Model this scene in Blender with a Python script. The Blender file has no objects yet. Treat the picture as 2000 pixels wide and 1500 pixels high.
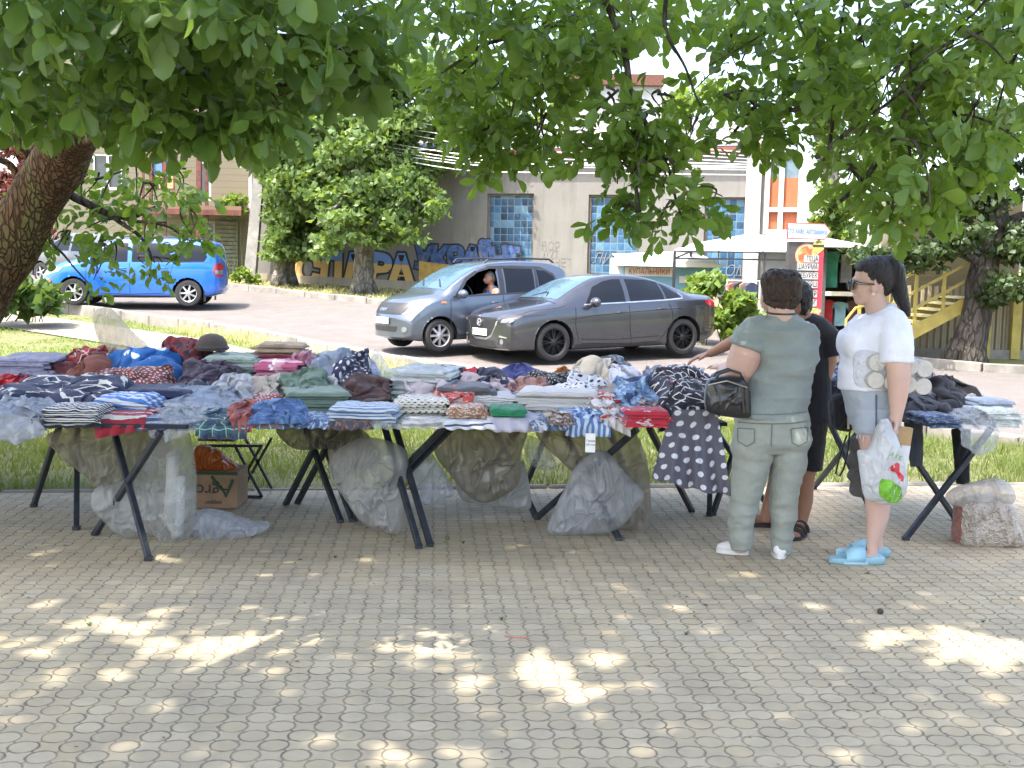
import bpy, bmesh, math, random
import numpy as np
from mathutils import Vector, Matrix, noise, geometry

# ------------------------------------------------------------------ camera, world, sun, exposure
S = bpy.context.scene
COL = S.collection
rad = math.radians
EYE = Vector((0, 0, 1.6))
FPX = 2300.0
RM = (Matrix.Rotation(rad(90 - 5.51), 3, 'X') @ Matrix.Rotation(rad(1.2), 3, 'Z'))
cam_data = bpy.data.cameras.new("camera")
cam_data.sensor_width = 36
cam_data.lens = FPX / 2000 * 36
cam_data.clip_end = 2000
cam_data.clip_start = 0.05
camera = bpy.data.objects.new("camera", cam_data)
camera.matrix_world = Matrix.Translation(EYE) @ RM.to_4x4()
COL.objects.link(camera)
S.camera = camera

SUN_EL, SUN_AZ = rad(63), math.atan2(-0.75, -0.62)     # azimuth: direction (x, y) the sun stands in, = (-.62,-.75)
SUN_DIR = Vector((-0.74 * math.cos(SUN_EL), -0.67 * math.cos(SUN_EL), math.sin(SUN_EL))).normalized()
world = bpy.data.worlds.new("World")
S.world = world
world.use_nodes = True
wn = world.node_tree
sky = wn.nodes.new("ShaderNodeTexSky")
sky.sky_type = 'NISHITA'
sky.sun_disc = False
sky.sun_elevation = SUN_EL
sky.sun_rotation = math.atan2(SUN_DIR.x, SUN_DIR.y)
sky.dust_density = 4.0
sky.air_density = 1.0
sky.ozone_density = 0.6
wn.links.new(sky.outputs[0], wn.nodes["Background"].inputs[0])
wn.nodes["Background"].inputs[1].default_value = 0.15
sun_data = bpy.data.lights.new("sun", 'SUN')
sun_data.energy = 2.0
sun_data.angle = rad(0.5)
sun_data.color = (1.0, 0.95, 0.86)
sun = bpy.data.objects.new("sun", sun_data)
sun.rotation_euler = (-SUN_DIR).to_track_quat('-Z', 'Y').to_euler()
COL.objects.link(sun)
S.view_settings.view_transform = 'Standard'
S.view_settings.look = 'None'
S.view_settings.gamma = 1
S.view_settings.exposure = 2.5
S.cycles.max_bounces = 8
S.cycles.transparent_max_bounces = 16
S.cycles.use_denoising = True

R = random.Random(7)
NR = np.random.RandomState(11)

# ------------------------------------------------------------------ measuring helpers: pixels of the photo to places at a real depth
def ray(px, py):
    return RM @ Vector(((px - 1000) / FPX, (750 - py) / FPX, -1))
def at(px, py, Y):
    r = ray(px, py)
    return EYE + r * (Y / r.y)
def atz(px, py, z):
    r = ray(px, py)
    return EYE + r * ((z - EYE.z) / r.z)
def gz(x, y):                      # height of the street, rising away from the square
    t = y - 19.5
    s = (t + math.sqrt(t * t + 4)) / 2 if t > -12 else 0.0
    if y > 44: s = min(s, 24.5 + (y - 44) * 0.15)
    return 0.068 * max(0, s - 0.06)
def atg(px, py):
    r = ray(px, py)
    t = 3.0
    for _ in range(4000):
        p = EYE + r * t
        if p.z <= gz(p.x, p.y): return p
        t += 0.02
    return p

# ------------------------------------------------------------------ object helpers
MAT4 = {}
def tag(o, label=None, cat=None, group=None, kind=None):
    if label: o['label'] = label
    if cat: o['category'] = cat
    if group: o['group'] = group
    if kind: o['kind'] = kind
    return o
def thing(name, label, cat, loc=(0, 0, 0), rz=0.0, group=None, rx=0.0, ry=0.0):
    o = bpy.data.objects.new(name, None)
    o.empty_display_size = 0.1
    o.location = loc
    o.rotation_euler = (rx, ry, rz)
    COL.objects.link(o)
    MAT4[o.name] = Matrix.Translation(Vector(loc)) @ o.rotation_euler.to_matrix().to_4x4()
    return tag(o, label, cat, group)
def link(name, me, parent=None, mats=None):
    o = bpy.data.objects.new(name, me)
    COL.objects.link(o)
    if parent is not None:
        o.parent = parent
        MAT4[o.name] = MAT4[parent.name].copy()
    else:
        MAT4[o.name] = Matrix.Identity(4)
    for m in (mats if isinstance(mats, (list, tuple)) else [mats] if mats else []):
        me.materials.append(m)
    return o
def copy_tree(o, parent=None):
    c = o.copy()
    COL.objects.link(c)
    if parent is not None: c.parent = parent
    MAT4[c.name] = MAT4[o.name].copy()
    for ch in [k for k in list(COL.objects) if k.parent == o]:
        copy_tree(ch, c)
    return c
def place(o, loc, rz=0.0):
    o.location = loc
    o.rotation_euler = (0, 0, rz)

class MB:
    """collects shapes and links them as one mesh object"""
    def __init__(s): s.v = []; s.f = []; s.m = []; s.uv = {}
    def add(s, vs, fs, mi=0):
        b = len(s.v)
        s.v += [tuple(v) for v in vs]
        s.f += [tuple(i + b for i in f) for f in fs]
        s.m += [mi] * len(fs)
        return b
    def box(s, c, d, rz=0.0, mi=0, M=None, bev=0.0):
        x, y, z = d[0] / 2, d[1] / 2, d[2] / 2
        if M is None: M = Matrix.Translation(Vector(c)) @ Matrix.Rotation(rz, 4, 'Z')
        if bev > 0:
            b = min(bev, x * .9, y * .9, z * .9)
            vs = []; key = {}
            for sx in (-1, 1):
                for sy in (-1, 1):
                    for sz in (-1, 1):
                        for k, p in enumerate(((x, y - b, z - b), (x - b, y, z - b), (x - b, y - b, z))):
                            key[sx, sy, sz, k] = len(vs)
                            vs.append(M @ Vector((sx * p[0], sy * p[1], sz * p[2])))
            fs = []
            K = lambda a, b_, c_, k: key[a, b_, c_, k]
            for q in (-1, 1):
                fs += [[K(q, -1, -1, 0), K(q, 1, -1, 0), K(q, 1, 1, 0), K(q, -1, 1, 0)][::q],
                       [K(-1, q, -1, 1), K(-1, q, 1, 1), K(1, q, 1, 1), K(1, q, -1, 1)][::q],
                       [K(-1, -1, q, 2), K(1, -1, q, 2), K(1, 1, q, 2), K(-1, 1, q, 2)][::q]]
            for a in (-1, 1):
                for c_ in (-1, 1):
                    fs += [[K(a, c_, -1, 0), K(a, c_, 1, 0), K(a, c_, 1, 1), K(a, c_, -1, 1)],
                           [K(a, -1, c_, 0), K(a, 1, c_, 0), K(a, 1, c_, 2), K(a, -1, c_, 2)],
                           [K(-1, a, c_, 1), K(1, a, c_, 1), K(1, a, c_, 2), K(-1, a, c_, 2)]]
                    for e in (-1, 1):
                        fs.append([K(a, c_, e, 0), K(a, c_, e, 1), K(a, c_, e, 2)])
            s.add(vs, fs, mi)
            return s
        vs = [M @ Vector((a * x, b * y, c_ * z)) for a in (-1, 1) for b in (-1, 1) for c_ in (-1, 1)]
        s.add(vs, [(0, 1, 3, 2), (4, 6, 7, 5), (0, 4, 5, 1), (2, 3, 7, 6), (0, 2, 6, 4), (1, 5, 7, 3)], mi)
        return s
    def bar(s, a, b, w, h=None, up=(0, 0, 1), mi=0, bev=0.0):
        a, b = Vector(a), Vector(b)
        t = (b - a); L = t.length; t.normalize()
        u = Vector(up)
        if abs(t.dot(u)) > .98: u = Vector((0, 1, 0))
        x = t.cross(u).normalized(); y = x.cross(t).normalized()
        M = Matrix((x, t, y)).transposed().to_4x4(); M.translation = (a + b) / 2
        return s.box(None, (w, L, h or w), mi=mi, M=M, bev=bev)
    def tube(s, pts, rad_, seg=8, cap=True, mi=0, ref=(0, 1, 0), closed=False):
        pts = [Vector(p) for p in pts]; n = len(pts)
        rs = rad_ if isinstance(rad_, (list, tuple)) else [rad_] * n
        vs = []
        for i, p in enumerate(pts):
            if closed: t = pts[(i + 1) % n] - pts[i - 1]
            else: t = pts[min(i + 1, n - 1)] - pts[max(i - 1, 0)]
            if t.length < 1e-9: t = Vector((0, 0, 1))
            t.normalize(); u = Vector(ref)
            if abs(t.dot(u)) > .93: u = Vector((0, 0, 1)) if abs(t.z) < .9 else Vector((1, 0, 0))
            a = t.cross(u).normalized(); b = t.cross(a).normalized()
            r = rs[i]; ra, rb = r if isinstance(r, (list, tuple)) else (r, r)
            for k in range(seg):
                q = 2 * math.pi * k / seg
                vs.append(p + a * (ra * math.cos(q)) + b * (rb * math.sin(q)))
        fs = []
        for i in range(n if closed else n - 1):
            j = (i + 1) % n
            for k in range(seg):
                l = (k + 1) % seg
                fs.append((i * seg + k, i * seg + l, j * seg + l, j * seg + k))
        if cap and not closed:
            fs.append(tuple(range(seg))[::-1]); fs.append(tuple((n - 1) * seg + k for k in range(seg)))
        s.add(vs, fs, mi)
        return s
    def lathe(s, prof, seg=24, M=None, mi=0, cap=True):     # prof: (r, z) pairs, axis z
        M = M or Matrix.Identity(4)
        vs = [M @ Vector((r * math.cos(2 * math.pi * k / seg), r * math.sin(2 * math.pi * k / seg), z)) for r, z in prof for k in range(seg)]
        fs = [(i * seg + k, i * seg + (k + 1) % seg, (i + 1) * seg + (k + 1) % seg, (i + 1) * seg + k) for i in range(len(prof) - 1) for k in range(seg)]
        if cap:
            fs.append(tuple(range(seg))[::-1]); fs.append(tuple((len(prof) - 1) * seg + k for k in range(seg)))
        s.add(vs, fs, mi)
        return s
    def prism(s, pts, d, M=None, mi=0):                     # pts: (x, z) outline, extruded along y by d
        M = M or Matrix.Identity(4); n = len(pts)
        vs = [M @ Vector((p[0], 0, p[1])) for p in pts] + [M @ Vector((p[0], d, p[1])) for p in pts]
        fs = [tuple(range(n)), tuple(range(n, 2 * n))[::-1]] + [((i + 1) % n, i, n + i, n + (i + 1) % n) for i in range(n)]
        s.add(vs, fs, mi)
        return s
    def ell(s, c, r, seg=14, rings=9, M=None, mi=0):
        vs = []; c = Vector(c); M = M or Matrix.Identity(3)
        for i in range(1, rings):
            a = math.pi * i / rings
            for k in range(seg):
                q = 2 * math.pi * k / seg
                vs.append(c + M @ Vector((r[0] * math.sin(a) * math.cos(q), r[1] * math.sin(a) * math.sin(q), r[2] * math.cos(a))))
        b = len(vs); vs += [c + M @ Vector((0, 0, r[2])), c + M @ Vector((0, 0, -r[2]))]
        fs = [(i * seg + k, (i + 1) * seg + k, (i + 1) * seg + (k + 1) % seg, i * seg + (k + 1) % seg) for i in range(rings - 2) for k in range(seg)]
        fs += [(b, k, (k + 1) % seg) for k in range(seg)] + [(b + 1, (rings - 2) * seg + (k + 1) % seg, (rings - 2) * seg + k) for k in range(seg)]
        s.add(vs, fs, mi)
        return s
    def build(s, name, mats=None, parent=None, smooth=False, world=True, normals=True):
        me = bpy.data.meshes.new(name)
        vs = s.v
        if parent is not None and world:
            iv = MAT4[parent.name].inverted()
            vs = [iv @ Vector(v) for v in vs]
        me.from_pydata([tuple(v) for v in vs], [], s.f)
        if any(s.m): me.polygons.foreach_set('material_index', s.m)
        if smooth is True: me.polygons.foreach_set('use_smooth', [True] * len(me.polygons))
        if normals:
            bm = bmesh.new(); bm.from_mesh(me)
            bmesh.ops.recalc_face_normals(bm, faces=bm.faces)
            bm.to_mesh(me); bm.free()
        o = link(name, me, parent, mats)
        if smooth == 'auto':
            me.polygons.foreach_set('use_smooth', [True] * len(me.polygons))
            try: me.set_sharp_from_angle(angle=rad(35))
            except Exception: pass
        return o

def np_mesh(name, V, Fc, mats=None, parent=None, smooth=False, uv=None, mi=None):
    """V (n,3), Fc (m,3 or 4); coordinates are world, moved to the parent's frame"""
    V = np.asarray(V, dtype=np.float64).reshape(-1, 3)
    if parent is not None:
        iv = np.array(MAT4[parent.name].inverted())
        V = V @ iv[:3, :3].T + iv[:3, 3]
    Fc = np.asarray(Fc, dtype=np.int32); k = Fc.shape[1]; m = len(Fc)
    me = bpy.data.meshes.new(name)
    me.vertices.add(len(V)); me.vertices.foreach_set('co', V.astype(np.float32).ravel())
    me.loops.add(m * k); me.loops.foreach_set('vertex_index', Fc.ravel())
    me.polygons.add(m)
    me.polygons.foreach_set('loop_start', np.arange(0, m * k, k, dtype=np.int32))
    if smooth: me.polygons.foreach_set('use_smooth', np.ones(m, dtype=bool))
    if mi is not None: me.polygons.foreach_set('material_index', np.asarray(mi, dtype=np.int32))
    if uv is not None:
        lay = me.uv_layers.new(name='UVMap')
        lay.data.foreach_set('uv', np.asarray(uv, dtype=np.float32)[Fc.ravel()].ravel())
    me.update(calc_edges=True); me.validate()
    return link(name, me, parent, mats)

# ------------------------------------------------------------------ material helpers
MATS = {}
class NT:
    def __init__(s, name):
        s.mat = bpy.data.materials.new(name); s.mat.use_nodes = True
        s.t = s.mat.node_tree; s.n = s.t.nodes; s.n.clear()
        s.out = s.n.new('ShaderNodeOutputMaterial')
    def node(s, typ, **kw):
        n = s.n.new(typ)
        for k, v in kw.items(): setattr(n, k, v)
        return n
    def put(s, sock, v):
        if isinstance(v, bpy.types.NodeSocket): s.t.links.new(v, sock)
        elif isinstance(v, (tuple, list)) and sock.type == 'RGBA' and len(v) == 3: sock.default_value = (*v, 1)
        else: sock.default_value = v
    def math(s, op, a, b=0.0, c=None, clamp=False):
        n = s.node('ShaderNodeMath', operation=op, use_clamp=clamp)
        s.put(n.inputs[0], a); s.put(n.inputs[1], b)
        if c is not None: s.put(n.inputs[2], c)
        return n.outputs[0]
    def vmath(s, op, a, b=(0, 0, 0)):
        n = s.node('ShaderNodeVectorMath', operation=op)
        s.put(n.inputs[0], a); s.put(n.inputs[1], b)
        return n.outputs[0]
    def mix(s, f, a, b, blend='MIX'):
        n = s.node('ShaderNodeMix', data_type='RGBA', blend_type=blend)
        s.put(n.inputs[0], f); s.put(n.inputs[6], a); s.put(n.inputs[7], b)
        return n.outputs[2]
    def coord(s, which='Object', scale=None, rot=None):
        c = s.node('ShaderNodeTexCoord').outputs[which]
        if scale is None and rot is None: return c
        m = s.node('ShaderNodeMapping')
        s.put(m.inputs[0], c)
        if scale is not None: m.inputs['Scale'].default_value = scale if isinstance(scale, (tuple, list)) else (scale,) * 3
        if rot is not None: m.inputs['Rotation'].default_value = rot
        return m.outputs[0]
    def noise(s, vec, scale, detail=3, rough=.55, col=False):
        n = s.node('ShaderNodeTexNoise')
        s.put(n.inputs['Vector'], vec); n.inputs['Scale'].default_value = scale
        n.inputs['Detail'].default_value = detail; n.inputs['Roughness'].default_value = rough
        return n.outputs['Color' if col else 'Fac']
    def ramp(s, f, stops, interp='LINEAR'):
        n = s.node('ShaderNodeValToRGB'); s.put(n.inputs[0], f)
        cr = n.color_ramp; cr.interpolation = interp
        while len(cr.elements) < len(stops): cr.elements.new(0.5)
        for e, (p, c) in zip(cr.elements, stops):
            e.position = p; e.color = (*c, 1) if len(c) == 3 else c
        return n.outputs[0]
    def sep(s, v):
        n = s.node('ShaderNodeSeparateXYZ'); s.put(n.inputs[0], v)
        return n.outputs
    def comb(s, x, y, z=0.0):
        n = s.node('ShaderNodeCombineXYZ')
        for i, v in enumerate((x, y, z)): s.put(n.inputs[i], v)
        return n.outputs[0]
    def bump(s, h, strength=.4, dist=.01):
        n = s.node('ShaderNodeBump'); s.put(n.inputs['Height'], h)
        n.inputs['Strength'].default_value = strength; n.inputs['Distance'].default_value = dist
        return n.outputs[0]
    def bsdf(s, col, rough=.6, metal=0.0, spec=.5, normal=None, coat=0.0, **kw):
        b = s.node('ShaderNodeBsdfPrincipled')
        s.put(b.inputs['Base Color'], col); s.put(b.inputs['Roughness'], rough); s.put(b.inputs['Metallic'], metal)
        s.put(b.inputs['Specular IOR Level'], spec)
        if coat: s.put(b.inputs['Coat Weight'], coat); b.inputs['Coat Roughness'].default_value = .05
        if normal is not None: s.put(b.inputs['Normal'], normal)
        for k, v in kw.items(): s.put(b.inputs[k], v)
        return b.outputs[0]
    def mixsh(s, f, a, b):
        n = s.node('ShaderNodeMixShader'); s.put(n.inputs[0], f); s.put(n.inputs[1], a); s.put(n.inputs[2], b)
        return n.outputs[0]
    def done(s, sh):
        s.t.links.new(sh, s.out.inputs[0]); return s.mat

def mat(name, col, rough=.6, metal=0.0, spec=.5, var=.15, scale=6.0, bump=0.0, bscale=60.0, coat=0.0, col2=None):
    if name in MATS: return MATS[name]
    t = NT(name); v = t.coord('Object')
    f = t.noise(v, scale, 4)
    c2 = col2 or tuple(c * (1 - var * 1.6) for c in col); c1 = tuple(min(1, c * (1 + var)) for c in col)
    c = t.mix(t.ramp(f, [(.3, (0, 0, 0)), (.7, (1, 1, 1))]), c2, c1)
    nrm = t.bump(t.noise(v, bscale, 3), bump, .01) if bump else None
    MATS[name] = t.done(t.bsdf(c, rough, metal, spec, nrm, coat))
    return MATS[name]

def leaf_mat(name, c1, c2, trans=.4, rough=.45, spec=.4, back=None):
    if name in MATS: return MATS[name]
    t = NT(name)
    g = t.node('ShaderNodeNewGeometry')
    f = g.outputs['Random Per Island']
    big = t.noise(t.coord('Object'), 1.3, 2)
    ff = t.math('ADD', t.math('MULTIPLY', f, .65), t.math('MULTIPLY', t.math('SUBTRACT', big, .3), .8), clamp=True)
    c = t.mix(ff, c1, c2)
    p = t.bsdf(c, rough, 0, spec)
    tr = t.node('ShaderNodeBsdfTranslucent')
    t.put(tr.inputs[0], t.mix(.55, c, (min(1, c2[0] * 2.6), min(1, c2[1] * 2.4), c2[2] * .9)))
    MATS[name] = t.done(t.mixsh(trans, p, tr.outputs[0]))
    return MATS[name]

def anchor(o): MAT4[o.name] = Matrix.Identity(4); return o
def text_part(txt, name, m, parent, M, size, extrude=.002, align='CENTER', xs=1.0, offset=0.0, shear=0.0, space=1.0):
    """letters as a mesh; M takes text space (x right, y up, z towards the reader) to the world"""
    cu = bpy.data.curves.new(name, 'FONT')
    cu.body = txt; cu.size = size; cu.extrude = extrude; cu.align_x = align; cu.align_y = 'CENTER'
    cu.offset = offset; cu.shear = shear; cu.space_character = space; cu.resolution_u = 3
    tmp = bpy.data.objects.new(name, cu); COL.objects.link(tmp)
    dg = bpy.context.evaluated_depsgraph_get()
    me = bpy.data.meshes.new_from_object(tmp.evaluated_get(dg))
    bpy.data.objects.remove(tmp); bpy.data.curves.remove(cu)
    me.name = name
    X = MAT4[parent.name].inverted() @ M @ Matrix.Diagonal((xs, 1, 1, 1)) if parent is not None else M
    me.transform(X)
    me.materials.clear()
    return link(name, me, parent, m)
def face_frame(o, right, up=(0, 0, 1)):
    x = Vector(right).normalized(); y = Vector(up).normalized(); z = x.cross(y).normalized(); y = z.cross(x)
    M = Matrix((x, y, z)).transposed().to_4x4(); M.translation = Vector(o)
    return M

def nz(p, s=1.0, seed=0.0):
    return noise.noise(Vector((p[0] * s + seed * 17.3, p[1] * s - seed * 9.1, p[2] * s + seed * 3.7)))
def lerp(a, b, t): return a + (b - a) * t
def interp(tab, x):
    if x <= tab[0][0]: return tab[0][1]
    for (a, va), (b, vb) in zip(tab, tab[1:]):
        if x <= b: return va + (vb - va) * (x - a) / (b - a)
    return tab[-1][1]
def smooth_interp(tab, x):            # Catmull-Rom through the table
    n = len(tab)
    if x <= tab[0][0]: return tab[0][1]
    if x >= tab[-1][0]: return tab[-1][1]
    for i in range(n - 1):
        a, va = tab[i]; b, vb = tab[i + 1]
        if x <= b:
            h = b - a; t = (x - a) / h
            s0 = (vb - va) / h
            sl = (va - tab[i - 1][1]) / (a - tab[i - 1][0]) if i > 0 else s0
            sr = (tab[i + 2][1] - vb) / (tab[i + 2][0] - b) if i + 2 < n else s0
            m0 = 0 if sl * s0 <= 0 else 2 * sl * s0 / (sl + s0)
            m1 = 0 if sr * s0 <= 0 else 2 * sr * s0 / (sr + s0)
            t2, t3 = t * t, t * t * t
            return (2 * t3 - 3 * t2 + 1) * va + (t3 - 2 * t2 + t) * h * m0 + (-2 * t3 + 3 * t2) * vb + (t3 - t2) * h * m1
# ------------------------------------------------------------------ the ground
def lawn_z(x, y):
    t = min(1, max(0, (y - 10) / 5)); return gz(x, y) - .012 - .15 * t * t * (3 - 2 * t)
def strip(A, B, n=60, m=10, dz=0.0, zf=gz):
    def res(P):
        P = [Vector((p[0], p[1], 0)) for p in P]
        L = [0]
        for a, b in zip(P, P[1:]): L.append(L[-1] + (b - a).length)
        out = []
        for k in range(n + 1):
            s = L[-1] * k / n
            for i in range(len(P) - 1):
                if s <= L[i + 1] + 1e-9:
                    out.append(P[i].lerp(P[i + 1], (s - L[i]) / max(1e-9, L[i + 1] - L[i]))); break
        return out
    a, b = res(A), res(B)
    mb = MB(); vs = []
    for k in range(n + 1):
        for j in range(m + 1):
            p = a[k].lerp(b[k], j / m)
            vs.append((p.x, p.y, zf(p.x, p.y) + dz))
    mb.add(vs, [(k * (m + 1) + j, k * (m + 1) + j + 1, (k + 1) * (m + 1) + j + 1, (k + 1) * (m + 1) + j) for k in range(n) for j in range(m)])
    return mb
def offset_line(P, d):
    out = []
    for i, p in enumerate(P):
        a = Vector(P[max(i - 1, 0)]); b = Vector(P[min(i + 1, len(P) - 1)])
        t = (b - a).normalized(); out.append((p[0] - t.y * d, p[1] + t.x * d))
    return out
KERB_NEAR = [(14, 2.0), (5.12, 11.7), (1.9, 15.6), (-1.17, 18.9), (-5.43, 23.8), (-10.3, 27.5), (-28, 40)]
KERB_FAR = [(22, 17.2), (13, 18.8), (8, 20.0), (5.6, 21.8), (4.3, 24.4), (-3.7, 30.0), (-8.24, 33.6), (-28, 47)]
PLAZA_EDGE = [(16, 10.9), (3.42, 9.11), (-1.81, 8.3), (-3.52, 8.02), (-16, 6.1)]

def paving_mat():
    t = NT('interlocking_paving')
    c = t.coord('Object', rot=(0, 0, rad(41)))
    s = 0.116
    wob = t.vmath('SCALE', t.noise(t.coord('Object'), 3.0, 2, col=True)); wob.node.inputs[3].default_value = .012
    c = t.vmath('ADD', c, wob)
    p = t.vmath('SCALE', c); p.node.inputs[3].default_value = 1 / s
    x, y, z = t.sep(p)
    fx = t.math('SUBTRACT', t.math('FRACT', x), .5); fy = t.math('SUBTRACT', t.math('FRACT', y), .5)
    d = t.math('SQRT', t.math('ADD', t.math('MULTIPLY', fx, fx), t.math('MULTIPLY', fy, fy)))
    ax = t.math('ABSOLUTE', fx); ay = t.math('ABSOLUTE', fy)
    ring = t.math('ABSOLUTE', t.math('SUBTRACT', d, .415))
    lines = t.math('ADD', t.math('MINIMUM', ax, ay), t.math('MULTIPLY', t.math('LESS_THAN', d, .415), 9.0))
    jd = t.math('MINIMUM', ring, lines)
    wn_ = t.noise(t.coord('Object'), 26, 2)
    joint = t.math('SUBTRACT', 1.0, t.math('SMOOTH_MIN', 1.0, t.math('DIVIDE', jd, t.math('ADD', .012, t.math('MULTIPLY', t.math('POWER', wn_, 2.0), .16))), .3), clamp=True)
    # stone id: circles by cell, the pieces between them by the shifted cell
    idc = t.vmath('FLOOR', p); idg = t.vmath('ADD', t.vmath('FLOOR', t.vmath('ADD', p, (.5, .5, 0))), (77, 31, 0))
    w1 = t.node('ShaderNodeTexWhiteNoise'); t.put(w1.inputs[0], idc)
    w2 = t.node('ShaderNodeTexWhiteNoise'); t.put(w2.inputs[0], idg)
    isc = t.math('LESS_THAN', d, .415)
    rnd = t.math('ADD', t.math('MULTIPLY', w1.outputs[0], isc), t.math('MULTIPLY', w2.outputs[0], t.math('SUBTRACT', 1, isc)))
    o = t.coord('Object')
    big = t.ramp(t.noise(o, .55, 5, .6), [(.32, (0, 0, 0)), (.68, (1, 1, 1))])
    c1 = t.mix(big, (.43, .348, .228), (.56, .44, .25))
    c1 = t.mix(t.math('MULTIPLY', rnd, .42), c1, t.mix(rnd, (.33, .282, .205), (.63, .53, .365)))
    dirt = t.ramp(t.noise(o, 3.2, 6, .7), [(.45, (0, 0, 0)), (.75, (1, 1, 1))])
    c1 = t.mix(t.math('MULTIPLY', dirt, .5), c1, (.23, .195, .15))
    spot = t.ramp(t.noise(o, 1.1, 3, .5), [(.62, (0, 0, 0)), (.7, (1, 1, 1))])
    c1 = t.mix(t.math('MULTIPLY', spot, .35), c1, (.5, .47, .42))
    fine = t.noise(o, 190, 3)
    c1 = t.mix(t.math('MULTIPLY', fine, .35), c1, (.33, .3, .26))
    wear = t.ramp(t.noise(o, 5, 5, .7), [(.33, (.15, .15, .15)), (.62, (1, 1, 1))])
    col = t.mix(t.math('MULTIPLY', joint, wear), c1, (.115, .1, .078))
    h = t.math('ADD', t.math('MULTIPLY', joint, -1.0), t.math('ADD', t.math('MULTIPLY', fine, .12), t.math('MULTIPLY', rnd, .25)))
    return t.done(t.bsdf(col, .85, 0, .25, t.bump(h, .7, .006)))
mb = strip(PLAZA_EDGE[::-1], [(-16, -6), (16, -6)], 2, 1)
mb.v = []; mb.f = []; mb.m = []
mb.add([(p[0], p[1], 0.0) for p in PLAZA_EDGE] + [(-16, -8, 0), (16, -8, 0)], [tuple(range(len(PLAZA_EDGE) + 2))])
tag(mb.build('plaza_paving', paving_mat()), kind='structure')

def soil_mat(name, c1, c2, c3, sc=1.5):
    t = NT(name); o = t.coord('Object')
    f = t.ramp(t.noise(o, sc, 6, .65), [(.3, (0, 0, 0)), (.7, (1, 1, 1))])
    g = t.ramp(t.noise(o, sc * 14, 4, .7), [(.4, (0, 0, 0)), (.7, (1, 1, 1))])
    c = t.mix(t.math('MULTIPLY', g, .6), t.mix(f, c1, c2), c3)
    return t.done(t.bsdf(c, .95, 0, .1, t.bump(t.noise(o, sc * 30, 3), .6, .03)))
M_TURF = soil_mat('turf_soil', (.10, .12, .045), (.16, .155, .08), (.2, .17, .11))
M_ASPH = soil_mat('pale_asphalt', (.135, .122, .115), (.175, .16, .15), (.1, .093, .088), 2.0)
M_PATH = soil_mat('worn_path', (.22, .2, .165), (.27, .24, .19), (.17, .155, .12), 1.2)
M_VERGE = soil_mat('dry_verge', (.17, .18, .06), (.24, .22, .1), (.13, .15, .045), .9)
M_KERB = mat('kerb_stone', (.22, .205, .18), .9, var=.25, scale=3, bump=.4)

gx = list(np.linspace(-30, 30, 61)); gx = [-400, -200, -100, -60] + gx + [60, 100, 200, 400]
gy = list(np.linspace(-10, 60, 71)); gy = [-60, -30] + gy + [80, 120, 200, 400, 800]
mb = MB(); mb.add([(x, y, gz(x, y) - .3) for x in gx for y in gy],
                  [(i * len(gy) + j, (i + 1) * len(gy) + j, (i + 1) * len(gy) + j + 1, i * len(gy) + j + 1) for i in range(len(gx) - 1) for j in range(len(gy) - 1)])
tag(mb.build('terrain', M_VERGE, smooth=True), kind='structure')
P_IN, P_OUT = offset_line(KERB_NEAR, .9), offset_line(KERB_NEAR, 2.6)
KN_IN = offset_line(KERB_NEAR, .07)
tag(strip(PLAZA_EDGE, KN_IN, 80, 40, 0, lawn_z).build('lawn', M_TURF, smooth=True), kind='structure')
def clip_line(P, xmax):
    out = []
    for a, b in zip(P, P[1:]):
        if a[0] > xmax >= b[0]:
            t = (a[0] - xmax) / (a[0] - b[0]); out.append((xmax, a[1] + (b[1] - a[1]) * t))
        if b[0] <= xmax: out.append(b)
    return out
tag(strip(clip_line(P_OUT, -2.6), clip_line(P_IN, -2.2), 50, 6, .025, lawn_z).build('footpath', M_PATH, smooth=True), kind='structure')
tag(strip(KERB_NEAR, KERB_FAR, 100, 40, -.03).build('road', M_ASPH, smooth=True), kind='structure')
tag(strip(offset_line(KERB_FAR, -.07)[1:], [(30, 40), (30, 42), (24, 44), (12, 46), (0, 48), (-14, 49), (-30, 52)], 80, 30, -.01).build('verge', M_VERGE, smooth=True), kind='structure')
def kerb(P, name, w, h, seglen=1.0):
    mb = MB(); rr = random.Random(5)
    pts = []
    for a, b in zip(P, P[1:]):
        a, b = Vector((*a, 0)), Vector((*b, 0)); n = max(1, int((b - a).length / seglen))
        pts += [a.lerp(b, i / n) for i in range(n)]
    for a, b in zip(pts, pts[1:]):
        if a.y < 3: continue
        t = (b - a).normalized() * .008
        za, zb = gz(a.x, a.y), gz(b.x, b.y); j = rr.uniform(-.012, .012)
        A = Vector((a.x, a.y, za + h / 2 + j - .12)) + t; B = Vector((b.x, b.y, zb + h / 2 + j - .12)) - t
        mb.bar(A, B, w, h + .24, bev=.015)
    return tag(mb.build(name, M_KERB), kind='structure')
kerb(KERB_NEAR, 'kerb', .18, .06)
kerb(KERB_FAR, 'kerb', .16, .12)
kerb(PLAZA_EDGE, 'kerb', .07, .02)

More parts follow.
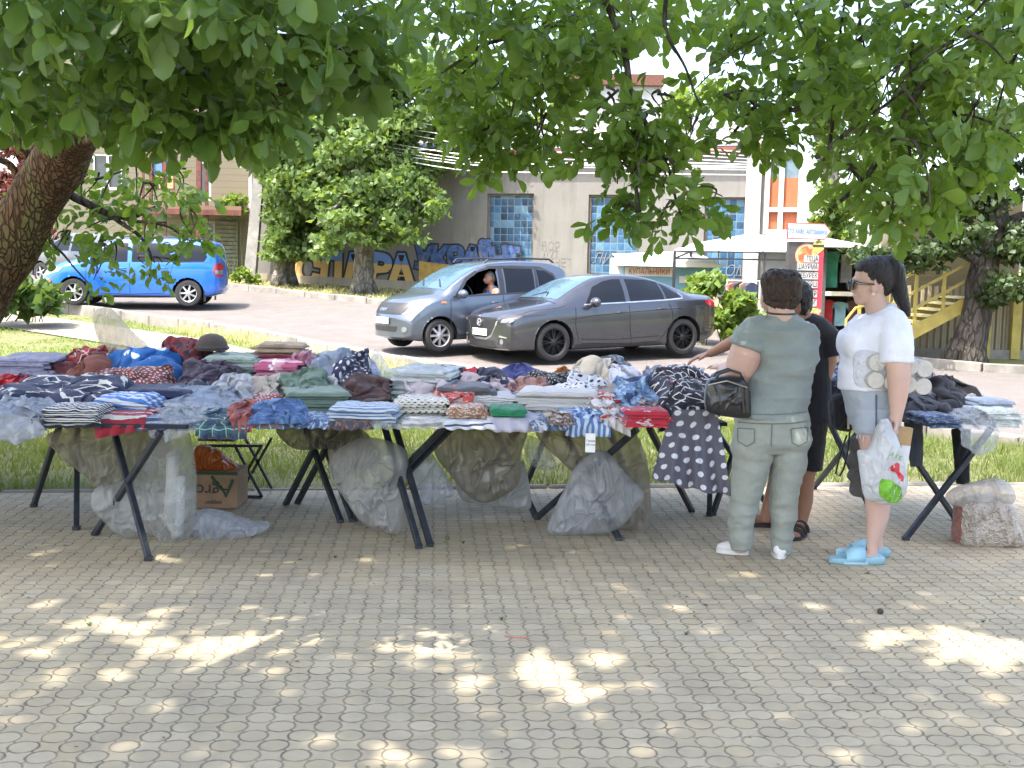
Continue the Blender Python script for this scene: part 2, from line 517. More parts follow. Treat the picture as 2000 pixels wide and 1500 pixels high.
# grass that nobody could count
def in_poly(x, y, P):
    c = False; j = len(P) - 1
    for i in range(len(P)):
        if (P[i][1] > y) != (P[j][1] > y) and x < (P[j][0] - P[i][0]) * (y - P[i][1]) / (P[j][1] - P[i][1]) + P[i][0]: c = not c
        j = i
    return c
def grass(name, label, n, test, box, hmin, hmax, wmin, wmax, m, seed=1, bend=.5):
    r = np.random.RandomState(seed); V = []; n0 = 0
    while n0 < n:
        x = r.uniform(box[0], box[1]); y = r.uniform(box[2], box[3])
        if not test(x, y): continue
        q = nz((x, y, 0), .9, seed) + .5 * nz((x, y, 0), 3.1, seed)
        if q < -.25 and r.rand() < .7: continue
        n0 += 1
        h = r.uniform(hmin, hmax) * (1 + .6 * q); w = r.uniform(wmin, wmax); a = r.uniform(0, 6.283)
        dx, dy = math.cos(a), math.sin(a); bx, by = r.normal(0, bend, 2) * h
        z = (lawn_z(x, y) if y < line_y(KERB_NEAR, x) else gz(x, y)) - .02
        V += [(x - dx * w, y - dy * w, z), (x + dx * w, y + dy * w, z), (x + bx * .35 - dx * w * .7, y + by * .35 - dy * w * .7, z + h * .6),
              (x + bx * .35 + dx * w * .7, y + by * .35 + dy * w * .7, z + h * .6), (x + bx, y + by, z + h * .95)]
    b = np.arange(n0)[:, None] * 5
    Fc = np.concatenate([b + np.array([[0, 1, 3]]), b + np.array([[0, 3, 2]]), b + np.array([[2, 3, 4]])])
    o = np_mesh(name, V, Fc, m)
    return tag(o, label, 'grass', kind='stuff')
def line_y(P, x):
    Q = sorted(P)
    return interp(Q, x)
M_GRASS = leaf_mat('grass_blades', (.05, .1, .018), (.17, .2, .065), .35, .6, .2)
M_GRASS_DRY = leaf_mat('dry_grass_blades', (.3, .31, .13), (.52, .46, .28), .3, .7, .15)
M_GRASS_GRN = leaf_mat('green_grass_blades', (.08, .15, .025), (.21, .27, .08), .35, .6, .2)
def lawn_test(x, y):
    if y < line_y(PLAZA_EDGE, x) + .02 or abs(x) > y * .47 + .3: return False
    if y > line_y(KERB_NEAR, x) - .1: return False
    if x < -2.4 and line_y(P_OUT, x) < y < line_y(P_IN, x): return False
    return True
grass('grass', 'unmown green grass and straw behind the clothes tables', 34000, lambda x, y: y < 13.5 and lawn_test(x, y), (-6.5, 6.3, 8, 13.5), .04, .17, .003, .007, M_GRASS, 3, .6)
grass('grass', 'sunlit meadow grass between the tables and the kerb', 26000, lambda x, y: y >= 13 and lawn_test(x, y), (-12, 5, 13, 27), .03, .085, .006, .014, M_GRASS_GRN, 4, .6)
grass('dry_grass', 'tall straw coloured grass along the near kerb by the parked cars', 3000, lambda x, y: -1.1 < y - line_y(KERB_NEAR, x) < -.15 and nz((x, y, 0), .8, 2) > -.1, (-7, 3.5, 11, 25), .08, .26, .004, .008, M_GRASS_DRY, 5, .3)
grass('dry_grass', 'dry yellowish grass on the far verge under the plane trees', 9000, lambda x, y: .15 < y - line_y(KERB_FAR, x) < 4, (-16, 4.5, 24, 40), .03, .12, .012, .03, M_GRASS_DRY, 6, .6)

# ------------------------------------------------------------------ crowns of leaves
def leaf_cards(pts, nrm, size, r, droop=.3):
    """simple folded leaves: 4 vertices, 2 faces, at far-off crowns"""
    n = len(pts)
    a = r.normal(size=(n, 3)); a /= np.linalg.norm(a, axis=1)[:, None]
    a[:, 2] -= droop; a /= np.linalg.norm(a, axis=1)[:, None]
    b = np.cross(a, nrm + r.normal(size=(n, 3)) * .7); b /= np.linalg.norm(b, axis=1)[:, None] + 1e-9
    c = np.cross(a, b)
    L = (size * r.uniform(.6, 1.25, n))[:, None]
    W = L * r.uniform(.3, .46, n)[:, None]
    V = np.stack([pts, pts + a * L * .5 + b * W + c * W * .35, pts + a * L, pts + a * L * .5 - b * W + c * W * .35], 1).reshape(-1, 3)
    i = np.arange(n)[:, None] * 4
    Fc = np.concatenate([i + [[0, 1, 2]], i + [[0, 2, 3]]])
    return V, Fc
def fill_clumps(clumps, n, r, shell=.55):
    """clumps: (centre, (rx, ry, rz)); returns points and outward directions"""
    vol = np.array([(c[1][0] * c[1][1] * c[1][2]) ** .75 for c in clumps]); vol /= vol.sum()
    idx = r.choice(len(clumps), n, p=vol)
    d = r.normal(size=(n, 3)); d /= np.linalg.norm(d, axis=1)[:, None]
    rr = r.uniform(0, 1, n) ** shell
    C = np.array([tuple(c[0]) for c in clumps])[idx]; Q = np.array([c[1] for c in clumps])[idx]
    return C + d * rr[:, None] * Q, d
def sub_clumps(clumps, k, r, sc=.38):
    out = []
    for c, q in clumps:
        for _ in range(k):
            d = r.normal(size=3); d /= np.linalg.norm(d)
            t = r.uniform(.35, 1.0); s = sc * r.uniform(.6, 1.25)
            out.append((Vector(c) + Vector((d[0] * q[0] * t, d[1] * q[1] * t, d[2] * q[2] * t)), (q[0] * s, q[1] * s, q[2] * s * .75)))
    return out
def px_clump(px, py, Y, rx, rz, ry=None):
    s = Y / FPX
    return (at(px, py, Y), (rx * s, (ry if ry is not None else rx * s), rz * s))
def limb(mb, pts, r0, r1, seg=8, wob=.0, n=4, seed=0):
    P = [Vector(p) for p in pts]; out = []
    for i in range(len(P) - 1):
        for k in range(n): 
            q = P[i].lerp(P[i + 1], k / n)
            out.append(q)
    out.append(P[-1])
    for _ in range(2):
        out = [out[0]] + [(out[i - 1] + out[i] * 2 + out[i + 1]) / 4 for i in range(1, len(out) - 1)] + [out[-1]]
    if wob:
        out = [q + Vector((nz(q, 3, seed), nz(q, 3, seed + 5), nz(q, 3, seed + 9) * .5)) * wob for q in out]
    m = len(out)
    mb.tube(out, [lerp(r0, r1, (i / (m - 1)) ** .8) * (1 + (.12 * nz(out[i], 4, seed) if wob else 0)) for i in range(m)], seg)
def bark_mat(name, c1, c2, sc=9, bump=.9, c3=None):
    if name in MATS: return MATS[name]
    t = NT(name); o = t.coord('Object', (1, 1, .35))
    v = t.node('ShaderNodeTexVoronoi', feature='DISTANCE_TO_EDGE'); t.put(v.inputs[0], t.vmath('ADD', o, t.vmath('MULTIPLY', t.noise(o, 6, 3, col=True), (.15, .15, .15)))); v.inputs['Scale'].default_value = sc
    f = t.noise(o, sc * .6, 5, .65)
    crack = t.ramp(v.outputs['Distance'], [(.0, (0, 0, 0)), (.16, (1, 1, 1))])
    c = t.mix(t.ramp(f, [(.35, (0, 0, 0)), (.65, (1, 1, 1))]), c1, c2)
    if c3: c = t.mix(t.ramp(t.noise(t.coord('Object'), 3.1, 5, .7), [(.5, (0, 0, 0)), (.62, (1, 1, 1))]), c, c3)
    c = t.mix(crack, tuple(x * .62 for x in c1), c)
    h = t.math('ADD', t.math('MULTIPLY', crack, .6), f)
    MATS[name] = t.done(t.bsdf(c, .9, 0, .2, t.bump(h, bump, .03)))
    return MATS[name]
M_BARK_GREY = bark_mat('plane_bark', (.13, .12, .1), (.26, .24, .2), 9, .6, (.08, .075, .055))
M_BARK_DARK = bark_mat('dark_bark', (.055, .048, .04), (.11, .095, .08), 9, 1.0)
M_LEAF_PLANE = leaf_mat('plane_leaves', (.06, .115, .03), (.15, .22, .065), .36)
M_LEAF_LIGHT = leaf_mat('bright_leaves', (.07, .14, .025), (.18, .25, .055), .38)
M_LEAF_DARK = leaf_mat('dark_leaves', (.022, .045, .014), (.06, .095, .03), .25)
M_LEAF_PURPLE = leaf_mat('purple_leaves', (.07, .022, .022), (.15, .05, .045), .3)

def far_tree(name, label, base, trunk, r0, limbs, clumps, n, leaf, mleaf, mbark, seed, k=7, sc=.4, group=None, droop=.3):
    r = np.random.RandomState(seed)
    root = thing(name, label, 'tree', base, group=group)
    mb = MB(); limb(mb, trunk, r0, r0 * .6, 12, .1, 5, seed)
    p0 = Vector(trunk[0]); rr = r0
    for a in range(7):                                     # root flare
        q = a / 7 * 6.283
        mb.tube([p0 + Vector((math.cos(q), math.sin(q), 0)) * rr * 1.25 + Vector((0, 0, -.12)), p0 + Vector((math.cos(q), math.sin(q), 0)) * rr * .6 + Vector((0, 0, .45))], [rr * .35, rr * .25], 6)
    for l in limbs: limb(mb, l[0], l[1], l[2], 7, .12, 4, seed + 3)
    mb.build('trunk', mbark, root, smooth=True, normals=False)
    cl = sub_clumps(clumps, k, r, sc) + [(c, tuple(x * .7 for x in q)) for c, q in clumps]
    P, D = fill_clumps(cl, n, r)
    V, Fc = leaf_cards(P, D, leaf, r, droop)
    np_mesh('crown', V, Fc, mleaf, root)
    return root

b = atg(710, 572)
Yt = b.y
far_tree('plane_tree', 'broad plane tree with a mottled pale trunk in front of the graffiti', b,
         [b, at(711, 500, Yt), at(709, 430, Yt), at(706, 370, Yt), at(708, 290, Yt), at(715, 210, Yt)], .3,
         [([at(708, 410, Yt), at(735, 370, Yt - .2), at(760, 320, Yt - .3), at(800, 250, Yt)], .2, .07),
          ([at(707, 380, Yt), at(670, 330, Yt), at(620, 270, Yt + .5), at(600, 200, Yt + .5)], .18, .06),
          ([at(708, 330, Yt), at(660, 400, Yt - 1.5), at(620, 440, Yt - 2)], .07, .03),
          ([at(735, 370, Yt), at(800, 380, Yt - 1), at(850, 420, Yt - 1.2)], .06, .02)],
         [px_clump(640, 330, Yt, 95, 70), px_clump(735, 295, Yt, 120, 75), px_clump(820, 330, Yt, 80, 50), px_clump(845, 405, Yt - .8, 38, 38, .8),
          px_clump(680, 425, Yt - 1.2, 70, 52, 1.2), px_clump(780, 440, Yt - 1.2, 60, 40, 1.0), px_clump(610, 250, Yt + .6, 90, 70), px_clump(760, 200, Yt + .5, 120, 75),
          px_clump(880, 230, Yt + .3, 90, 75), px_clump(900, 290, Yt, 60, 40), px_clump(960, 190, Yt + 1, 80, 70), px_clump(690, 110, Yt + .5, 150, 70), px_clump(640, 470, Yt - 1.0, 55, 32, .8),
          px_clump(860, 130, Yt + 1, 120, 70), px_clump(580, 360, Yt, 70, 70), px_clump(560, 300, Yt + .5, 70, 60), px_clump(700, 380, Yt - 1, 110, 60, 1), px_clump(780, 370, Yt - 1, 70, 60, 1), px_clump(560, 190, Yt + 1, 90, 70), px_clump(650, 225, Yt + .5, 80, 50), px_clump(700, 175, Yt, 90, 50), px_clump(780, 250, Yt, 80, 40), px_clump(745, 465, Yt - 1.0, 40, 25, .6)],
         26000, .2, M_LEAF_PLANE, M_BARK_GREY, 21, 9, .44)
b = atg(550, 558)
Yt = b.y
far_tree('plane_tree', 'leafy young plane tree with a short double trunk beside the concrete pole', b,
         [b, at(552, 510, Yt), at(556, 450, Yt), at(565, 380, Yt)], .26,
         [([b + Vector((.3, .1, 0)), at(564, 500, Yt), at(590, 430, Yt), at(610, 380, Yt)], .2, .06),
          ([at(553, 480, Yt), at(530, 420, Yt), at(520, 370, Yt)], .1, .04)],
         [px_clump(560, 440, Yt - .6, 62, 55, 1.1), px_clump(540, 370, Yt, 42, 50, 1.0), px_clump(600, 400, Yt - .3, 60, 60, 1.2), px_clump(590, 490, Yt - .8, 55, 22, .8),
          px_clump(575, 310, Yt, 60, 50, 1.2), px_clump(540, 480, Yt - .7, 32, 25, .8)],
         9000, .2, M_LEAF_PLANE, M_BARK_GREY, 22, 8, .42)
b = at(1884, 716, 20.6); b.z = gz(b.x, b.y)
Yt = 20.6
far_tree('dark_tree', 'dark leaning tree with a thick grey trunk in front of the beige fence', b,
         [b, at(1893, 670, Yt), at(1908, 600, Yt), at(1925, 520, Yt), at(1940, 430, Yt), at(1950, 330, Yt), at(1960, 200, Yt)], .31,
         [([at(1925, 520, Yt), at(1870, 490, Yt - .3), at(1800, 500, Yt - .6), at(1730, 480, Yt - .6)], .09, .03),
          ([at(1935, 470, Yt), at(1990, 420, Yt), at(2060, 400, Yt)], .12, .05),
          ([at(1945, 400, Yt), at(1900, 300, Yt + .5), at(1860, 200, Yt + .5)], .12, .05)],
         [px_clump(1720, 505, Yt - .6, 60, 42, .8), px_clump(1790, 500, Yt - .5, 55, 48, .8), px_clump(1860, 470, Yt - .3, 60, 55, 1), px_clump(1960, 560, Yt - .7, 55, 50, .8),
          px_clump(1990, 480, Yt - .4, 70, 60, 1), px_clump(1900, 380, Yt, 110, 70, 1.3), px_clump(1790, 400, Yt, 90, 60, 1.2), px_clump(1930, 250, Yt, 130, 90, 1.5),
          px_clump(2050, 520, Yt, 60, 80, 1), px_clump(2080, 380, Yt, 90, 100, 1.2)],
         15000, .13, M_LEAF_DARK, M_BARK_DARK, 23, 9, .36)
b = at(1640, 640, 33); b.z = gz(b.x, b.y)
Yt = 33
far_tree('pale_tree', 'tall pale green tree standing beside the orange bay window', b,
         [b, at(1632, 500, Yt), at(1630, 380, Yt), at(1625, 200, Yt)], .2, [([at(1630, 380, Yt), at(1600, 300, Yt), at(1590, 220, Yt)], .1, .04)],
         [px_clump(1620, 270, Yt, 60, 80), px_clump(1640, 400, Yt, 70, 60), px_clump(1590, 200, Yt, 50, 60), px_clump(1660, 180, Yt, 90, 80), px_clump(1625, 450, Yt, 40, 40), px_clump(1720, 300, Yt, 90, 90)],
         8000, .2, M_LEAF_LIGHT, M_BARK_GREY, 24, 8, .36)
b = at(30, 560, 31); b.z = gz(b.x, b.y)
Yt = 31
far_tree('purple_plum_tree', 'small purple leaved tree behind the thick leaning trunk', b,
         [b, at(30, 480, Yt), at(28, 400, Yt)], .14, [([at(30, 470, Yt), at(60, 420, Yt), at(80, 380, Yt)], .06, .03)],
         [px_clump(20, 380, Yt, 50, 60), px_clump(70, 330, Yt, 50, 45), px_clump(-20, 430, Yt, 60, 60), px_clump(80, 450, Yt, 40, 35), px_clump(30, 280, Yt, 50, 40)],
         3500, .18, M_LEAF_PURPLE, M_BARK_DARK, 25, 6, .42)
b = at(1180, 400, 47); b.z = gz(b.x, b.y)
far_tree('far_tree', 'far pale treetop showing above the hall roof', b, [b, at(1190, 300, 47), at(1195, 220, 47)], .25, [],
         [px_clump(1190, 230, 47, 60, 45), px_clump(1270, 215, 47, 50, 30), px_clump(1330, 200, 47, 60, 35), px_clump(1110, 215, 47, 60, 45), px_clump(1400, 180, 47, 50, 40)], 2600, .3, M_LEAF_LIGHT, M_BARK_GREY, 26, 6, .4)

# bushes and weeds
def bush(label, clumps, n, leaf, m, seed, stems=6, name='bush', cat='bush', group=None, long=False):
    r = np.random.RandomState(seed)
    c0 = Vector(clumps[0][0]); c0.z = gz(c0.x, c0.y)
    root = thing(name, label, cat, c0, group=group)
    cl = sub_clumps(clumps, 7, r, .42)
    P, D = fill_clumps(cl, n, r)
    P[:, 2] = np.maximum(P[:, 2], c0.z + .03)
    V, Fc = leaf_cards(P, D, leaf, r, .1 if not long else -.5)
    np_mesh('foliage', V, Fc, m, root)
    mb = MB()
    for c, q in clumps:
        for _ in range(stems):
            e = Vector(c) + Vector((r.normal() * q[0] * .5, r.normal() * q[1] * .4, abs(r.normal()) * q[2] * .5))
            s = Vector((c0.x + (c[0] - c0.x) * .8 + r.normal() * .1, c0.y + (c[1] - c0.y) * .8, c0.z - .03))
            mb.tube([s, s.lerp(e, .5) + Vector((r.normal() * .05, 0, .05)), e], [.012, .01, .006], 4)
    mb.build('stems', mat('stem', (.12, .14, .05), .8), root, normals=False)
    return root
bush('bright leafy weed bush beside the tail of the dark sedan', [px_clump(1375, 560, 23, 38, 40, .5), px_clump(1430, 620, 23, 50, 45, .6), px_clump(1475, 640, 23.2, 40, 40, .5), px_clump(1350, 600, 23.4, 30, 45, .4)], 3600, .17, M_LEAF_LIGHT, 31)
bush('small roadside bush at the foot of the food sign', [px_clump(1640, 690, 21.6, 38, 26, .4), px_clump(1690, 690, 21.8, 34, 24, .4)], 1100, .13, M_LEAF_LIGHT, 32, 5)
b_ = 24.6
bush('dark green strappy plant clump at the left edge by the road', [px_clump(35, 575, b_, 55, 34, .7), px_clump(-25, 560, b_, 50, 45, .7), px_clump(80, 590, b_, 32, 22, .5)], 2600, .3, leaf_mat('strappy_leaves', (.035, .075, .018), (.09, .15, .04), .25), 33, 4, long=True)
bush('tiny green weed at the base of the concrete pole', [px_clump(488, 540, 34.6, 26, 12, .3)], 350, .16, M_LEAF_LIGHT, 34, 4)
bush('climbing weed hanging over the balcony corner by the pole', [px_clump(470, 410, 36.0, 22, 30, .3), px_clump(455, 392, 36.0, 30, 8, .3)], 600, .16, M_LEAF_LIGHT, 35, 3)
# ------------------------------------------------------------------ the grey hall with glass-block windows
def plaster_mat(name, c1, c2, c3):
    t = NT(name); o = t.coord('Object')
    f = t.ramp(t.noise(o, .5, 6, .65), [(.3, (0, 0, 0)), (.7, (1, 1, 1))])
    v = t.coord('Object', (2.2, 2.2, .25))
    st = t.ramp(t.noise(v, 1.6, 5, .7), [(.5, (0, 0, 0)), (.75, (1, 1, 1))])
    g = t.noise(o, 14, 4, .7)
    c = t.mix(t.math('MULTIPLY', st, .55), t.mix(f, c1, c2), c3)
    c = t.mix(t.math('MULTIPLY', g, .25), c, c3)
    return t.done(t.bsdf(c, .9, 0, .15, t.bump(g, .4, .01)))
M_PLASTER = plaster_mat('grey_plaster', (.165, .158, .147), (.215, .207, .196), (.11, .104, .094))
M_WHITE = mat('white_paint', (.5, .49, .47), .6, var=.06, scale=2)
M_FASCIA = mat('red_fascia', (.16, .05, .04), .7)
WA, WB = Vector((-8.0, 36.0, 0)), Vector((6.5, 30.9, 0))
WX = (WB - WA).normalized(); WN = Vector((WX.y, -WX.x, 0))      # WN points to the square
WLEN = (WB - WA).length
def on_wall(px, py, off=0.0):
    r = ray(px, py); t = (WA + WN * off - EYE).dot(WN) / r.dot(WN); p = EYE + r * t
    return (p - WA).dot(WX), p.z
def wall_pt(s, z, off=0.0): return WA + WX * s + WN * off + Vector((0, 0, z))
def wall_mesh(mb, s0, s1, z0, z1, holes, fr, thick=.4):
    """wall with rectangular openings; fr(s, z, depth) -> point"""
    xs = sorted({s0, s1, *[h[0] for h in holes], *[h[1] for h in holes]}); zs = sorted({z0, z1, *[h[2] for h in holes], *[h[3] for h in holes]})
    inside = lambda a, c: any(h[0] < a < h[1] and h[2] < c < h[3] for h in holes)
    for a, b_ in zip(xs, xs[1:]):
        for c, d in zip(zs, zs[1:]):
            if inside((a + b_) / 2, (c + d) / 2): continue
            mb.add([fr(a, c, 0), fr(b_, c, 0), fr(b_, d, 0), fr(a, d, 0)], [(0, 1, 2, 3)])
            mb.add([fr(a, c, thick), fr(b_, c, thick), fr(b_, d, thick), fr(a, d, thick)], [(3, 2, 1, 0)])
    for h in holes + [(s0, s1, z0, z1)]:
        a, b_, c, d = h[:4]
        for p, q in (((a, c), (b_, c)), ((b_, c), (b_, d)), ((b_, d), (a, d)), ((a, d), (a, c))):
            mb.add([fr(*p, 0), fr(*q, 0), fr(*q, thick), fr(*p, thick)], [(0, 1, 2, 3)])
hall = thing('grey_hall', 'long grey plastered hall with blue glass block windows and graffiti along its foot', 'building', WA)
fr = lambda s, z, d=0.0: wall_pt(s, z, -d)
s1a, zt = on_wall(952, 378); s1b, _ = on_wall(1043, 378)
s2a, _ = on_wall(1150, 379); s2b, zt2 = on_wall(1251, 380); s3a, _ = on_wall(1377, 385); s3b, zt3 = on_wall(1458, 385)
ROOF_S, ROOF_Z = on_wall(1200, 298)
zb = 1.45
holes = [(s1a, s1b, zb, zt), (s2a, s2b, zb, zt2), (s3a, s3b, zb, zt3)]
mb = MB(); wall_mesh(mb, 0, WLEN, -.2, ROOF_Z, holes, fr); mb.build('wall', M_PLASTER, hall)
mb = MB()                                                   # plinth of rough stone
mb.add([fr(-.05, -.2, -.06), fr(WLEN, -.2, -.06), fr(WLEN, .98, -.06), fr(-.05, 1.36, -.06), fr(-.05, 1.36, .02), fr(WLEN, .98, .02)], [(0, 1, 2, 3), (3, 2, 5, 4)])
mb.build('plinth', plaster_mat('stained_plinth', (.3, .27, .22), (.4, .36, .28), (.18, .16, .13)), hall)
def glass_block_mat():
    t = NT('glass_blocks'); o = t.coord('Object')
    x, y, z = t.sep(o)
    s = t.math('SQRT', t.math('ADD', t.math('MULTIPLY', x, x), t.math('MULTIPLY', y, y)))
    c = t.comb(t.math('DIVIDE', s, .2), t.math('DIVIDE', z, .2), 0)
    w = t.node('ShaderNodeTexWhiteNoise'); t.put(w.inputs[0], t.vmath('FLOOR', c))
    a, b_, _ = t.sep(c)
    fx = t.math('ABSOLUTE', t.math('SUBTRACT', t.math('FRACT', a), .5)); fy = t.math('ABSOLUTE', t.math('SUBTRACT', t.math('FRACT', b_), .5))
    m = t.math('GREATER_THAN', t.math('MAXIMUM', fx, fy), .455)
    col = t.ramp(w.outputs[0], [(0, (.015, .035, .07)), (.35, (.025, .07, .14)), (.7, (.045, .12, .22)), (.93, (.1, .19, .27)), (1, (.01, .015, .03))])
    drip = t.ramp(t.noise(t.coord('Object', (5, 5, .5)), 2.2, 5, .7), [(.58, (0, 0, 0)), (.72, (1, 1, 1))])
    col = t.mix(t.math('MULTIPLY', drip, .6), col, (.2, .22, .23))
    col = t.mix(m, col, (.14, .18, .2))
    h = t.math('MULTIPLY', t.math('MAXIMUM', fx, fy), -1.0)
    return t.done(t.bsdf(col, .3, 0, .25, t.bump(h, .6, .02)))
M_BLOCK = glass_block_mat()
for h in holes:
    w = MB()
    for a in ((h[0], h[0] + .06, h[2], h[3]), (h[1] - .06, h[1], h[2], h[3]), (h[0] + .06, h[1] - .06, h[3] - .06, h[3]), (h[0] + .06, h[1] - .06, h[2], h[2] + .06)):
        w.add([fr(a[0], a[2], .08), fr(a[1], a[2], .08), fr(a[1], a[3], .08), fr(a[0], a[3], .08)] + [fr(a[0], a[2], .16), fr(a[1], a[2], .16), fr(a[1], a[3], .16), fr(a[0], a[3], .16)],
              [(0, 1, 2, 3), (0, 1, 5, 4), (1, 2, 6, 5), (2, 3, 7, 6), (3, 0, 4, 7)])
    f = w.build('window', mat('rusty_frame', (.13, .1, .08), .8), hall)
    g = MB(); n1, n2 = 2, 2
    g.add([fr(h[0], h[2], .12), fr(h[1], h[2], .12), fr(h[1], h[3], .12), fr(h[0], h[3], .12)], [(0, 1, 2, 3)])
    g.build('glass_block_panel', M_BLOCK, f)
def corrugated(name, c1, c2, n=9.0, axis='X'):
    if name in MATS: return MATS[name]
    t = NT(name); o = t.coord('Object'); x = t.sep(o)[{'X': 0, 'Y': 1, 'Z': 2}[axis]]
    w = t.math('SINE', t.math('MULTIPLY', x, n * 6.283))
    f = t.noise(o, .8, 5, .65)
    c = t.mix(t.ramp(f, [(.35, (0, 0, 0)), (.7, (1, 1, 1))]), c1, c2)
    MATS[name] = t.done(t.bsdf(c, .7, 0, .3, t.bump(w, 1.0, .04)))
    return MATS[name]
M_SLATE = corrugated('wavy_roof_sheet', (.2, .195, .19), (.28, .27, .255), 5)
mb = MB(); sR0, _ = on_wall(640, 300)
mb.add([fr(-.2, ROOF_Z + .12, -.35), fr(WLEN - .05, ROOF_Z + .12, -.35), fr(WLEN - .05, ROOF_Z + 1.5, 5.5), fr(-.2, ROOF_Z + 1.5, 5.5),
        fr(-.2, ROOF_Z + .17, -.35), fr(WLEN - .05, ROOF_Z + .17, -.35), fr(WLEN - .05, ROOF_Z + 1.55, 5.5), fr(-.2, ROOF_Z + 1.55, 5.5)],
       [(0, 1, 2, 3), (4, 5, 6, 7), (0, 1, 5, 4), (1, 2, 6, 5), (2, 3, 7, 6), (3, 0, 4, 7)])
mb.build('roof', M_SLATE, hall)
mb = MB(); mb.bar(fr(-.15, ROOF_Z + .03, -.18), fr(WLEN - .06, ROOF_Z + .03, -.18), .3, .16); mb.build('fascia', M_FASCIA, hall)
# graffiti: blue over yellow letters with dark outlines, sprayed along the wall
def flag_paint(zline):
    t = NT('flag_paint'); z = t.sep(t.coord('Object'))
    zz = t.math('ADD', z[2], t.math('MULTIPLY', z[0], .035))
    f = t.math('GREATER_THAN', zz, zline)
    n = t.noise(t.coord('Object'), 5, 4, .7)
    c = t.mix(f, (.55, .35, .1), (.09, .2, .48)); c = t.mix(t.math('MULTIPLY', n, .3), c, (.35, .33, .3))
    return t.done(t.bsdf(c, .8, 0, .2))
M_FLAG = flag_paint(1.86)
M_BLUE = mat('blue_spray', (.06, .11, .27), .85, var=.3, scale=9)
M_BLACK = mat('black_paint', (.02, .022, .03), .7)
M_WLINE = mat('white_spray', (.17, .18, .19), .8)
def graffiti(txt, pxs, py, size, fill, zoff=0.0, xs=.8, jitter=.06, heavy=.035):
    for i, (ch, px) in enumerate(zip(txt, pxs)):
        if ch == ' ': continue
        s, z = on_wall(px, py + zoff * i)
        a = (i * 37 % 11 - 5) * .035
        X = WX * math.cos(a) + Vector((0, 0, 1)) * math.sin(a); U = Vector((0, 0, 1)) * math.cos(a) - WX * math.sin(a)
        text_part(ch, 'graffiti_outline', M_BLACK, hall, face_frame(wall_pt(s, z, .004), X, U), size * 1.0, .001, xs=xs, offset=heavy * 1.9)
        text_part(ch, 'graffiti_letter', fill, hall, face_frame(wall_pt(s, z, .012), X, U), size, .001, xs=xs, offset=heavy)
mb = MB(); sa, za = on_wall(585, 500); sb, zb_ = on_wall(872, 515)
graffiti('СЛАВА', [600, 644, 694, 742, 784], 529, 1.2, M_FLAG, 1.2, .98, heavy=.07)
graffiti('УКРАЇНІ', [826, 858, 890, 920, 947, 976, 1000], 506, .84, M_BLUE, .6, 1.0, heavy=.055)
mb = MB()
s_, z_ = on_wall(820, 552); s2_, _ = on_wall(900, 552)
mb.add([wall_pt(s_, z_ - .2, .075), wall_pt(s2_, z_ - .2, .075), wall_pt(s2_, z_ + .5, .075), wall_pt(s_, z_ + .62, .075)], [(0, 1, 2, 3)])
mb.build('yellow_spray', mat('yellow_spray', (.5, .32, .09), .8, var=.2), hall)
for txt, px, py, sz in (('ВОР', 1076, 482, .34), ('ДУТ', 1076, 498, .3), ('РУХНЕТ', 1082, 514, .34)):
    s, z = on_wall(px, py); text_part(txt, 'scrawl', mat('grey_scrawl', (.16, .155, .15), .95, var=.3, scale=8), hall, face_frame(wall_pt(s, z, .004), WX), sz, .001, xs=.8)
for px, py in ((1185, 506), (1435, 530)):
    s, z = on_wall(px, py); text_part('ЛИМ' if px < 1300 else 'ОМ', 'scrawl', M_WLINE, hall, face_frame(wall_pt(s, z, -.1), WX), .42, .001, xs=.9, shear=.3, offset=-.006)
# white pilaster and the orange bay window at the right end of the hall
bayP = on_wall(1475, 400)
mb = MB(); sp0, _ = on_wall(1461, 300); sp1, _ = on_wall(1490, 300)
mb.add([fr(sp0, .1, -.12), fr(sp1, .1, -.12), fr(sp1, ROOF_Z + .5, -.12), fr(sp0, ROOF_Z + .5, -.12), fr(sp0, .1, .3), fr(sp1, .1, .3), fr(sp1, ROOF_Z + .5, .3), fr(sp0, ROOF_Z + .5, .3)],
       [(0, 1, 2, 3), (4, 5, 6, 7), (0, 1, 5, 4), (1, 2, 6, 5), (2, 3, 7, 6), (3, 0, 4, 7)])
mb.build('pilaster', M_WHITE, hall)
bay = thing('bay_window', 'white framed bay window hung with orange curtains at the end of the grey hall', 'bay window', wall_pt(sp1 + 1, 3.4, .1))
ba, bz0 = on_wall(1492, 456); bb, bz1 = on_wall(1572, 292)
bz1 = on_wall(1530, 290)[1]
curt = NT('orange_curtain'); o_ = curt.coord('Object', (6, 6, .6)); f_ = curt.noise(o_, 1.5, 4)
curt = curt.done(curt.bsdf(curt.mix(f_, (.26, .07, .03), (.4, .13, .06)), .8, 0, .3, curt.bump(f_, .8, .05)))
mb = MB(); mb.add([fr(ba, bz0, -.02), fr(bb, bz0, -.02), fr(bb, bz1 - .75, -.02), fr(ba, bz1 - .75, -.02)], [(0, 1, 2, 3)]); mb.build('curtain', curt, bay)
mb = MB(); mb.add([fr(ba, bz1 - .75, -.02), fr(bb, bz1 - .75, -.02), fr(bb, bz1, -.02), fr(ba, bz1, -.02)], [(0, 1, 2, 3)]); mb.build('upper_glass', mat('dim_glass', (.12, .17, .2), .15), bay)
mb = MB()
for s_ in (ba + .05, lerp(ba, bb, .43), bb - .05): mb.bar(fr(s_, bz0, -.09), fr(s_, bz1, -.09), .11, .1, up=(0, 1, 0))
for z_ in (bz0 + .04, lerp(bz0, bz1, .28), bz1 - .05): mb.bar(fr(ba, z_, -.085), fr(bb, z_, -.085), .1, .11)
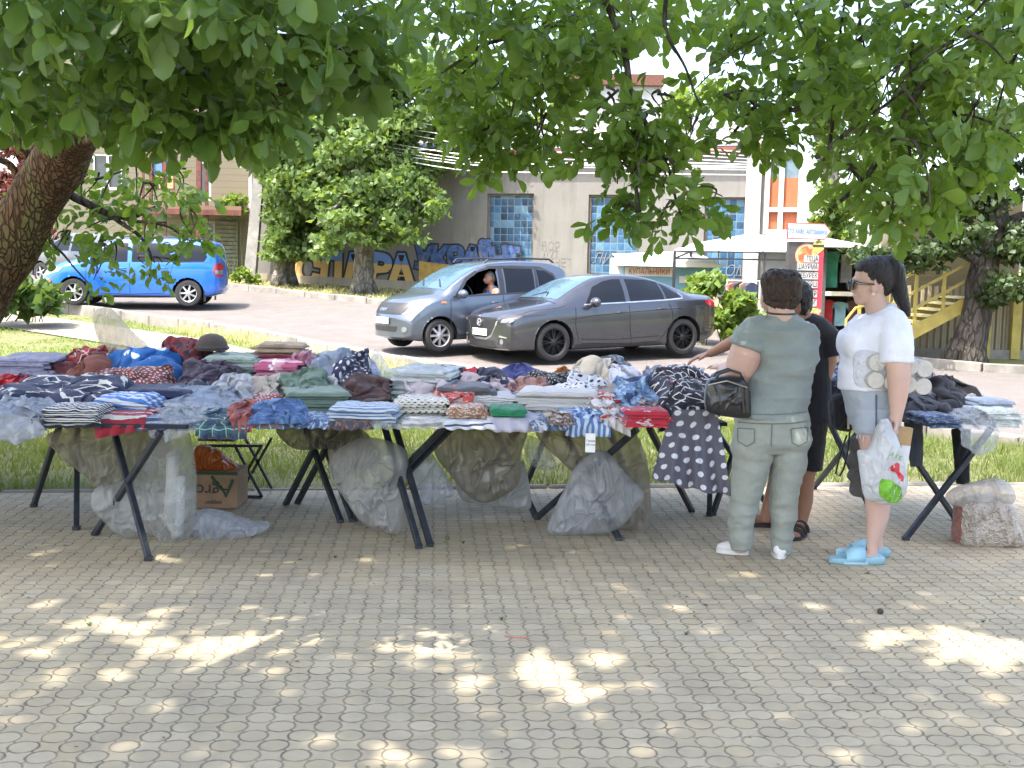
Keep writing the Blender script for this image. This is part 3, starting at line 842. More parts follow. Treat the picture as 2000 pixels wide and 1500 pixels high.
mb.bar(fr(ba - .1, bz0 - .12, -.25), fr(bb + .15, bz0 - .12, -.25), .55, .14); mb.build('frame', M_WHITE, bay)
mb = MB(); mb.bar(fr(ba - .12, bz0 - .26, -.2), fr(bb + .2, bz0 - .26, -.2), .45, .13); mb.build('ledge', mat('brown_ledge', (.3, .2, .13), .8), bay)
mb = MB(); mb.bar(fr(ba - .05, 0, .3), fr(bb + 2.5, 0, .3), .5, bz0 * 2 - .6, ); mb.build('base_wall', M_PLASTER, bay)
# taller block behind the roof
blk = thing('rear_block', 'grey upper block with a red brick parapet behind the hall roof', 'building', (3.5, 45, 1))
P0 = at(1118, 290, 45); P1 = at(1262, 168, 45)
mb = MB(); wall_mesh(mb, P0.x, P1.x + .6, 1, P1.z, [(at(1225, 270, 45).x, at(1258, 270, 45).x, at(1240, 272, 45).z, at(1240, 225, 45).z)], lambda s, z, d=0: Vector((s, 45 + d, z)), 3)
mb.build('wall', corrugated('grey_panel', (.36, .36, .37), (.46, .45, .45), 1.2), blk)
mb = MB(); mb.box(((P0.x + P1.x) / 2 + .2, 46.4, P1.z + .2), (P1.x - P0.x + .9, 3.2, .4)); mb.build('parapet', mat('red_brick', (.14, .06, .045), .9, var=.3, scale=20), blk)
mb = MB(); mb.box((at(1241, 250, 45).x, 45.3, at(1241, 248, 45).z), (.8, .1, 1.1)); mb.build('window', mat('dim_glass', (.12, .17, .2), .15), blk)

# ------------------------------------------------------------------ beige sided house on the left
hx0, hx1, HY = at(60, 400, 37.5).x, at(497, 400, 37.5).x, 37.5
house = thing('sided_house', 'two storey house in beige siding with a rusty steel balcony frame behind the blue minivan', 'house', ((hx0 + hx1) / 2, HY, 1.2))
def siding_mat(name, c, n=5.0):
    t = NT(name); o = t.coord('Object'); z = t.sep(o)[2]
    f = t.math('FRACT', t.math('MULTIPLY', z, n))
    e = t.ramp(f, [(0, (0, 0, 0)), (.1, (1, 1, 1))])
    g = t.noise(o, 1.0, 4)
    cc = t.mix(e, tuple(x * .45 for x in c), t.mix(g, tuple(x * .85 for x in c), c))
    return t.done(t.bsdf(cc, .6, 0, .3, t.bump(f, 1.0, .05)))
hp = lambda px, py: at(px, py, HY)
H = lambda a, b_, c, d: (hp(a, (c + d) / 2).x, hp(b_, (c + d) / 2).x, hp((a + b_) / 2, d).z, hp((a + b_) / 2, c).z)
oh = [H(294, 342, 300, 372), H(383, 412, 315, 392), H(384, 420, 432, 520), H(180, 240, 300, 370)]
mb = MB(); wall_mesh(mb, hx0, hx1, .8, 9.0, oh, lambda s, z, d=0: Vector((s, HY + d, z)), .35); mb.build('wall', siding_mat('beige_siding', (.3, .27, .19)), house)
M_DKGLASS = mat('dark_window_glass', (.035, .045, .055), .08, spec=.8)
def frame_window(h, y, parent, mullions=1, fm=None, gm=None, name='window'):
    mb = MB(); t = .07
    mb.box(((h[0] + h[1]) / 2, y + .06, h[2] + t / 2), (h[1] - h[0], .08, t)); mb.box(((h[0] + h[1]) / 2, y + .06, h[3] - t / 2), (h[1] - h[0], .08, t))
    for k in range(mullions + 2):
        x = lerp(h[0] + t / 2, h[1] - t / 2, k / (mullions + 1)); mb.box((x, y + .058, (h[2] + h[3]) / 2), (t, .08, h[3] - h[2] - 2 * t))
    f = mb.build(name, fm or M_WHITE, parent)
    g = MB(); g.box(((h[0] + h[1]) / 2, y + .1, (h[2] + h[3]) / 2), (h[1] - h[0] - .02, .02, h[3] - h[2] - .02)); g.build('pane', gm or M_DKGLASS, f)
    return f
t = NT('flag_pane'); z_ = t.sep(t.coord('Object'))[2]
zf = hp(318, 345).z - 1.2
t_c = t.ramp(t.math('ADD', t.math('MULTIPLY', t.math('SUBTRACT', z_, zf), .6), .5), [(.0, (.1, .11, .12)), (.26, (.4, .3, .14)), (.49, (.42, .26, .1)), (.52, (.1, .2, .45)), (.95, (.1, .2, .45)), (1, (.05, .06, .07))], 'CONSTANT')
M_FLAGPANE = t.done(t.bsdf(t_c, .3))
frame_window(oh[0], HY, house, 1, mat('rust_red_steel', (.12, .035, .025), .7, var=.3), M_FLAGPANE)
frame_window(oh[1], HY, house, 0); frame_window(oh[2], HY, house, 0, None, None, 'door'); frame_window(oh[3], HY, house, 1)
M_RUST = mat('rust_red_steel', (.12, .035, .025), .7)
bc = thing('balcony', 'brown steel balcony deck on rust red posts in front of the beige house', 'balcony', (at(380, 410, 35.6).x, 35.6, 1.1))
zb2 = at(380, 405, 35.6).z
mb = MB(); mb.box(((at(258, 400, 35.6).x + at(472, 400, 35.6).x) / 2, 36.5, zb2), (at(472, 400, 35.6).x - at(258, 400, 35.6).x, 1.9, .12)); mb.build('deck', mat('brown_deck', (.16, .1, .06), .8), bc)
mb = MB(); mb.box(((at(258, 392, 35.6).x + at(472, 392, 35.6).x) / 2, 35.58, zb2 - .14), (at(472, 400, 35.6).x - at(258, 400, 35.6).x, .08, .16)); mb.build('beam', M_RUST, bc)
for px, w in ((292, .09), (320, .07), (277, .06), (386, .14), (401, .09)):
    x = at(px, 400, 35.6).x; mb = MB(); mb.bar((x, 35.7, gz(x, 35.7)), (x + .03, 35.7, at(px, 300, 35.6).z + 1.0), w, w); mb.build('post', M_RUST, bc)
grl = MB(); a = H(424, 466, 436, 528); 
for k in range(15): 
    z = lerp(a[2] - .3, a[3], k / 14); grl.box(((a[0] + a[1]) / 2, HY - .1, z), (a[1] - a[0], .05, .1))
grl.build('slatted_screen', mat('grey_slats', (.3, .3, .22), .7), house)
mb = MB(); x_ = (hp(498, 400).x + hp(545, 400).x) / 2
mb.box((x_, 37.0, 3), (hp(545, 400).x - hp(498, 400).x, .8, 4.4)); pier = thing('white_pier', 'whitewashed masonry pier between the beige house and the grey hall', 'wall', (x_, 37.0, 1)); mb.build('pier', M_WHITE, pier)
# concrete pole and power lines
pb = atg(488, 541); pb = Vector((at(488, 541, 35.2).x, 35.2, gz(-8, 35.2)))
pole = thing('concrete_pole', 'square tapered concrete utility pole leaning slightly between house and hall', 'utility pole', pb)
pt_ = at(514, 262, 35.2); up_ = (pt_ - pb) / (pt_.z - pb.z)
mb = MB(); 
def frustum(mb, a, b, wa, wb):
    a, b = Vector(a), Vector(b)
    vs = [a + Vector((sx * wa / 2, sy * wa / 2, 0)) for sx, sy in ((-1, -1), (1, -1), (1, 1), (-1, 1))] + [b + Vector((sx * wb / 2, sy * wb / 2, 0)) for sx, sy in ((-1, -1), (1, -1), (1, 1), (-1, 1))]
    mb.add(vs, [(3, 2, 1, 0), (4, 5, 6, 7), (0, 1, 5, 4), (1, 2, 6, 5), (2, 3, 7, 6), (3, 0, 4, 7)])
ptop = pb + up_ * 8.0
frustum(mb, pb - up_ * .2, ptop, .34, .2); mb.build('pole', mat('concrete', (.27, .26, .24), .9, var=.2, scale=4, bump=.3), pole)
mb = MB(); mb.bar(ptop + Vector((-.8, 0, -.4)), ptop + Vector((.8, 0, -.4)), .08, .08)
for k in range(4): mb.tube([ptop + Vector((-.7 + k * .46, 0, -.36)), ptop + Vector((-.7 + k * .46, 0, -.2))], .04, 6)
mb.build('crossarm', mat('galvanised', (.4, .4, .4), .5, .6), pole)
M_WIRE = mat('bare_wire', (.6, .6, .58), .35, .3)
wires = [((505, 150), (760, 218), (960, 250), (1480, 300)), ((505, 165), (760, 228), (960, 262), (1480, 306)), ((510, 205), (760, 246), (960, 274), (1480, 312)), ((512, 222), (760, 256), (960, 288), (1480, 318)),
         ((512, 228), (740, 276), (960, 306), (1480, 322)), ((512, 236), (740, 284), (960, 314), (1480, 326)), ((512, 240), (740, 291), (960, 319), (1480, 328)), ((512, 242), (740, 296), (960, 324), (1480, 332)), ((512, 245), (740, 304), (960, 336), (1480, 342))]
for i, w in enumerate(wires):
    P = [at(w[0][0], w[0][1], 35.1), at(w[1][0], w[1][1], 32.5), at(w[2][0], w[2][1], 31.2), at(w[3][0], w[3][1], 29.8)]
    pts = []
    for k in range(25):
        u = k / 24; pts.append(Vector([smooth_interp([(0, P[0][j]), (.3, P[1][j]), (.53, P[2][j]), (1, P[3][j])], u) for j in range(3)]))
    mb = MB(); mb.tube(pts, .011 if i < 4 else .014, 5)
    tag(mb.build('power_line', M_WIRE, smooth=True), 'thin bare overhead wire strung from the concrete pole past the hall front', 'wire', 'overhead wires along the hall')

# ------------------------------------------------------------------ market stalls across the street
M_SHEET = mat('white_tarpaulin', (.62, .62, .6), .6, var=.05)
M_IRON = mat('black_steel', (.02, .02, .022), .5)
tent = thing('sun_tent', 'white market canopy on a black tube frame left of the food sign', 'tent', (at(1490, 600, 26).x, 26, gz(5, 26)))
c1, c2 = at(1318, 487, 25.2), at(1662, 492, 25.2); c3, c4 = at(1690, 478, 28.6), at(1350, 476, 28.6); r1, r2 = at(1450, 459, 27), at(1600, 462, 27)
mb = MB(); dz = Vector((0, 0, -.03))
vs = [c1, c2, c3, c4, r1, r2]; mb.add(vs + [v + dz for v in vs], [(0, 1, 5, 4), (1, 2, 5), (2, 3, 4, 5), (3, 0, 4), (6, 7, 11, 10), (7, 8, 11), (8, 9, 10, 11), (9, 6, 10), (0, 1, 7, 6), (1, 2, 8, 7), (2, 3, 9, 8), (3, 0, 6, 9)])
mb.build('canopy', M_SHEET, tent)
for c in (c1, c2, c3, c4):
    mb = MB(); mb.bar((c.x, c.y, gz(c.x, c.y)), (c.x, c.y, c.z - .05), .06); mb.build('pole', M_IRON, tent)
mb = MB()
for a, b_ in ((c1, c2), (c2, c3), (c3, c4), (c4, c1)): 
    d_ = Vector((0, 0, .19)); mb.bar(a - d_, b_ - d_, .035); mb.bar(a - dz * 2 - Vector((0, 0, .1)), b_ - dz * 2 - Vector((0, 0, .1)), .03)
for k in range(1, 4): 
    q = c1.lerp(c2, k / 4); mb.bar(q - Vector((0, 0, .19)), q, .025)
mb.build('rails', M_IRON, tent)
# blue kiosk
K0, K1_ = at(1216, 600, 27.4), at(1392, 600, 27.4)
zk = at(1300, 521, 27.4).z; kio = thing('swimwear_kiosk', 'light blue sales kiosk with a white roof and red lettering', 'kiosk', ((K0.x + K1_.x) / 2, 28.4, gz(3, 28)))
mb = MB(); mb.box(((K0.x + K1_.x) / 2, 28.4, (zk + .4) / 2), (K1_.x - K0.x, 2.0, zk - .4)); mb.build('body', mat('sky_blue_paint', (.13, .26, .37), .6, var=.1, scale=2), kio)
mb = MB(); mb.box(((K0.x + K1_.x) / 2, 28.3, zk + .035), (K1_.x - K0.x + .25, 2.5, .07)); mb.add([(K0.x - .1, 27.05, zk + .072), (K0.x + 1.4, 27.05, zk + .12), (K1_.x + .1, 27.05, zk + .072), (K0.x - .1, 29.5, zk + .3), (K0.x + 1.4, 29.5, zk + .4), (K1_.x + .1, 29.5, zk + .3)], [(0, 1, 4, 3), (1, 2, 5, 4), (0, 1, 2), (3, 4, 5)]); mb.build('roof', M_SHEET, kio)
mb = MB(); mb.box((at(1268, 531, 27.38).x, 27.385, at(1268, 531, 27.38).z), (1.12, .02, .2)); pl = mb.build('sign_board', M_WHITE, kio)
q = at(1268, 531, 27.36); text_part('КУПАЛЬНИКИ', 'lettering', mat('red_letters', (.4, .03, .03), .6), pl, face_frame(q, (1, 0, 0)), .19, .002, xs=.72)
for px, py, w, h in ((1335, 546, .2, .16), (1370, 550, .16, .12)):
    mb = MB(); q = at(px, py, 27.385); mb.box(q, (w, .015, h)); mb.build('price_notice', M_WHITE, kio)
mb = MB(); mb.box((at(1205, 528, 28).x, 28, at(1205, 525, 28).z), (.32, .3, .5), bev=.02); tag(mb.build('meter_box', M_WHITE), 'small white meter box on the wall left of the blue kiosk', 'meter box')
# food sign pillar
PY = 20.0
pa, pb2 = at(1537, 600, PY), at(1603, 600, PY); zp = at(1570, 472, PY).z; pxm = (pa.x + pb2.x) / 2; PW = pb2.x - pa.x
pil = thing('food_sign', 'tall dark and red food sign pillar with pizza pictures and an arrow board on top', 'sign', (pxm, PY, gz(pxm, PY)))
g0 = gz(pxm, PY)
mb = MB(); mb.box((pxm, PY + .12, (zp + g0) / 2), (PW, .24, zp - g0)); mb.build('panel', mat('charcoal_print', (.05, .045, .045), .5), pil)
mb = MB(); mb.box((pb2.x - .065, PY + .1, (zp + g0) / 2), (.14, .215, zp - g0 - .01)); mb.build('red_edge', mat('red_print', (.45, .03, .05), .5), pil)
def disc(c, r, m, name, off, parent=pil, seg=32, rz=1.0):
    mb = MB(); mb.add([(c.x + r * math.cos(6.2832 * k / seg), PY - off, c.z + r * rz * math.sin(6.2832 * k / seg)) for k in range(seg)], [tuple(range(seg))]); return mb.build(name, m, parent)
def food_mat(name, a, b_, c, sc):
    t = NT(name); o = t.coord('Object'); v = t.node('ShaderNodeTexVoronoi'); t.put(v.inputs[0], o); v.inputs['Scale'].default_value = sc
    f = t.sep(v.outputs['Color'])[0]
    return t.done(t.bsdf(t.ramp(f, [(0, a), (.35, b_), (.6, c), (.8, a), (.92, (.15, .25, .05))], 'CONSTANT'), .5))
pz = at(1577, 499, PY); 
for r_, m_, o_ in ((.2, mat('pizza_rim', (.5, .2, .08), .6), .006), (.185, mat('pizza_cheese', (.4, .3, .2), .6), .009), (.155, food_mat('pizza_top', (.32, .08, .03), (.38, .14, .05), (.42, .26, .1), 14), .012)): disc(pz + Vector((-.01, 0, 0)), r_, m_, 'pizza_picture', o_)
disc(at(1558, 558, PY), .15, mat('pie_crust', (.38, .25, .14), .6), 'food_picture', .006, rz=.6)
disc(at(1553, 566, PY), .1, food_mat('pie_filling', (.45, .1, .06), (.55, .2, .1), (.5, .35, .2), 16), 'food_picture', .01, rz=.55)
disc(at(1588, 601, PY), .14, mat('bun', (.35, .18, .07), .6), 'food_picture', .006, rz=.5)
disc(at(1590, 607, PY), .12, food_mat('bun_filling', (.5, .4, .15), (.2, .3, .08), (.55, .2, .1), 18), 'food_picture', .01, rz=.4)
bd = at(1600, 482, PY); mb = MB(); mb.add([(bd.x + x * .1 - .015, PY - .016, bd.z + z * .12) for x, z in ((-1, .35), (-.6, .8), (0, 1), (.6, .8), (1, .35), (.9, -.3), (0, -1), (-.9, -.3))], [tuple(range(8))]); mb.build('badge', mat('badge_yellow', (.5, .45, .08), .5), pil)
mb = MB(); mb.box((bd.x - .015, PY - .019, bd.z + .015), (.19, .006, .04)); mb.build('badge_band', M_BLACK, pil)
text_part('№1', 'lettering', M_BLACK, pil, face_frame((bd.x - .015, PY - .022, bd.z + .07), (1, 0, 0)), .06, .001)
for i, (txt, py) in enumerate((('ПІЦА', 506), ('ШАУРМА', 522), ('ЧЕБУРЕК', 539), ('БЕЛЯШ', 556), ('БУРГЕР', 574), ('ХОТ ДОГ', 592), ('КОФЕ', 619))):
    q = at(1604, py, PY); q.y = PY - .022; q.x = pb2.x - .085
    if txt == 'КОФЕ': q.x = pb2.x - .02
    w = .057 * len(txt)
    if txt != 'КОФЕ':
        mb = MB(); mb.box((q.x - w / 2 + .0, PY - .016, q.z), (w + .02, .006, .118)); mb.build('word_label', mat('label_print', (.36, .36, .34), .6), pil)
    text_part(txt, 'lettering', M_BLACK if txt != 'КОФЕ' else M_WHITE, pil, face_frame(q, (1, 0, 0)), .125, .001, 'RIGHT', xs=.62)
A = [at(1537, 434, PY - .03), at(1611, 437, PY - .03), at(1623, 452, PY - .03), at(1611, 469, PY - .03), at(1537, 467, PY - .03)]
mb = MB(); mb.prism([(p.x, p.z) for p in A], .05, Matrix.Translation((0, PY - .04, 0))); br = mb.build('arrow_board', mat('arrow_edge', (.4, .05, .05), .5), pil)
ce = sum(A, Vector()) / 5; mb = MB(); mb.prism([(ce.x + (p.x - ce.x) * .96, ce.z + (p.z - ce.z) * .88) for p in A], .004, Matrix.Translation((0, PY - .046, 0))); mb.build('arrow_face', mat('arrow_grey', (.36, .37, .37), .5, var=.05), br)
q = at(1575, 453, PY); q.y = PY - .05; text_part('СТО. КАФЕ. АВТОМИЙКА', 'lettering', mat('blue_letters', (.08, .2, .42), .6), br, face_frame(q, (1, 0, -.03)), .105, .001, xs=.52)

# clothes rails and the open stall behind the sign
def hanging(mb, x, y, z, w, h, seed, ang=0.0):
    r = random.Random(seed); n = 9; vs = []
    pts = [(-.5, -1), (-.46, -.4), (-.5, -.2), (-.72, -.3), (-.68, -.06), (-.2, 0), (.2, 0), (.68, -.06), (.72, -.3), (.5, -.2), (.46, -.4), (.5, -1)]
    c, s = math.cos(ang), math.sin(ang)
    P = [(x + a * w * .7 * c, y + a * w * .7 * s, z + b_ * h + r.uniform(-.01, .01)) for a, b_ in pts]
    k = len(P); mb.add(P + [(p[0] - s * .08 * .5, p[1] + .09, p[2]) for p in P], [tuple(range(k)), tuple(range(k, 2 * k))[::-1]] + [((i + 1) % k, i, k + i, k + (i + 1) % k) for i in range(k)])
def rail(label, x0, x1, y, zt, cols, seed, h=1.0):
    g = gz(x0, y); t = thing('clothes_rail', label, 'clothes rail', ((x0 + x1) / 2, y, g))
    mb = MB(); mb.tube([(x0, y, g), (x0, y, zt), (x1, y, zt), (x1, y, g)], .018, 6)
    for x in (x0, x1): mb.tube([(x, y - .25, g + .02), (x, y + .25, g + .02)], .018, 6)
    mb.build('rail_frame', M_WHITE, t, normals=False)
    for i, c in enumerate(cols):
        x = lerp(x0 + .1, x1 - .1, (i + .5) / len(cols)); mb = MB(); hanging(mb, x, y - .04, zt - .04, .34, h * (.75 + .25 * ((i * 7 + seed) % 5) / 4), seed + i, .5)
        tag(mb.build('hanging_garment', mat('rail_cloth_%02d%02d%02d' % tuple(int(q * 99) for q in c), c, .9, var=.2)), COLN[c] + ' garment hanging on ' + label.split(' with')[0].replace('clothes rail', 'the clothes rail'), 'garment')
COLN = {(.03, .03, .035): 'black', (.3, .2, .14): 'tan', (.05, .06, .12): 'navy', (.35, .12, .1): 'brick red', (.2, .2, .2): 'grey', (.08, .15, .28): 'blue', (.55, .45, .35): 'cream', (.05, .25, .17): 'green', (.4, .03, .05): 'red', (.2, .35, .5): 'sky blue', (.12, .05, .06): 'maroon'}
rail('low clothes rail across the street with mixed dark garments', at(1418, 600, 24.2).x, at(1482, 600, 24.2).x, 24.2, at(1450, 548, 24.2).z, [(.35, .12, .1), (.03, .03, .035), (.3, .2, .14), (.05, .06, .12)], 3)
rail('clothes rail under the tent with dark trousers', at(1485, 600, 25.6).x, at(1535, 600, 25.6).x, 25.6, at(1500, 540, 25.6).z, [(.2, .2, .2), (.12, .05, .06), (.08, .15, .28)], 5)
st = thing('open_stall', 'dark open market stall with a white shelf behind the food sign', 'stall', (at(1665, 600, 24.6).x, 24.6, gz(7, 24.6)))
sx0, sx1 = at(1606, 600, 24.6).x, at(1750, 600, 24.6).x; g = gz(7, 24.6); zt_ = at(1650, 486, 24.6).z
mb = MB(); mb.box(((sx0 + sx1) / 2, 26.2, (g + zt_) / 2), (sx1 - sx0, .08, zt_ - g)); mb.box((sx0, 25.4, (g + zt_) / 2), (.07, 1.7, zt_ - g - .01)); mb.box((sx1, 25.4, (g + zt_) / 2), (.07, 1.7, zt_ - g - .01)); mb.build('walls', mat('stall_grey', (.07, .07, .075), .8), st)
mb = MB(); mb.box(((sx0 + sx1) / 2, 25.3, zt_ + .05), (sx1 - sx0 + .4, 2.4, .06)); mb.build('roof', M_SHEET, st)
mb = MB(); mb.box(((sx0 + sx1) / 2, 24.7, at(1650, 574, 24.6).z), (sx1 - sx0 + .1, .3, .09)); mb.build('shelf', mat('pale_board', (.5, .47, .4), .7), st)
for i, (px, py, w, h, c) in enumerate(((1626, 492, .38, .75, (.05, .25, .17)), (1655, 496, .34, .6, (.2, .2, .2)), (1618, 586, .3, .5, (.4, .03, .05)), (1642, 590, .34, .5, (.2, .35, .5)), (1668, 586, .3, .6, (.12, .05, .06)), (1690, 588, .3, .55, (.03, .03, .035)))):
    mb = MB(); q = at(px, py, 24.9); hanging(mb, q.x, q.y, q.z, w, h, i + 40, 0); tag(mb.build('hanging_garment', mat('rail_cloth_%02d%02d%02d' % tuple(int(q_ * 99) for q_ in c), c, .9, var=.2)), COLN[c] + (' top hung above' if py < 550 else ' garment hung below') + ' the white shelf of the open stall', 'garment')

# ------------------------------------------------------------------ beige fence, yellow stairs at the right
fy = 21.7; fx0, fx1 = at(1690, 700, fy).x, 16.0; fz1 = at(1900, 560, fy).z
M_BEIGE = corrugated('beige_corrugated', (.31, .265, .175), (.38, .33, .23), 8)
fen = thing('beige_fence', 'beige corrugated metal fence wall behind the yellow stairs', 'fence', ((fx0 + fx1) / 2, fy, 0))
mb = MB(); mb.box(((fx0 + fx1) / 2, fy + .05, (fz1 + .3) / 2), (fx1 - fx0, .1, fz1 - .3)); mb.build('sheet', M_BEIGE, fen)
mb = MB(); mb.box(((fx0 + fx1) / 2, fy + .03, .2), (fx1 - fx0, .2, .26)); mb.build('plinth', mat('grey_plinth', (.25, .23, .2), .9), fen)
M_YEL = mat('yellow_paint', (.42, .33, .07), .55, var=.12)
for px in (1927, 1985): 
    x = at(px, 650, fy - .1).x; mb = MB(); mb.bar((x, fy - .06, gz(x, fy)), (x, fy - .06, fz1), .16, .1); mb.build('post', M_YEL, fen)
hw = thing('beige_annex', 'beige sided annex wall above the fence beside the yellow stairs', 'building', (at(1780, 600, 22.3).x, 22.3, 0))
ax0, ax1 = at(1768, 600, 22.4).x, at(1990, 600, 22.4).x
mb = MB(); mb.box(((ax0 + ax1) / 2, 23.4, 2.0), (ax1 - ax0, 1.8, at(1850, 440, 22.4).z - .1)); mb.build('wall', siding_mat('annex_siding', (.32, .27, .165), 9), hw)
stt = thing('yellow_stairs', 'yellow steel outdoor staircase with a pipe railing climbing to the right', 'stairs', (at(1670, 700, 20.9).x, 20.9, .1))
A0, A1 = at(1668, 700, 20.9), at(1890, 575, 20.9); g = gz(6, 20.9); A0.z = g + .1
N = 10
for k in range(N):
    q = A0.lerp(A1, (k + .5) / N); mb = MB(); mb.box((q.x, 21.3, q.z), (.3, 1.1, .04)); mb.build('tread', mat('pale_yellow_paint', (.62, .55, .3), .6), stt)
for y in (20.74, 21.68):
    mb = MB(); mb.bar((A0.x, y, A0.z - .12), (A1.x, y, A1.z - .12), .06, .22); mb.build('stringer', M_YEL, stt)
for y in (20.72,):
    mb = MB()
    for k in range(5):
        q = A0.lerp(A1, k / 4); mb.bar((q.x, y, q.z), (q.x, y, q.z + .95), .05)
    for h in (.95, .6, .3): mb.bar((A0.x, y, A0.z + h), (A1.x, y, A1.z + h), .045)
    mb.build('railing', M_YEL, stt)
mb = MB(); a_ = at(1652, 640, 20.3); mb.tube([(a_.x, 20.3, g), (a_.x, 20.3, g + .75), (a_.x + .15, 20.3, g + .95), (a_.x + .7, 20.3, g + 1.1), (a_.x + .7, 20.3, g)], .025, 6)
tag(mb.build('pipe_rail', M_YEL, normals=False), 'bent yellow pipe hoop at the foot of the stairs', 'railing')
mb = MB(); mb.box((at(1625, 715, 20.4).x, 20.6, g + .18), (.9, .3, .4), bev=.03); tag(mb.build('concrete_block', mat('concrete', (.27, .26, .24), .9), smooth=False), 'low grey concrete block on the pavement by the food sign', 'block')
# ------------------------------------------------------------------ cars
from mathutils.bvhtree import BVHTree
def car_paint(name, col, metal=.55, rough=.32):
    if name in MATS: return MATS[name]
    t = NT(name); o = t.coord('Object')
    d = t.ramp(t.noise(o, 2.5, 5, .7), [(.4, (0, 0, 0)), (.8, (1, 1, 1))])
    z = t.sep(o)[2]
    low = t.math('MULTIPLY', t.math('SUBTRACT', .62, z), 1.1, clamp=True)
    f = t.math('MULTIPLY', t.math('ADD', t.math('MULTIPLY', d, .06), t.math('MULTIPLY', low, t.noise(o, 9, 4))), .5, clamp=True)
    c = t.mix(f, col, (.2, .18, .15))
    r = t.math('ADD', rough, t.math('MULTIPLY', f, .5))
    MATS[name] = t.done(t.bsdf(c, r, metal, .5, None, .8))
    return MATS[name]
M_TYRE = mat('tyre_rubber', (.022, .022, .023), .85, var=.2)
M_TRIM = mat('black_trim', (.018, .018, .02), .45)
M_CHROME = mat('chrome', (.55, .55, .57), .3, .9)
M_CGLASS = mat('tinted_car_glass', (.008, .01, .014), .06, spec=.22, var=.05)
M_SGLASS = mat('sky_tinted_windscreen', (.05, .09, .13), .06, spec=.5, var=.05)  # blue of the reflected sky is put into the base colour
M_WELL = mat('wheel_well', (.01, .01, .01), .9)
M_SEAM = mat('door_gap', (.012, .012, .013), .7)
M_LAMP = mat('lamp_glass', (.2, .215, .225), .1, .2, .9, var=.3, scale=14)
M_REDLAMP = mat('red_lamp', (.35, .015, .02), .12, 0, .8)
M_AMBER = mat('amber_lamp', (.6, .16, .03), .2)
M_SILVER = mat('wheel_silver', (.5, .5, .51), .35, .7)
M_PLATE = mat('plate_white', (.72, .72, .7), .5, var=.04)

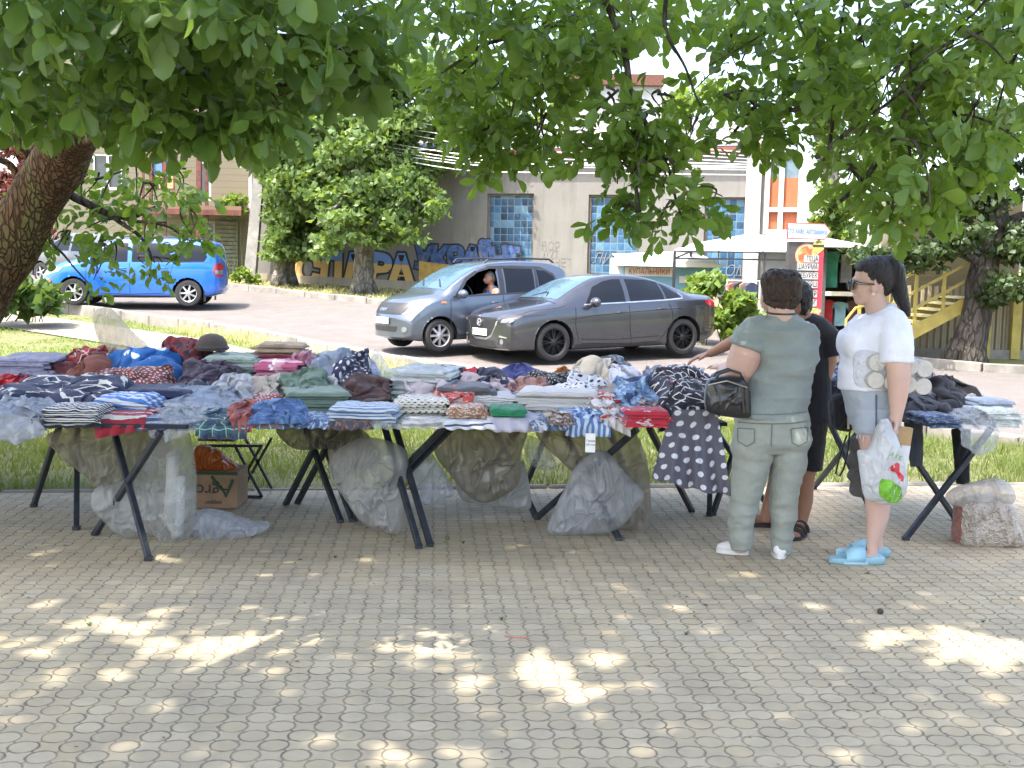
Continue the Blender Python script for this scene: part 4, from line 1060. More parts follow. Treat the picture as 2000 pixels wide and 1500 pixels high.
class Car:
    def __init__(s, name, label, tab, paint, group=None):
        s.root = thing(name, label, 'car', (0, 0, 0), group=group); s.t = tab; s.L = tab['L']; s.paint = paint
        L = s.L; nx = int(L / .022)
        xs = []
        for i in range(nx + 1):
            u = i / nx; xs.append(L * (u + .018 * -math.sin(2 * math.pi * u)))
        rings = []
        for x in xs:
            zt, zbl, zb, w, wt = (smooth_interp(tab[k], x) for k in ('zt', 'zbelt', 'zb', 'w', 'wt'))
            zt = max(zt, zbl + .015)
            wb = w * interp(tab['wbelt'], x) if 'wbelt' in tab else w * .965
            wt = min(wt, wb - .01)
            zm = zb + (zbl - zb) * .52
            A = [(0, zb), (w * .86, zb)]
            B = [(w * .86, zb), (w * .95, zb + .025), (w * .985, zb + .1), (w, zm), (w * .994, zm + (zbl - zm) * .6), (wb, zbl)]
            cr = min(.05, (zt - zbl) * .35)
            C = [(wb, zbl), (lerp(wb, wt, .5) + .018 * min(1, (zt - zbl) * 4), lerp(zbl, zt - cr, .52)), (wt, zt - cr)]
            D = [(wt, zt - cr), (wt * .93, zt - cr * .55), (wt * .72, zt - cr * .22), (wt * .4, zt - cr * .05), (0, zt)]
            pts = []
            for seg, n in ((A, 3), (B, 26), (C, 18), (D, 12)):
                q = [0]
                for a, b in zip(seg, seg[1:]): q.append(q[-1] + max(1e-5, math.hypot(a[0] - b[0], a[1] - b[1])))
                for k in range(n):
                    v = q[-1] * k / n
                    if len(seg) > 2: pts.append((smooth_interp(list(zip(q, [p[0] for p in seg])), v), smooth_interp(list(zip(q, [p[1] for p in seg])), v)))
                    else: pts.append((lerp(seg[0][0], seg[1][0], k / n), lerp(seg[0][1], seg[1][1], k / n)))
            pts.append((0, zt)); rings.append(pts)
        m = len(rings[0]); s.m = m
        V = []; F = []
        def bend(x, y, z):
            wmax = tab['W'] / 2; a = min(1.2, abs(y) / wmax)
            f = max(0, (x - (L - 1.0)) / 1.0); r_ = max(0, (.8 - x) / .8)
            return x - tab.get('nose', .28) * a ** 2.2 * f ** 1.2 + tab.get('tail', .16) * a ** 2.2 * r_ ** 1.2
        full = 2 * m - 2
        for x, ring in zip(xs, rings):
            loop = [(y, z) for y, z in ring] + [(-y, z) for y, z in ring[-2:0:-1]]
            for y, z in loop: V.append((bend(x, y, z), y, z))
        for i in range(len(xs) - 1):
            for k in range(full):
                l = (k + 1) % full
                F.append((i * full + k, (i + 1) * full + k, (i + 1) * full + l, i * full + l))
        for end in (0, len(xs) - 1):                       # closed ends
            x = xs[end]; base = end * full; M = 10; rows = []
            for k in range(m):
                y, z = rings[end][k]
                row = [base + k]
                if 0 < k < m - 1:
                    for j in range(1, M):
                        yy = lerp(y, -y, j / M); V.append((bend(x, yy, z) + (.0 if end == 0 else .0), yy, z)); row.append(len(V) - 1)
                    row.append(base + full - k)
                rows.append(row)
            for k in range(m - 1):
                a, b = rows[k], rows[k + 1]
                if len(a) == 1: F += [(a[0], b[j], b[j + 1]) + () for j in range(len(b) - 1)]
                elif len(b) == 1: F += [(b[0], a[j + 1], a[j]) for j in range(len(a) - 1)]
                else: F += [(a[j], b[j], b[j + 1], a[j + 1]) for j in range(M)]
        V = np.array(V); s.V = V
        # wheel arches: snap the near vertices on to the circle, drop what is inside
        R = tab['R'] + .055
        for xw in (tab['xr'], tab['xf']):
            dx = V[:, 0] - xw; dz = V[:, 2] - tab['R']; d = np.hypot(dx, dz)
            w0 = smooth_interp(tab['w'], xw) * .55
            k = (np.abs(V[:, 1]) > w0) & (d > R - .02) & (d < R + .014)
            V[k, 0] = xw + dx[k] / d[k] * R; V[k, 2] = tab['R'] + dz[k] / d[k] * R
        keep = []
        for f in F:
            c = V[list(f)].mean(0); ok = True
            for xw in (tab['xr'], tab['xf']):
                if abs(c[1]) > smooth_interp(tab['w'], xw) * .5 and math.hypot(c[0] - xw, c[2] - tab['R']) < R - .004: ok = False
            for hole in tab.get('holes', []):
                if c[1] > 0.2 and hole[0][0] < 99 and in_poly(c[0], c[2], hole): ok = False
            if ok: keep.append(f)
        s.bvh = BVHTree.FromPolygons([Vector(v) for v in V], F)
        mb = MB(); mb.v = [tuple(v) for v in V]; mb.f = keep; mb.m = [0] * len(keep)
        s.body = mb.build('body', paint, s.root, smooth=True)
        mb = MB()
        for xw in (tab['xr'], tab['xf']):
            for sg in (1, -1):
                w0 = smooth_interp(tab['w'], xw) - .03; n = 20; vs = []
                for k in range(n + 1):
                    a = -.25 + (math.pi + .5) * k / n
                    for yy in (w0, w0 - .42): vs.append((xw + math.cos(a) * (R + .004), sg * yy, tab['R'] + math.sin(a) * (R + .004)))
                b = len(mb.v); mb.add(vs, [(2 * k, 2 * k + 1, 2 * k + 3, 2 * k + 2) for k in range(n)])
                mb.add([vs[2 * k + 1] for k in range(n + 1)], [tuple(range(n + 1))])
        mb.box((s.L * .5, 0, tab['R'] * .55 + .12), (s.L * .8, tab['W'] * .55, .12)); mb.build('underbody', M_WELL, s.root)
    def hit(s, x, y, z, axis):
        if axis in ('l', 'r'):
            sg = 1 if axis == 'l' else -1; o, d = Vector((x, sg * 3, z)), Vector((0, -sg, 0))
        elif axis == 'f': o, d = Vector((s.L + 2, y, z)), Vector((-1, 0, 0))
        elif axis == 'b': o, d = Vector((-2, y, z)), Vector((1, 0, 0))
        else: o, d = Vector((x, y, 4)), Vector((0, 0, -1))
        p, n, i, q = s.bvh.ray_cast(o, d)
        if p is None: p, n, i, q = s.bvh.find_nearest(o + d * 2.2)
        if n.dot(d) > 0: n = -n
        return p, n
    def decal(s, name, poly, axis, m, off=.004, parent=None, fine=.05, label=None):
        bm = bmesh.new(); vs = [bm.verts.new((p[0], p[1], 0)) for p in poly]
        f = bm.faces.new(vs); bmesh.ops.triangulate(bm, faces=[f])
        for _ in range(6):
            es = [e for e in bm.edges if e.calc_length() > fine]
            if not es: break
            bmesh.ops.subdivide_edges(bm, edges=es, cuts=1); bmesh.ops.triangulate(bm, faces=bm.faces[:])
        out = []; fs = []
        for v in bm.verts:
            a, b = v.co.x, v.co.y
            p, n = s.hit(*((a, 0, b) if axis in 'lr' else (0, a, b) if axis in 'fb' else (a, b, 0)), axis)
            out.append(p + n * off)
        bm.verts.index_update()
        fs = [tuple(v.index for v in f.verts) for f in bm.faces]
        bm.free()
        mb = MB(); mb.add(out, fs); o = mb.build(name, m, parent or s.root, smooth=True)
        if label: o['label'] = label
        return o
    def both(s, name, poly, m, **k): return [s.decal(name, poly, a, m, **k) for a in 'lr']
    def line(s, pts, axis, w, name='door_gap', m=None, off=.003):
        mb = MB(); P = []
        for a, b in zip(pts, pts[1:]):
            n = max(1, int(math.hypot(a[0] - b[0], a[1] - b[1]) / .06))
            P += [(lerp(a[0], b[0], k / n), lerp(a[1], b[1], k / n)) for k in range(n)]
        P.append(pts[-1]); vs = []
        for i, (a, b) in enumerate(P):
            q, r_ = P[max(0, i - 1)], P[min(len(P) - 1, i + 1)]; t = Vector((r_[0] - q[0], r_[1] - q[1])).normalized(); nn = (-t.y * w / 2, t.x * w / 2)
            for sg in (1, -1):
                u, v = a + nn[0] * sg, b + nn[1] * sg
                p, n = s.hit(*((u, 0, v) if axis in 'lr' else (0, u, v) if axis in 'fb' else (u, v, 0)), axis)
                vs.append(p + n * off)
        mb.add(vs, [(2 * i, 2 * i + 1, 2 * i + 3, 2 * i + 2) for i in range(len(P) - 1)])
        return mb
    def lines(s, name, groups, m, parent=None):
        mb = MB()
        for pts, ax, w in groups:
            q = s.line(pts, ax, w); mb.add(q.v, q.f)
        return mb.build(name, m, parent or s.root, smooth=True)
    def wheel(s, xw, side, mrim, spokes, style):
        t = s.t; R = t['R']; yw = side * (smooth_interp(t['w'], xw) - .115); wd = .2
        M = Matrix.Translation((xw, yw, R)) @ Matrix.Rotation(-side * math.pi / 2, 4, 'X')
        mb = MB(); r0 = R * t.get('rimr', .66)
        mb.lathe([(r0, -wd / 2), (R * .93, -wd / 2), (R * .99, -wd / 2 + .03), (R, 0), (R * .99, wd / 2 - .03), (R * .95, wd / 2 - .004), (R * .85, wd / 2 + .004), (r0 * 1.04, wd / 2), (r0, wd / 2 - .012)], 40, M, cap=False)
        ty = mb.build('wheel', M_TYRE, s.root, smooth='auto')
        mb = MB(); mb.lathe([(r0, wd / 2 - .012), (r0 * .95, wd / 2 - .02), (r0 * .93, wd / 2 - .05), (r0 * .93, -wd / 2)], 40, M, cap=False)
        z0 = wd / 2 - .03
        mb.lathe([(.0001, z0 + .018), (.045, z0 + .016), (.062, z0 + .004), (.065, z0 - .03)], 20, M, cap=False)
        for k in range(spokes):
            a = 2 * math.pi * k / spokes
            pairs = ((-.07, .07),) if style != 'twin' else ((-.05, -.13), (.05, .13))
            if style == 'wide': ws = (.05, .052)
            elif style == 'twin': ws = (.017, .016)
            else: ws = (.03, .04)
            for pr in (pairs if style == 'twin' else ((0, 0),)):
                p = Vector((math.cos(a + pr[0]) * .05, math.sin(a + pr[0]) * .05, z0)); q = Vector((math.cos(a + pr[1]) * r0 * .94, math.sin(a + pr[1]) * r0 * .94, z0 - .008))
                X = (q - p).normalized(); Y = Vector((0, 0, 1)).cross(X); mid = (p + q) / 2
                b = Matrix((X, Y, Vector((0, 0, 1)))).transposed().to_4x4(); b.translation = mid
                L_ = (q - p).length / 2
                vs = [M @ (b @ Vector(v)) for v in ((-L_, -ws[0] / 2, -.015), (L_, -ws[1] / 2, -.015), (L_, ws[1] / 2, -.015), (-L_, ws[0] / 2, -.015), (-L_, -ws[0] / 2 * .7, .016), (L_, -ws[1] / 2 * .7, .01), (L_, ws[1] / 2 * .7, .01), (-L_, ws[0] / 2 * .7, .016))]
                mb.add(vs, [(4, 5, 6, 7), (0, 1, 5, 4), (1, 2, 6, 5), (2, 3, 7, 6), (3, 0, 4, 7)])
        mb.build('rim', mrim, ty, smooth='auto')
        mb = MB(); mb.lathe([(.0001, -.01), (r0 * .92, -.01)], 30, M, cap=False); mb.lathe([(.0001, .02), (.13, .02)], 24, M, cap=False); mb.build('brake_disc', M_WELL, ty)
    def plate(s, txt, z, w=.5, h=.11, flag=True):
        p, n = s.hit(0, 0, z, 'f'); x = p.x + .012
        mb = MB(); mb.box((x, 0, z), (.012, w, h), bev=.004); pl = mb.build('number_plate', M_PLATE, s.root)
        text_part(txt, 'lettering', M_BLACK, pl, face_frame((x + .008, .02, z), (0, 1, 0)), h * .82, .001, xs=.62)
        mb = MB(); mb.box((x + .0065, -w / 2 + .03, z + h * .2), (.002, .04, h * .38)); mb.build('plate_badge', mat('flag_blue', (.05, .15, .5), .5), pl)
        mb = MB(); mb.box((x + .0065, -w / 2 + .03, z - h * .2), (.002, .04, h * .38)); mb.build('plate_badge', mat('flag_yellow', (.6, .5, .05), .5), pl)
    def mirror(s, x, z, m, size=(.1, .2, .13)):
        for sg in (1, -1):
            p, n = s.hit(x, 0, z, 'l' if sg > 0 else 'r'); mb = MB()
            c = p + Vector((0, sg * (size[1] * .55 + .03), .03))
            mb.ell(c, (size[0], size[1] * .58, size[2] * .62), 16, 10); mb.box(p + Vector((.0, sg * .03, -.02)), (.05, .1, .04), bev=.01)
            o = mb.build('mirror', m, s.root, smooth='auto')
    def handles(s, pts, m):
        for x, z in pts:
            for sg in (1, -1):
                p, n = s.hit(x, 0, z, 'l' if sg > 0 else 'r'); mb = MB()
                mb.tube([p + Vector((-.1, sg * .004, 0)), p + Vector((-.07, sg * .03, 0)), p + Vector((.07, sg * .032, .002)), p + Vector((.1, sg * .004, 0))], [(.012, .014)] * 4, 8)
                mb.build('handle', m, s.root, smooth='auto')
def park(c, near_front, head, dz=0.0, scale=1.0, ytrack=None, rx=0.0):
    h = Vector((math.cos(head), math.sin(head), 0)); left = Vector((-h.y, h.x, 0))
    w = smooth_interp(c.t['w'], c.t['xf']) - .05 if ytrack is None else ytrack
    o = Vector((near_front[0], near_front[1], 0)) - h * c.t['xf'] * scale - left * w * scale
    mid = o + h * c.L / 2
    c.root.location = (o.x, o.y, gz(mid.x, mid.y) + dz)
    c.root.rotation_euler = (0, 0, head); c.root.scale = (scale,) * 3
    fz = gz(*(o + h * c.t['xf']).xy) ; rz_ = gz(*(o + h * c.t['xr']).xy)
    c.root.rotation_euler = (rx, -math.atan2(fz - rz_, c.t['xf'] - c.t['xr']), head)
    c.root.location.z = rz_ - (fz - rz_) / (c.t['xf'] - c.t['xr']) * c.t['xr'] + dz

# dark grey sedan ---------------------------------------------------------------------------------------------------------
T = dict(L=4.58, W=1.795, R=.325, xf=3.635, xr=.935, rimr=.7, nose=.17, tail=.2,
         zt=[(0, .84), (.03, .98), (.1, 1.05), (.3, 1.075), (.55, 1.10), (.8, 1.17), (1.1, 1.285), (1.45, 1.385), (1.8, 1.44), (2.15, 1.455), (2.5, 1.43), (2.8, 1.36), (3.1, 1.235), (3.35, 1.11), (3.5, 1.035), (3.6, 1.0), (3.9, .955), (4.15, .915), (4.35, .875), (4.48, .83), (4.55, .785), (4.58, .735)],
         zbelt=[(0, .8), (.06, .93), (.3, .985), (.7, .99), (1.3, .965), (2.2, .93), (3.0, .905), (3.5, .885), (3.9, .855), (4.2, .81), (4.4, .76), (4.58, .68)],
         zb=[(0, .42), (.06, .32), (.3, .24), (.8, .2), (1.5, .185), (3.4, .18), (4.1, .19), (4.45, .2), (4.58, .25)],
         w=[(0, .74), (.05, .81), (.25, .865), (.7, .895), (1.2, .893), (2.3, .885), (3.2, .89), (3.7, .8975), (4.05, .885), (4.3, .875), (4.5, .85), (4.58, .82)],
         wt=[(0, .62), (.1, .68), (.4, .70), (.8, .655), (1.1, .585), (1.5, .545), (2.1, .56), (2.5, .57), (2.9, .6), (3.2, .66), (3.5, .74), (3.7, .76), (4.1, .73), (4.4, .66), (4.58, .55)])
P_DARK = car_paint('graphite_paint', (.06, .064, .076), .7, .24)
c = Car('sedan', 'dark metallic grey four door sedan with black wheels parked nose to the kerb', T, P_DARK)
c.decal('windscreen', [(3.46, .66), (3.46, -.66), (2.62, -.5), (2.56, 0), (2.62, .5)], 't', M_SGLASS)
c.decal('rear_window', [(.72, -.52), (.72, .52), (1.28, .46), (1.28, -.46)], 't', M_CGLASS)
c.both('side_window', [(2.98, .955), (2.16, .975), (2.14, 1.36), (2.3, 1.362), (2.5, 1.33), (2.75, 1.235)], M_CGLASS, fine=.035)
c.both('side_window', [(2.06, .978), (1.33, 1.0), (1.33, 1.30), (1.55, 1.342), (2.04, 1.362)], M_CGLASS, fine=.035)
c.both('quarter_window', [(1.28, 1.003), (.97, 1.03), (1.0, 1.09), (1.14, 1.2), (1.28, 1.275)], M_CGLASS, fine=.035)
for ax in 'lr':
    c.lines('window_trim', [([(3.02, .945), (2.1, .967), (1.33, .99), (.95, 1.012), (.92, 1.05), (.98, 1.11)], ax, .02)], M_CHROME)
    c.lines('door_gap', [([(3.2, .9), (3.22, .6), (3.14, .3)], ax, .012), ([(2.1, .96), (2.1, .5), (2.06, .26)], ax, .012), ([(1.28, .98), (1.2, .8), (1.18, .62), (1.36, .4), (1.5, .27), (2.06, .25), (3.1, .29)], ax, .012),
                         ([(3.4, .93), (3.55, .9), (4.05, .86), (4.3, .79)], ax, .01)], M_SEAM)
    c.decal('sill_trim', [(1.4, .2), (3.25, .2), (3.2, .28), (1.4, .245)], ax, M_TRIM)
    c.lines('crease_shade_line', [([(1.0, .84), (2.0, .80), (2.9, .75), (3.3, .7)], ax, .012), ([(1.5, .36), (2.4, .33), (3.1, .36)], ax, .014)], mat('crease_shade', (.03, .031, .034), .4, .6))  # flat dark strips: the shade of the body creases put into colour
c.lines('bonnet_gap', [([(3.55, .74), (3.55, -.74)], 't', .03)], M_TRIM)
gr = [(-.5, .745), (.5, .745), (.45, .6), (.34, .45), (.2, .40), (-.2, .40), (-.34, .45), (-.45, .6)]
c.decal('grille', gr, 'f', M_TRIM, .006)
c.lines('grille_surround', [([(-.56, .735), (-.45, .6), (-.34, .435), (-.2, .385), (.2, .385), (.34, .435), (.45, .6), (.56, .735)], 'f', .04)], M_CHROME)
c.lines('grille_bar', [([(-.36, zz), (.36, zz)], 'f', .014) for zz in (.66, .62, .58, .54)], mat('dark_chrome', (.2, .2, .2), .3, .8))
p, n = c.hit(0, 0, .665, 'f')
mb = MB(); mb.tube([(p.x + .02, .072 * math.cos(a), .655 + .055 * math.sin(a)) for a in [k * .2618 for k in range(24)]], .008, 6, closed=True)
mb.tube([(p.x + .02, -.06, .675), (p.x + .022, -.025, .665), (p.x + .022, 0, .635), (p.x + .022, .025, .665), (p.x + .02, .06, .675)], .008, 6); mb.build('emblem', M_CHROME, c.root, normals=False)
for sg in (1, -1):
    hl = [(sg * .50, .655), (sg * .57, .725), (sg * .72, .775), (sg * .88, .80), (sg * .82, .72), (sg * .68, .665)]
    o = c.decal('headlight', hl if sg > 0 else hl[::-1], 'f', M_TRIM, .006)
    c.decal('headlight_lens', [(sg * .6, .665), (sg * .64, .72), (sg * .82, .745), (sg * .77, .69), (sg * .7, .668)][::sg], 'f', M_LAMP, .009, parent=o)
    c.decal('fog_lamp_recess', [(sg * .52, .3), (sg * .56, .42), (sg * .76, .40), (sg * .78, .31)][::sg], 'f', M_TRIM, .006)
    c.decal('fog_lamp', [(sg * (.63 + .045 * math.cos(a)), .35 + .045 * math.sin(a)) for a in [k * .5236 for k in range(12)]][::sg], 'f', M_LAMP, .012)
    c.decal('fog_trim', [(sg * .56, .425), (sg * .57, .455), (sg * .74, .43), (sg * .75, .41)][::sg], 'f', M_CHROME, .009)
    tl = [(.08, .84), (.12, .97), (.45, .975), (.42, .9), (.2, .83)]
    c.decal('tail_lamp', tl, 'l' if sg > 0 else 'r', M_REDLAMP, .008)
c.decal('lower_intake', [(-.5, .25), (.5, .25), (.42, .36), (-.42, .36)], 'f', M_TRIM, .006)
c.lines('lip', [([(-.72, .225), (-.3, .215), (.3, .215), (.72, .225)], 'f', .03)], mat('lip_silver', (.55, .55, .55), .4))
c.plate('BE 0636 CH', .49, .52, .115)
c.mirror(2.88, .955, P_DARK, (.08, .22, .14)); c.handles([(2.28, .8), (1.42, .84)], P_DARK)
for xw in (T['xf'], T['xr']):
    for sg in (1, -1): c.wheel(xw, sg, mat('black_alloy', (.03, .03, .032), .3, .6), 8, 'twin')
for sg in (1, -1): 
    mb = MB(); mb.tube([(3.42, sg * .25, 1.075), (3.3, sg * .02 + .1, 1.15)], .012, 6); mb.build('wiper', M_TRIM, c.root)
park(c, (.68, 19.62), rad(180 + 29), 0, .99)

# grey-blue hatchback with the driver inside -------------------------------------------------------------------------------
T2 = dict(L=3.72, W=1.6, R=.285, xf=3.0, xr=.6, rimr=.68, nose=.3, tail=.14,
          zt=[(0, .8), (.03, 1.0), (.1, 1.25), (.2, 1.42), (.4, 1.5), (.8, 1.545), (1.3, 1.56), (1.8, 1.54), (2.1, 1.475), (2.4, 1.345), (2.65, 1.2), (2.86, 1.07), (3.0, 1.02), (3.25, .975), (3.45, .92), (3.58, .83), (3.67, .72), (3.72, .6)],
          zbelt=[(0, .74), (.08, .93), (.4, 1.0), (1.0, .975), (2.0, .935), (2.7, .915), (3.0, .9), (3.3, .84), (3.55, .70), (3.72, .54)],
          zb=[(0, .38), (.1, .28), (.5, .22), (3.0, .19), (3.5, .2), (3.72, .26)],
          w=[(0, .68), (.08, .735), (.4, .785), (1, .8), (2.4, .798), (3.0, .8), (3.3, .785), (3.55, .745), (3.72, .69)],
          wt=[(0, .56), (.15, .59), (.5, .575), (1.2, .57), (1.8, .575), (2.2, .6), (2.6, .655), (2.86, .69), (3.1, .67), (3.4, .6), (3.6, .52), (3.72, .44)])
DW = [(2.62, .965), (1.78, .985), (1.76, 1.42), (1.95, 1.42), (2.12, 1.375), (2.38, 1.23)]
T2['holes'] = [DW]
P_KIMO = car_paint('blue_grey_paint', (.085, .105, .14), .6, .33)
k = Car('hatchback', 'blue grey small hatchback with roof rails and its driver window open', T2, P_KIMO)
k.decal('windscreen', [(2.83, .63), (2.83, -.63), (2.05, -.53), (2.0, 0), (2.05, .53)], 't', M_SGLASS)
for ax in 'lr':
    if ax == 'r': k.decal('side_window', DW, ax, M_CGLASS, fine=.035)
    k.decal('side_window', [(1.62, .99), (1.0, 1.005), (.98, 1.4), (1.6, 1.425)], ax, M_CGLASS, fine=.035)
    k.decal('quarter_window', [(.9, 1.01), (.5, 1.06), (.55, 1.26), (.7, 1.36), (.9, 1.395)], ax, M_CGLASS, fine=.035)
    k.lines('window_trim', [([(2.72, .95), (1.7, .972), (.95, .993), (.45, 1.05)], ax, .03), ([(2.66, .96), (2.4, 1.245), (2.12, 1.4), (1.95, 1.445), (1.4, 1.445), (.8, 1.42), (.55, 1.3), (.45, 1.07)], ax, .05), ([(1.7, .98), (1.68, 1.43)], ax, .1), ([(.95, 1.0), (.93, 1.4)], ax, .05)], M_TRIM)
    k.lines('door_gap', [([(2.78, .9), (2.8, .5), (2.7, .3)], ax, .012), ([(1.7, .97), (1.68, .3)], ax, .012), ([(.85, 1.0), (.95, .75), (1.0, .55), (1.15, .3), (1.68, .25), (2.7, .28)], ax, .012)], M_SEAM)
    k.decal('indicator', [(2.86, .84), (2.98, .845), (2.95, .88), (2.88, .875)], ax, M_AMBER, .008)
k.decal('bonnet_guard', [(-.48, .845), (.48, .845), (.56, .81), (.52, .70), (.46, .66), (-.46, .66), (-.52, .70), (-.56, .81)], 'f', M_TRIM, .012)
k.decal('grille', [(-.38, .36), (.38, .36), (.42, .45), (-.42, .45)], 'f', M_TRIM, .006)
k.lines('grille_bar', [([(-.4, .405), (.4, .405)], 'f', .016)] + [([(yy, .365), (yy, .445)], 'f', .016) for yy in (-.25, -.08, .08, .25)], P_KIMO)
p, n = k.hit(0, 0, .735, 'f'); text_part('CHERY', 'lettering', M_CHROME, k.root, face_frame((p.x + .03, 0, .735), (0, 1, 0), (-.3, 0, 1)), .075, .003, xs=1.1)
for sg in (1, -1):
    k.decal('headlight', [(sg * .40, .66), (sg * .42, .70), (sg * .56, .79), (sg * .735, .85), (sg * .745, .80), (sg * .66, .70), (sg * .54, .655)][::sg], 'f', M_LAMP, .008)
    k.decal('fog_lamp', [(sg * (.56 + .05 * math.cos(a)), .4 + .05 * math.sin(a)) for a in [q * .5236 for q in range(12)]][::sg], 'f', M_LAMP, .012)
    k.decal('tail_lamp', [(.03, .8), (.05, 1.1), (.22, 1.15), (.25, .85)], 'l' if sg > 0 else 'r', M_REDLAMP, .008)
    mb = MB(); mb.tube([(1.95, sg * .56, 1.525), (1.88, sg * .56, 1.585), (1.2, sg * .55, 1.6), (.55, sg * .55, 1.575), (.45, sg * .55, 1.51)], .016, 8); mb.build('roof_rail', M_TRIM, k.root, normals=False)
    mb = MB(); mb.tube([(2.78, sg * .3 + .1, 1.13), (2.62, sg * .3 - .2, 1.235)], .012, 6); mb.build('wiper', M_TRIM, k.root)
k.plate('BE 4169 CA', .545, .5, .11); k.mirror(2.6, .965, P_KIMO, (.08, .2, .13)); k.handles([(1.85, .83), (1.05, .86)], P_KIMO)
for xw in (T2['xf'], T2['xr']):
    for sg in (1, -1): k.wheel(xw, sg, M_SILVER, 8, 'wide')
# seats and dark cabin
mb = MB(); mb.box((1.55, 0, .62), (1.9, 1.3, .06)); mb.box((1.2, 0, .95), (.05, 1.3, .7)); mb.build('cabin_floor', M_WELL, k.root)
mb = MB(); mb.box((2.55, 0, .93), (.35, 1.3, .2), bev=.06); mb.build('dashboard', M_TRIM, k.root)
for sg in (.36, -.36):
    mb = MB(); mb.box((1.72, sg, .62), (.5, .46, .16), bev=.05)
    mb.box(None, (.15, .46, .62), M=Matrix.Translation((1.43, sg, .95)) @ Matrix.Rotation(rad(-12), 4, 'Y'), bev=.06)
    mb.ell((1.36, sg, 1.3), (.05, .13, .09)); mb.build('seat', mat('seat_fabric', (.04, .04, .045), .9), k.root, smooth='auto')
mb = MB(); mb.tube([(2.2 + .05 * math.cos(a), .36 + .17 * math.sin(a), .98 + .16 * math.cos(a)) for a in [q * .2618 for q in range(24)]], .015, 6, closed=True); mb.build('steering_wheel', M_TRIM, k.root, normals=False)
KHEAD = rad(180 + 33)
park(k, (-1.27, 20.42), KHEAD, .03, 1.0)
hatch = k.root

# blue people carrier ---------------------------------------------------------------------------------------------------------
T3 = dict(L=4.39, W=1.79, R=.32, xf=3.46, xr=.78, rimr=.64, nose=.3, tail=.12,
          zt=[(0, .85), (.03, 1.1), (.08, 1.4), (.16, 1.54), (.35, 1.6), (.8, 1.635), (1.5, 1.65), (2.2, 1.635), (2.6, 1.57), (2.9, 1.44), (3.15, 1.29), (3.35, 1.16), (3.5, 1.1), (3.8, 1.04), (4.05, .96), (4.22, .86), (4.33, .72), (4.39, .6)],
          zbelt=[(0, .8), (.06, 1.0), (.4, 1.045), (1.4, 1.03), (2.5, 1.0), (3.2, .985), (3.5, .96), (3.9, .9), (4.2, .76), (4.39, .55)],
          zb=[(0, .4), (.08, .3), (.5, .22), (3.5, .19), (4.1, .2), (4.39, .26)],
          w=[(0, .76), (.06, .82), (.4, .875), (1, .895), (3.2, .893), (3.6, .895), (3.9, .88), (4.2, .84), (4.39, .78)],
          wt=[(0, .66), (.1, .69), (.5, .67), (1.5, .65), (2.3, .65), (2.7, .675), (3.1, .73), (3.4, .78), (3.6, .78), (3.95, .7), (4.2, .62), (4.39, .5)])
P_BLUE = car_paint('bright_blue_paint', (.008, .12, .52), .15, .25)
t3 = Car('minivan', 'bright blue compact minivan driving on the far side of the lawn', T3, P_BLUE)
t3.decal('windscreen', [(3.36, .7), (3.36, -.7), (2.62, -.6), (2.55, 0), (2.62, .6)], 't', M_SGLASS)
for ax in 'lr':
    t3.decal('side_window', [(3.1, 1.03), (2.2, 1.05), (2.2, 1.5), (2.45, 1.5), (2.7, 1.42), (2.95, 1.27), (3.1, 1.15)], ax, M_CGLASS, fine=.035)
    t3.decal('side_window', [(2.1, 1.05), (1.2, 1.06), (1.2, 1.5), (2.1, 1.515)], ax, M_CGLASS, fine=.035)
    t3.decal('quarter_window', [(1.1, 1.06), (.4, 1.08), (.33, 1.2), (.42, 1.44), (.6, 1.48), (1.1, 1.5)], ax, M_CGLASS, fine=.035)
    t3.decal('quarter_window', [(3.42, 1.03), (3.16, 1.03), (3.16, 1.14)], ax, M_CGLASS, fine=.035)
    t3.lines('door_gap', [([(3.15, .99), (3.18, .6), (3.08, .32)], ax, .012), ([(2.15, 1.04), (2.14, .3)], ax, .012), ([(1.12, 1.05), (1.18, .8), (1.16, .62), (1.3, .45), (1.36, .32), (2.14, .28), (3.08, .3)], ax, .012), ([(.3, 1.06), (1.1, 1.055)], ax, .01)], M_SEAM)
    t3.lines('rub_strip', [([(3.05, .62), (2.2, .62)], ax, .03), ([(2.1, .62), (1.35, .62)], ax, .03)], P_BLUE)
    t3.decal('sill_trim', [(1.2, .2), (3.05, .2), (3.05, .25), (1.2, .25)], ax, M_TRIM)
    t3.decal('tail_lamp', [(.03, .72), (.02, 1.05), (.14, 1.05), (.2, .85), (.13, .72)], ax, M_REDLAMP, .008)
    t3.decal('tail_lamp_lens', [(.03, .78), (.025, .88), (.16, .88), (.15, .78)], ax, M_LAMP, .012)
    t3.decal('indicator', [(4.2, .56), (4.0, .56), (4.0, .62), (4.18, .62)], ax, M_AMBER, .008)
    sg = 1 if ax == 'l' else -1
    t3.decal('headlight', [(sg * .42, .70), (sg * .5, .82), (sg * .7, .88), (sg * .86, .9), (sg * .87, .8), (sg * .8, .71), (sg * .6, .67)][::sg], 'f', M_LAMP, .008)
    mb = MB(); mb.tube([(2.4, sg * .62, 1.62), (2.3, sg * .62, 1.665), (.7, sg * .62, 1.665), (.6, sg * .62, 1.61)], .015, 8); mb.build('roof_rail', M_TRIM, t3.root, normals=False)
t3.decal('grille', [(-.36, .66), (.36, .66), (.42, .76), (-.42, .76)], 'f', M_TRIM, .006)
t3.decal('lower_intake', [(-.6, .3), (.6, .3), (.55, .45), (-.55, .45)], 'f', M_TRIM, .006)
t3.plate('BE 3748 BA', .53, .5, .11); t3.mirror(3.02, 1.04, P_BLUE, (.09, .2, .15)); t3.handles([(2.32, .9), (1.35, .92)], P_BLUE)
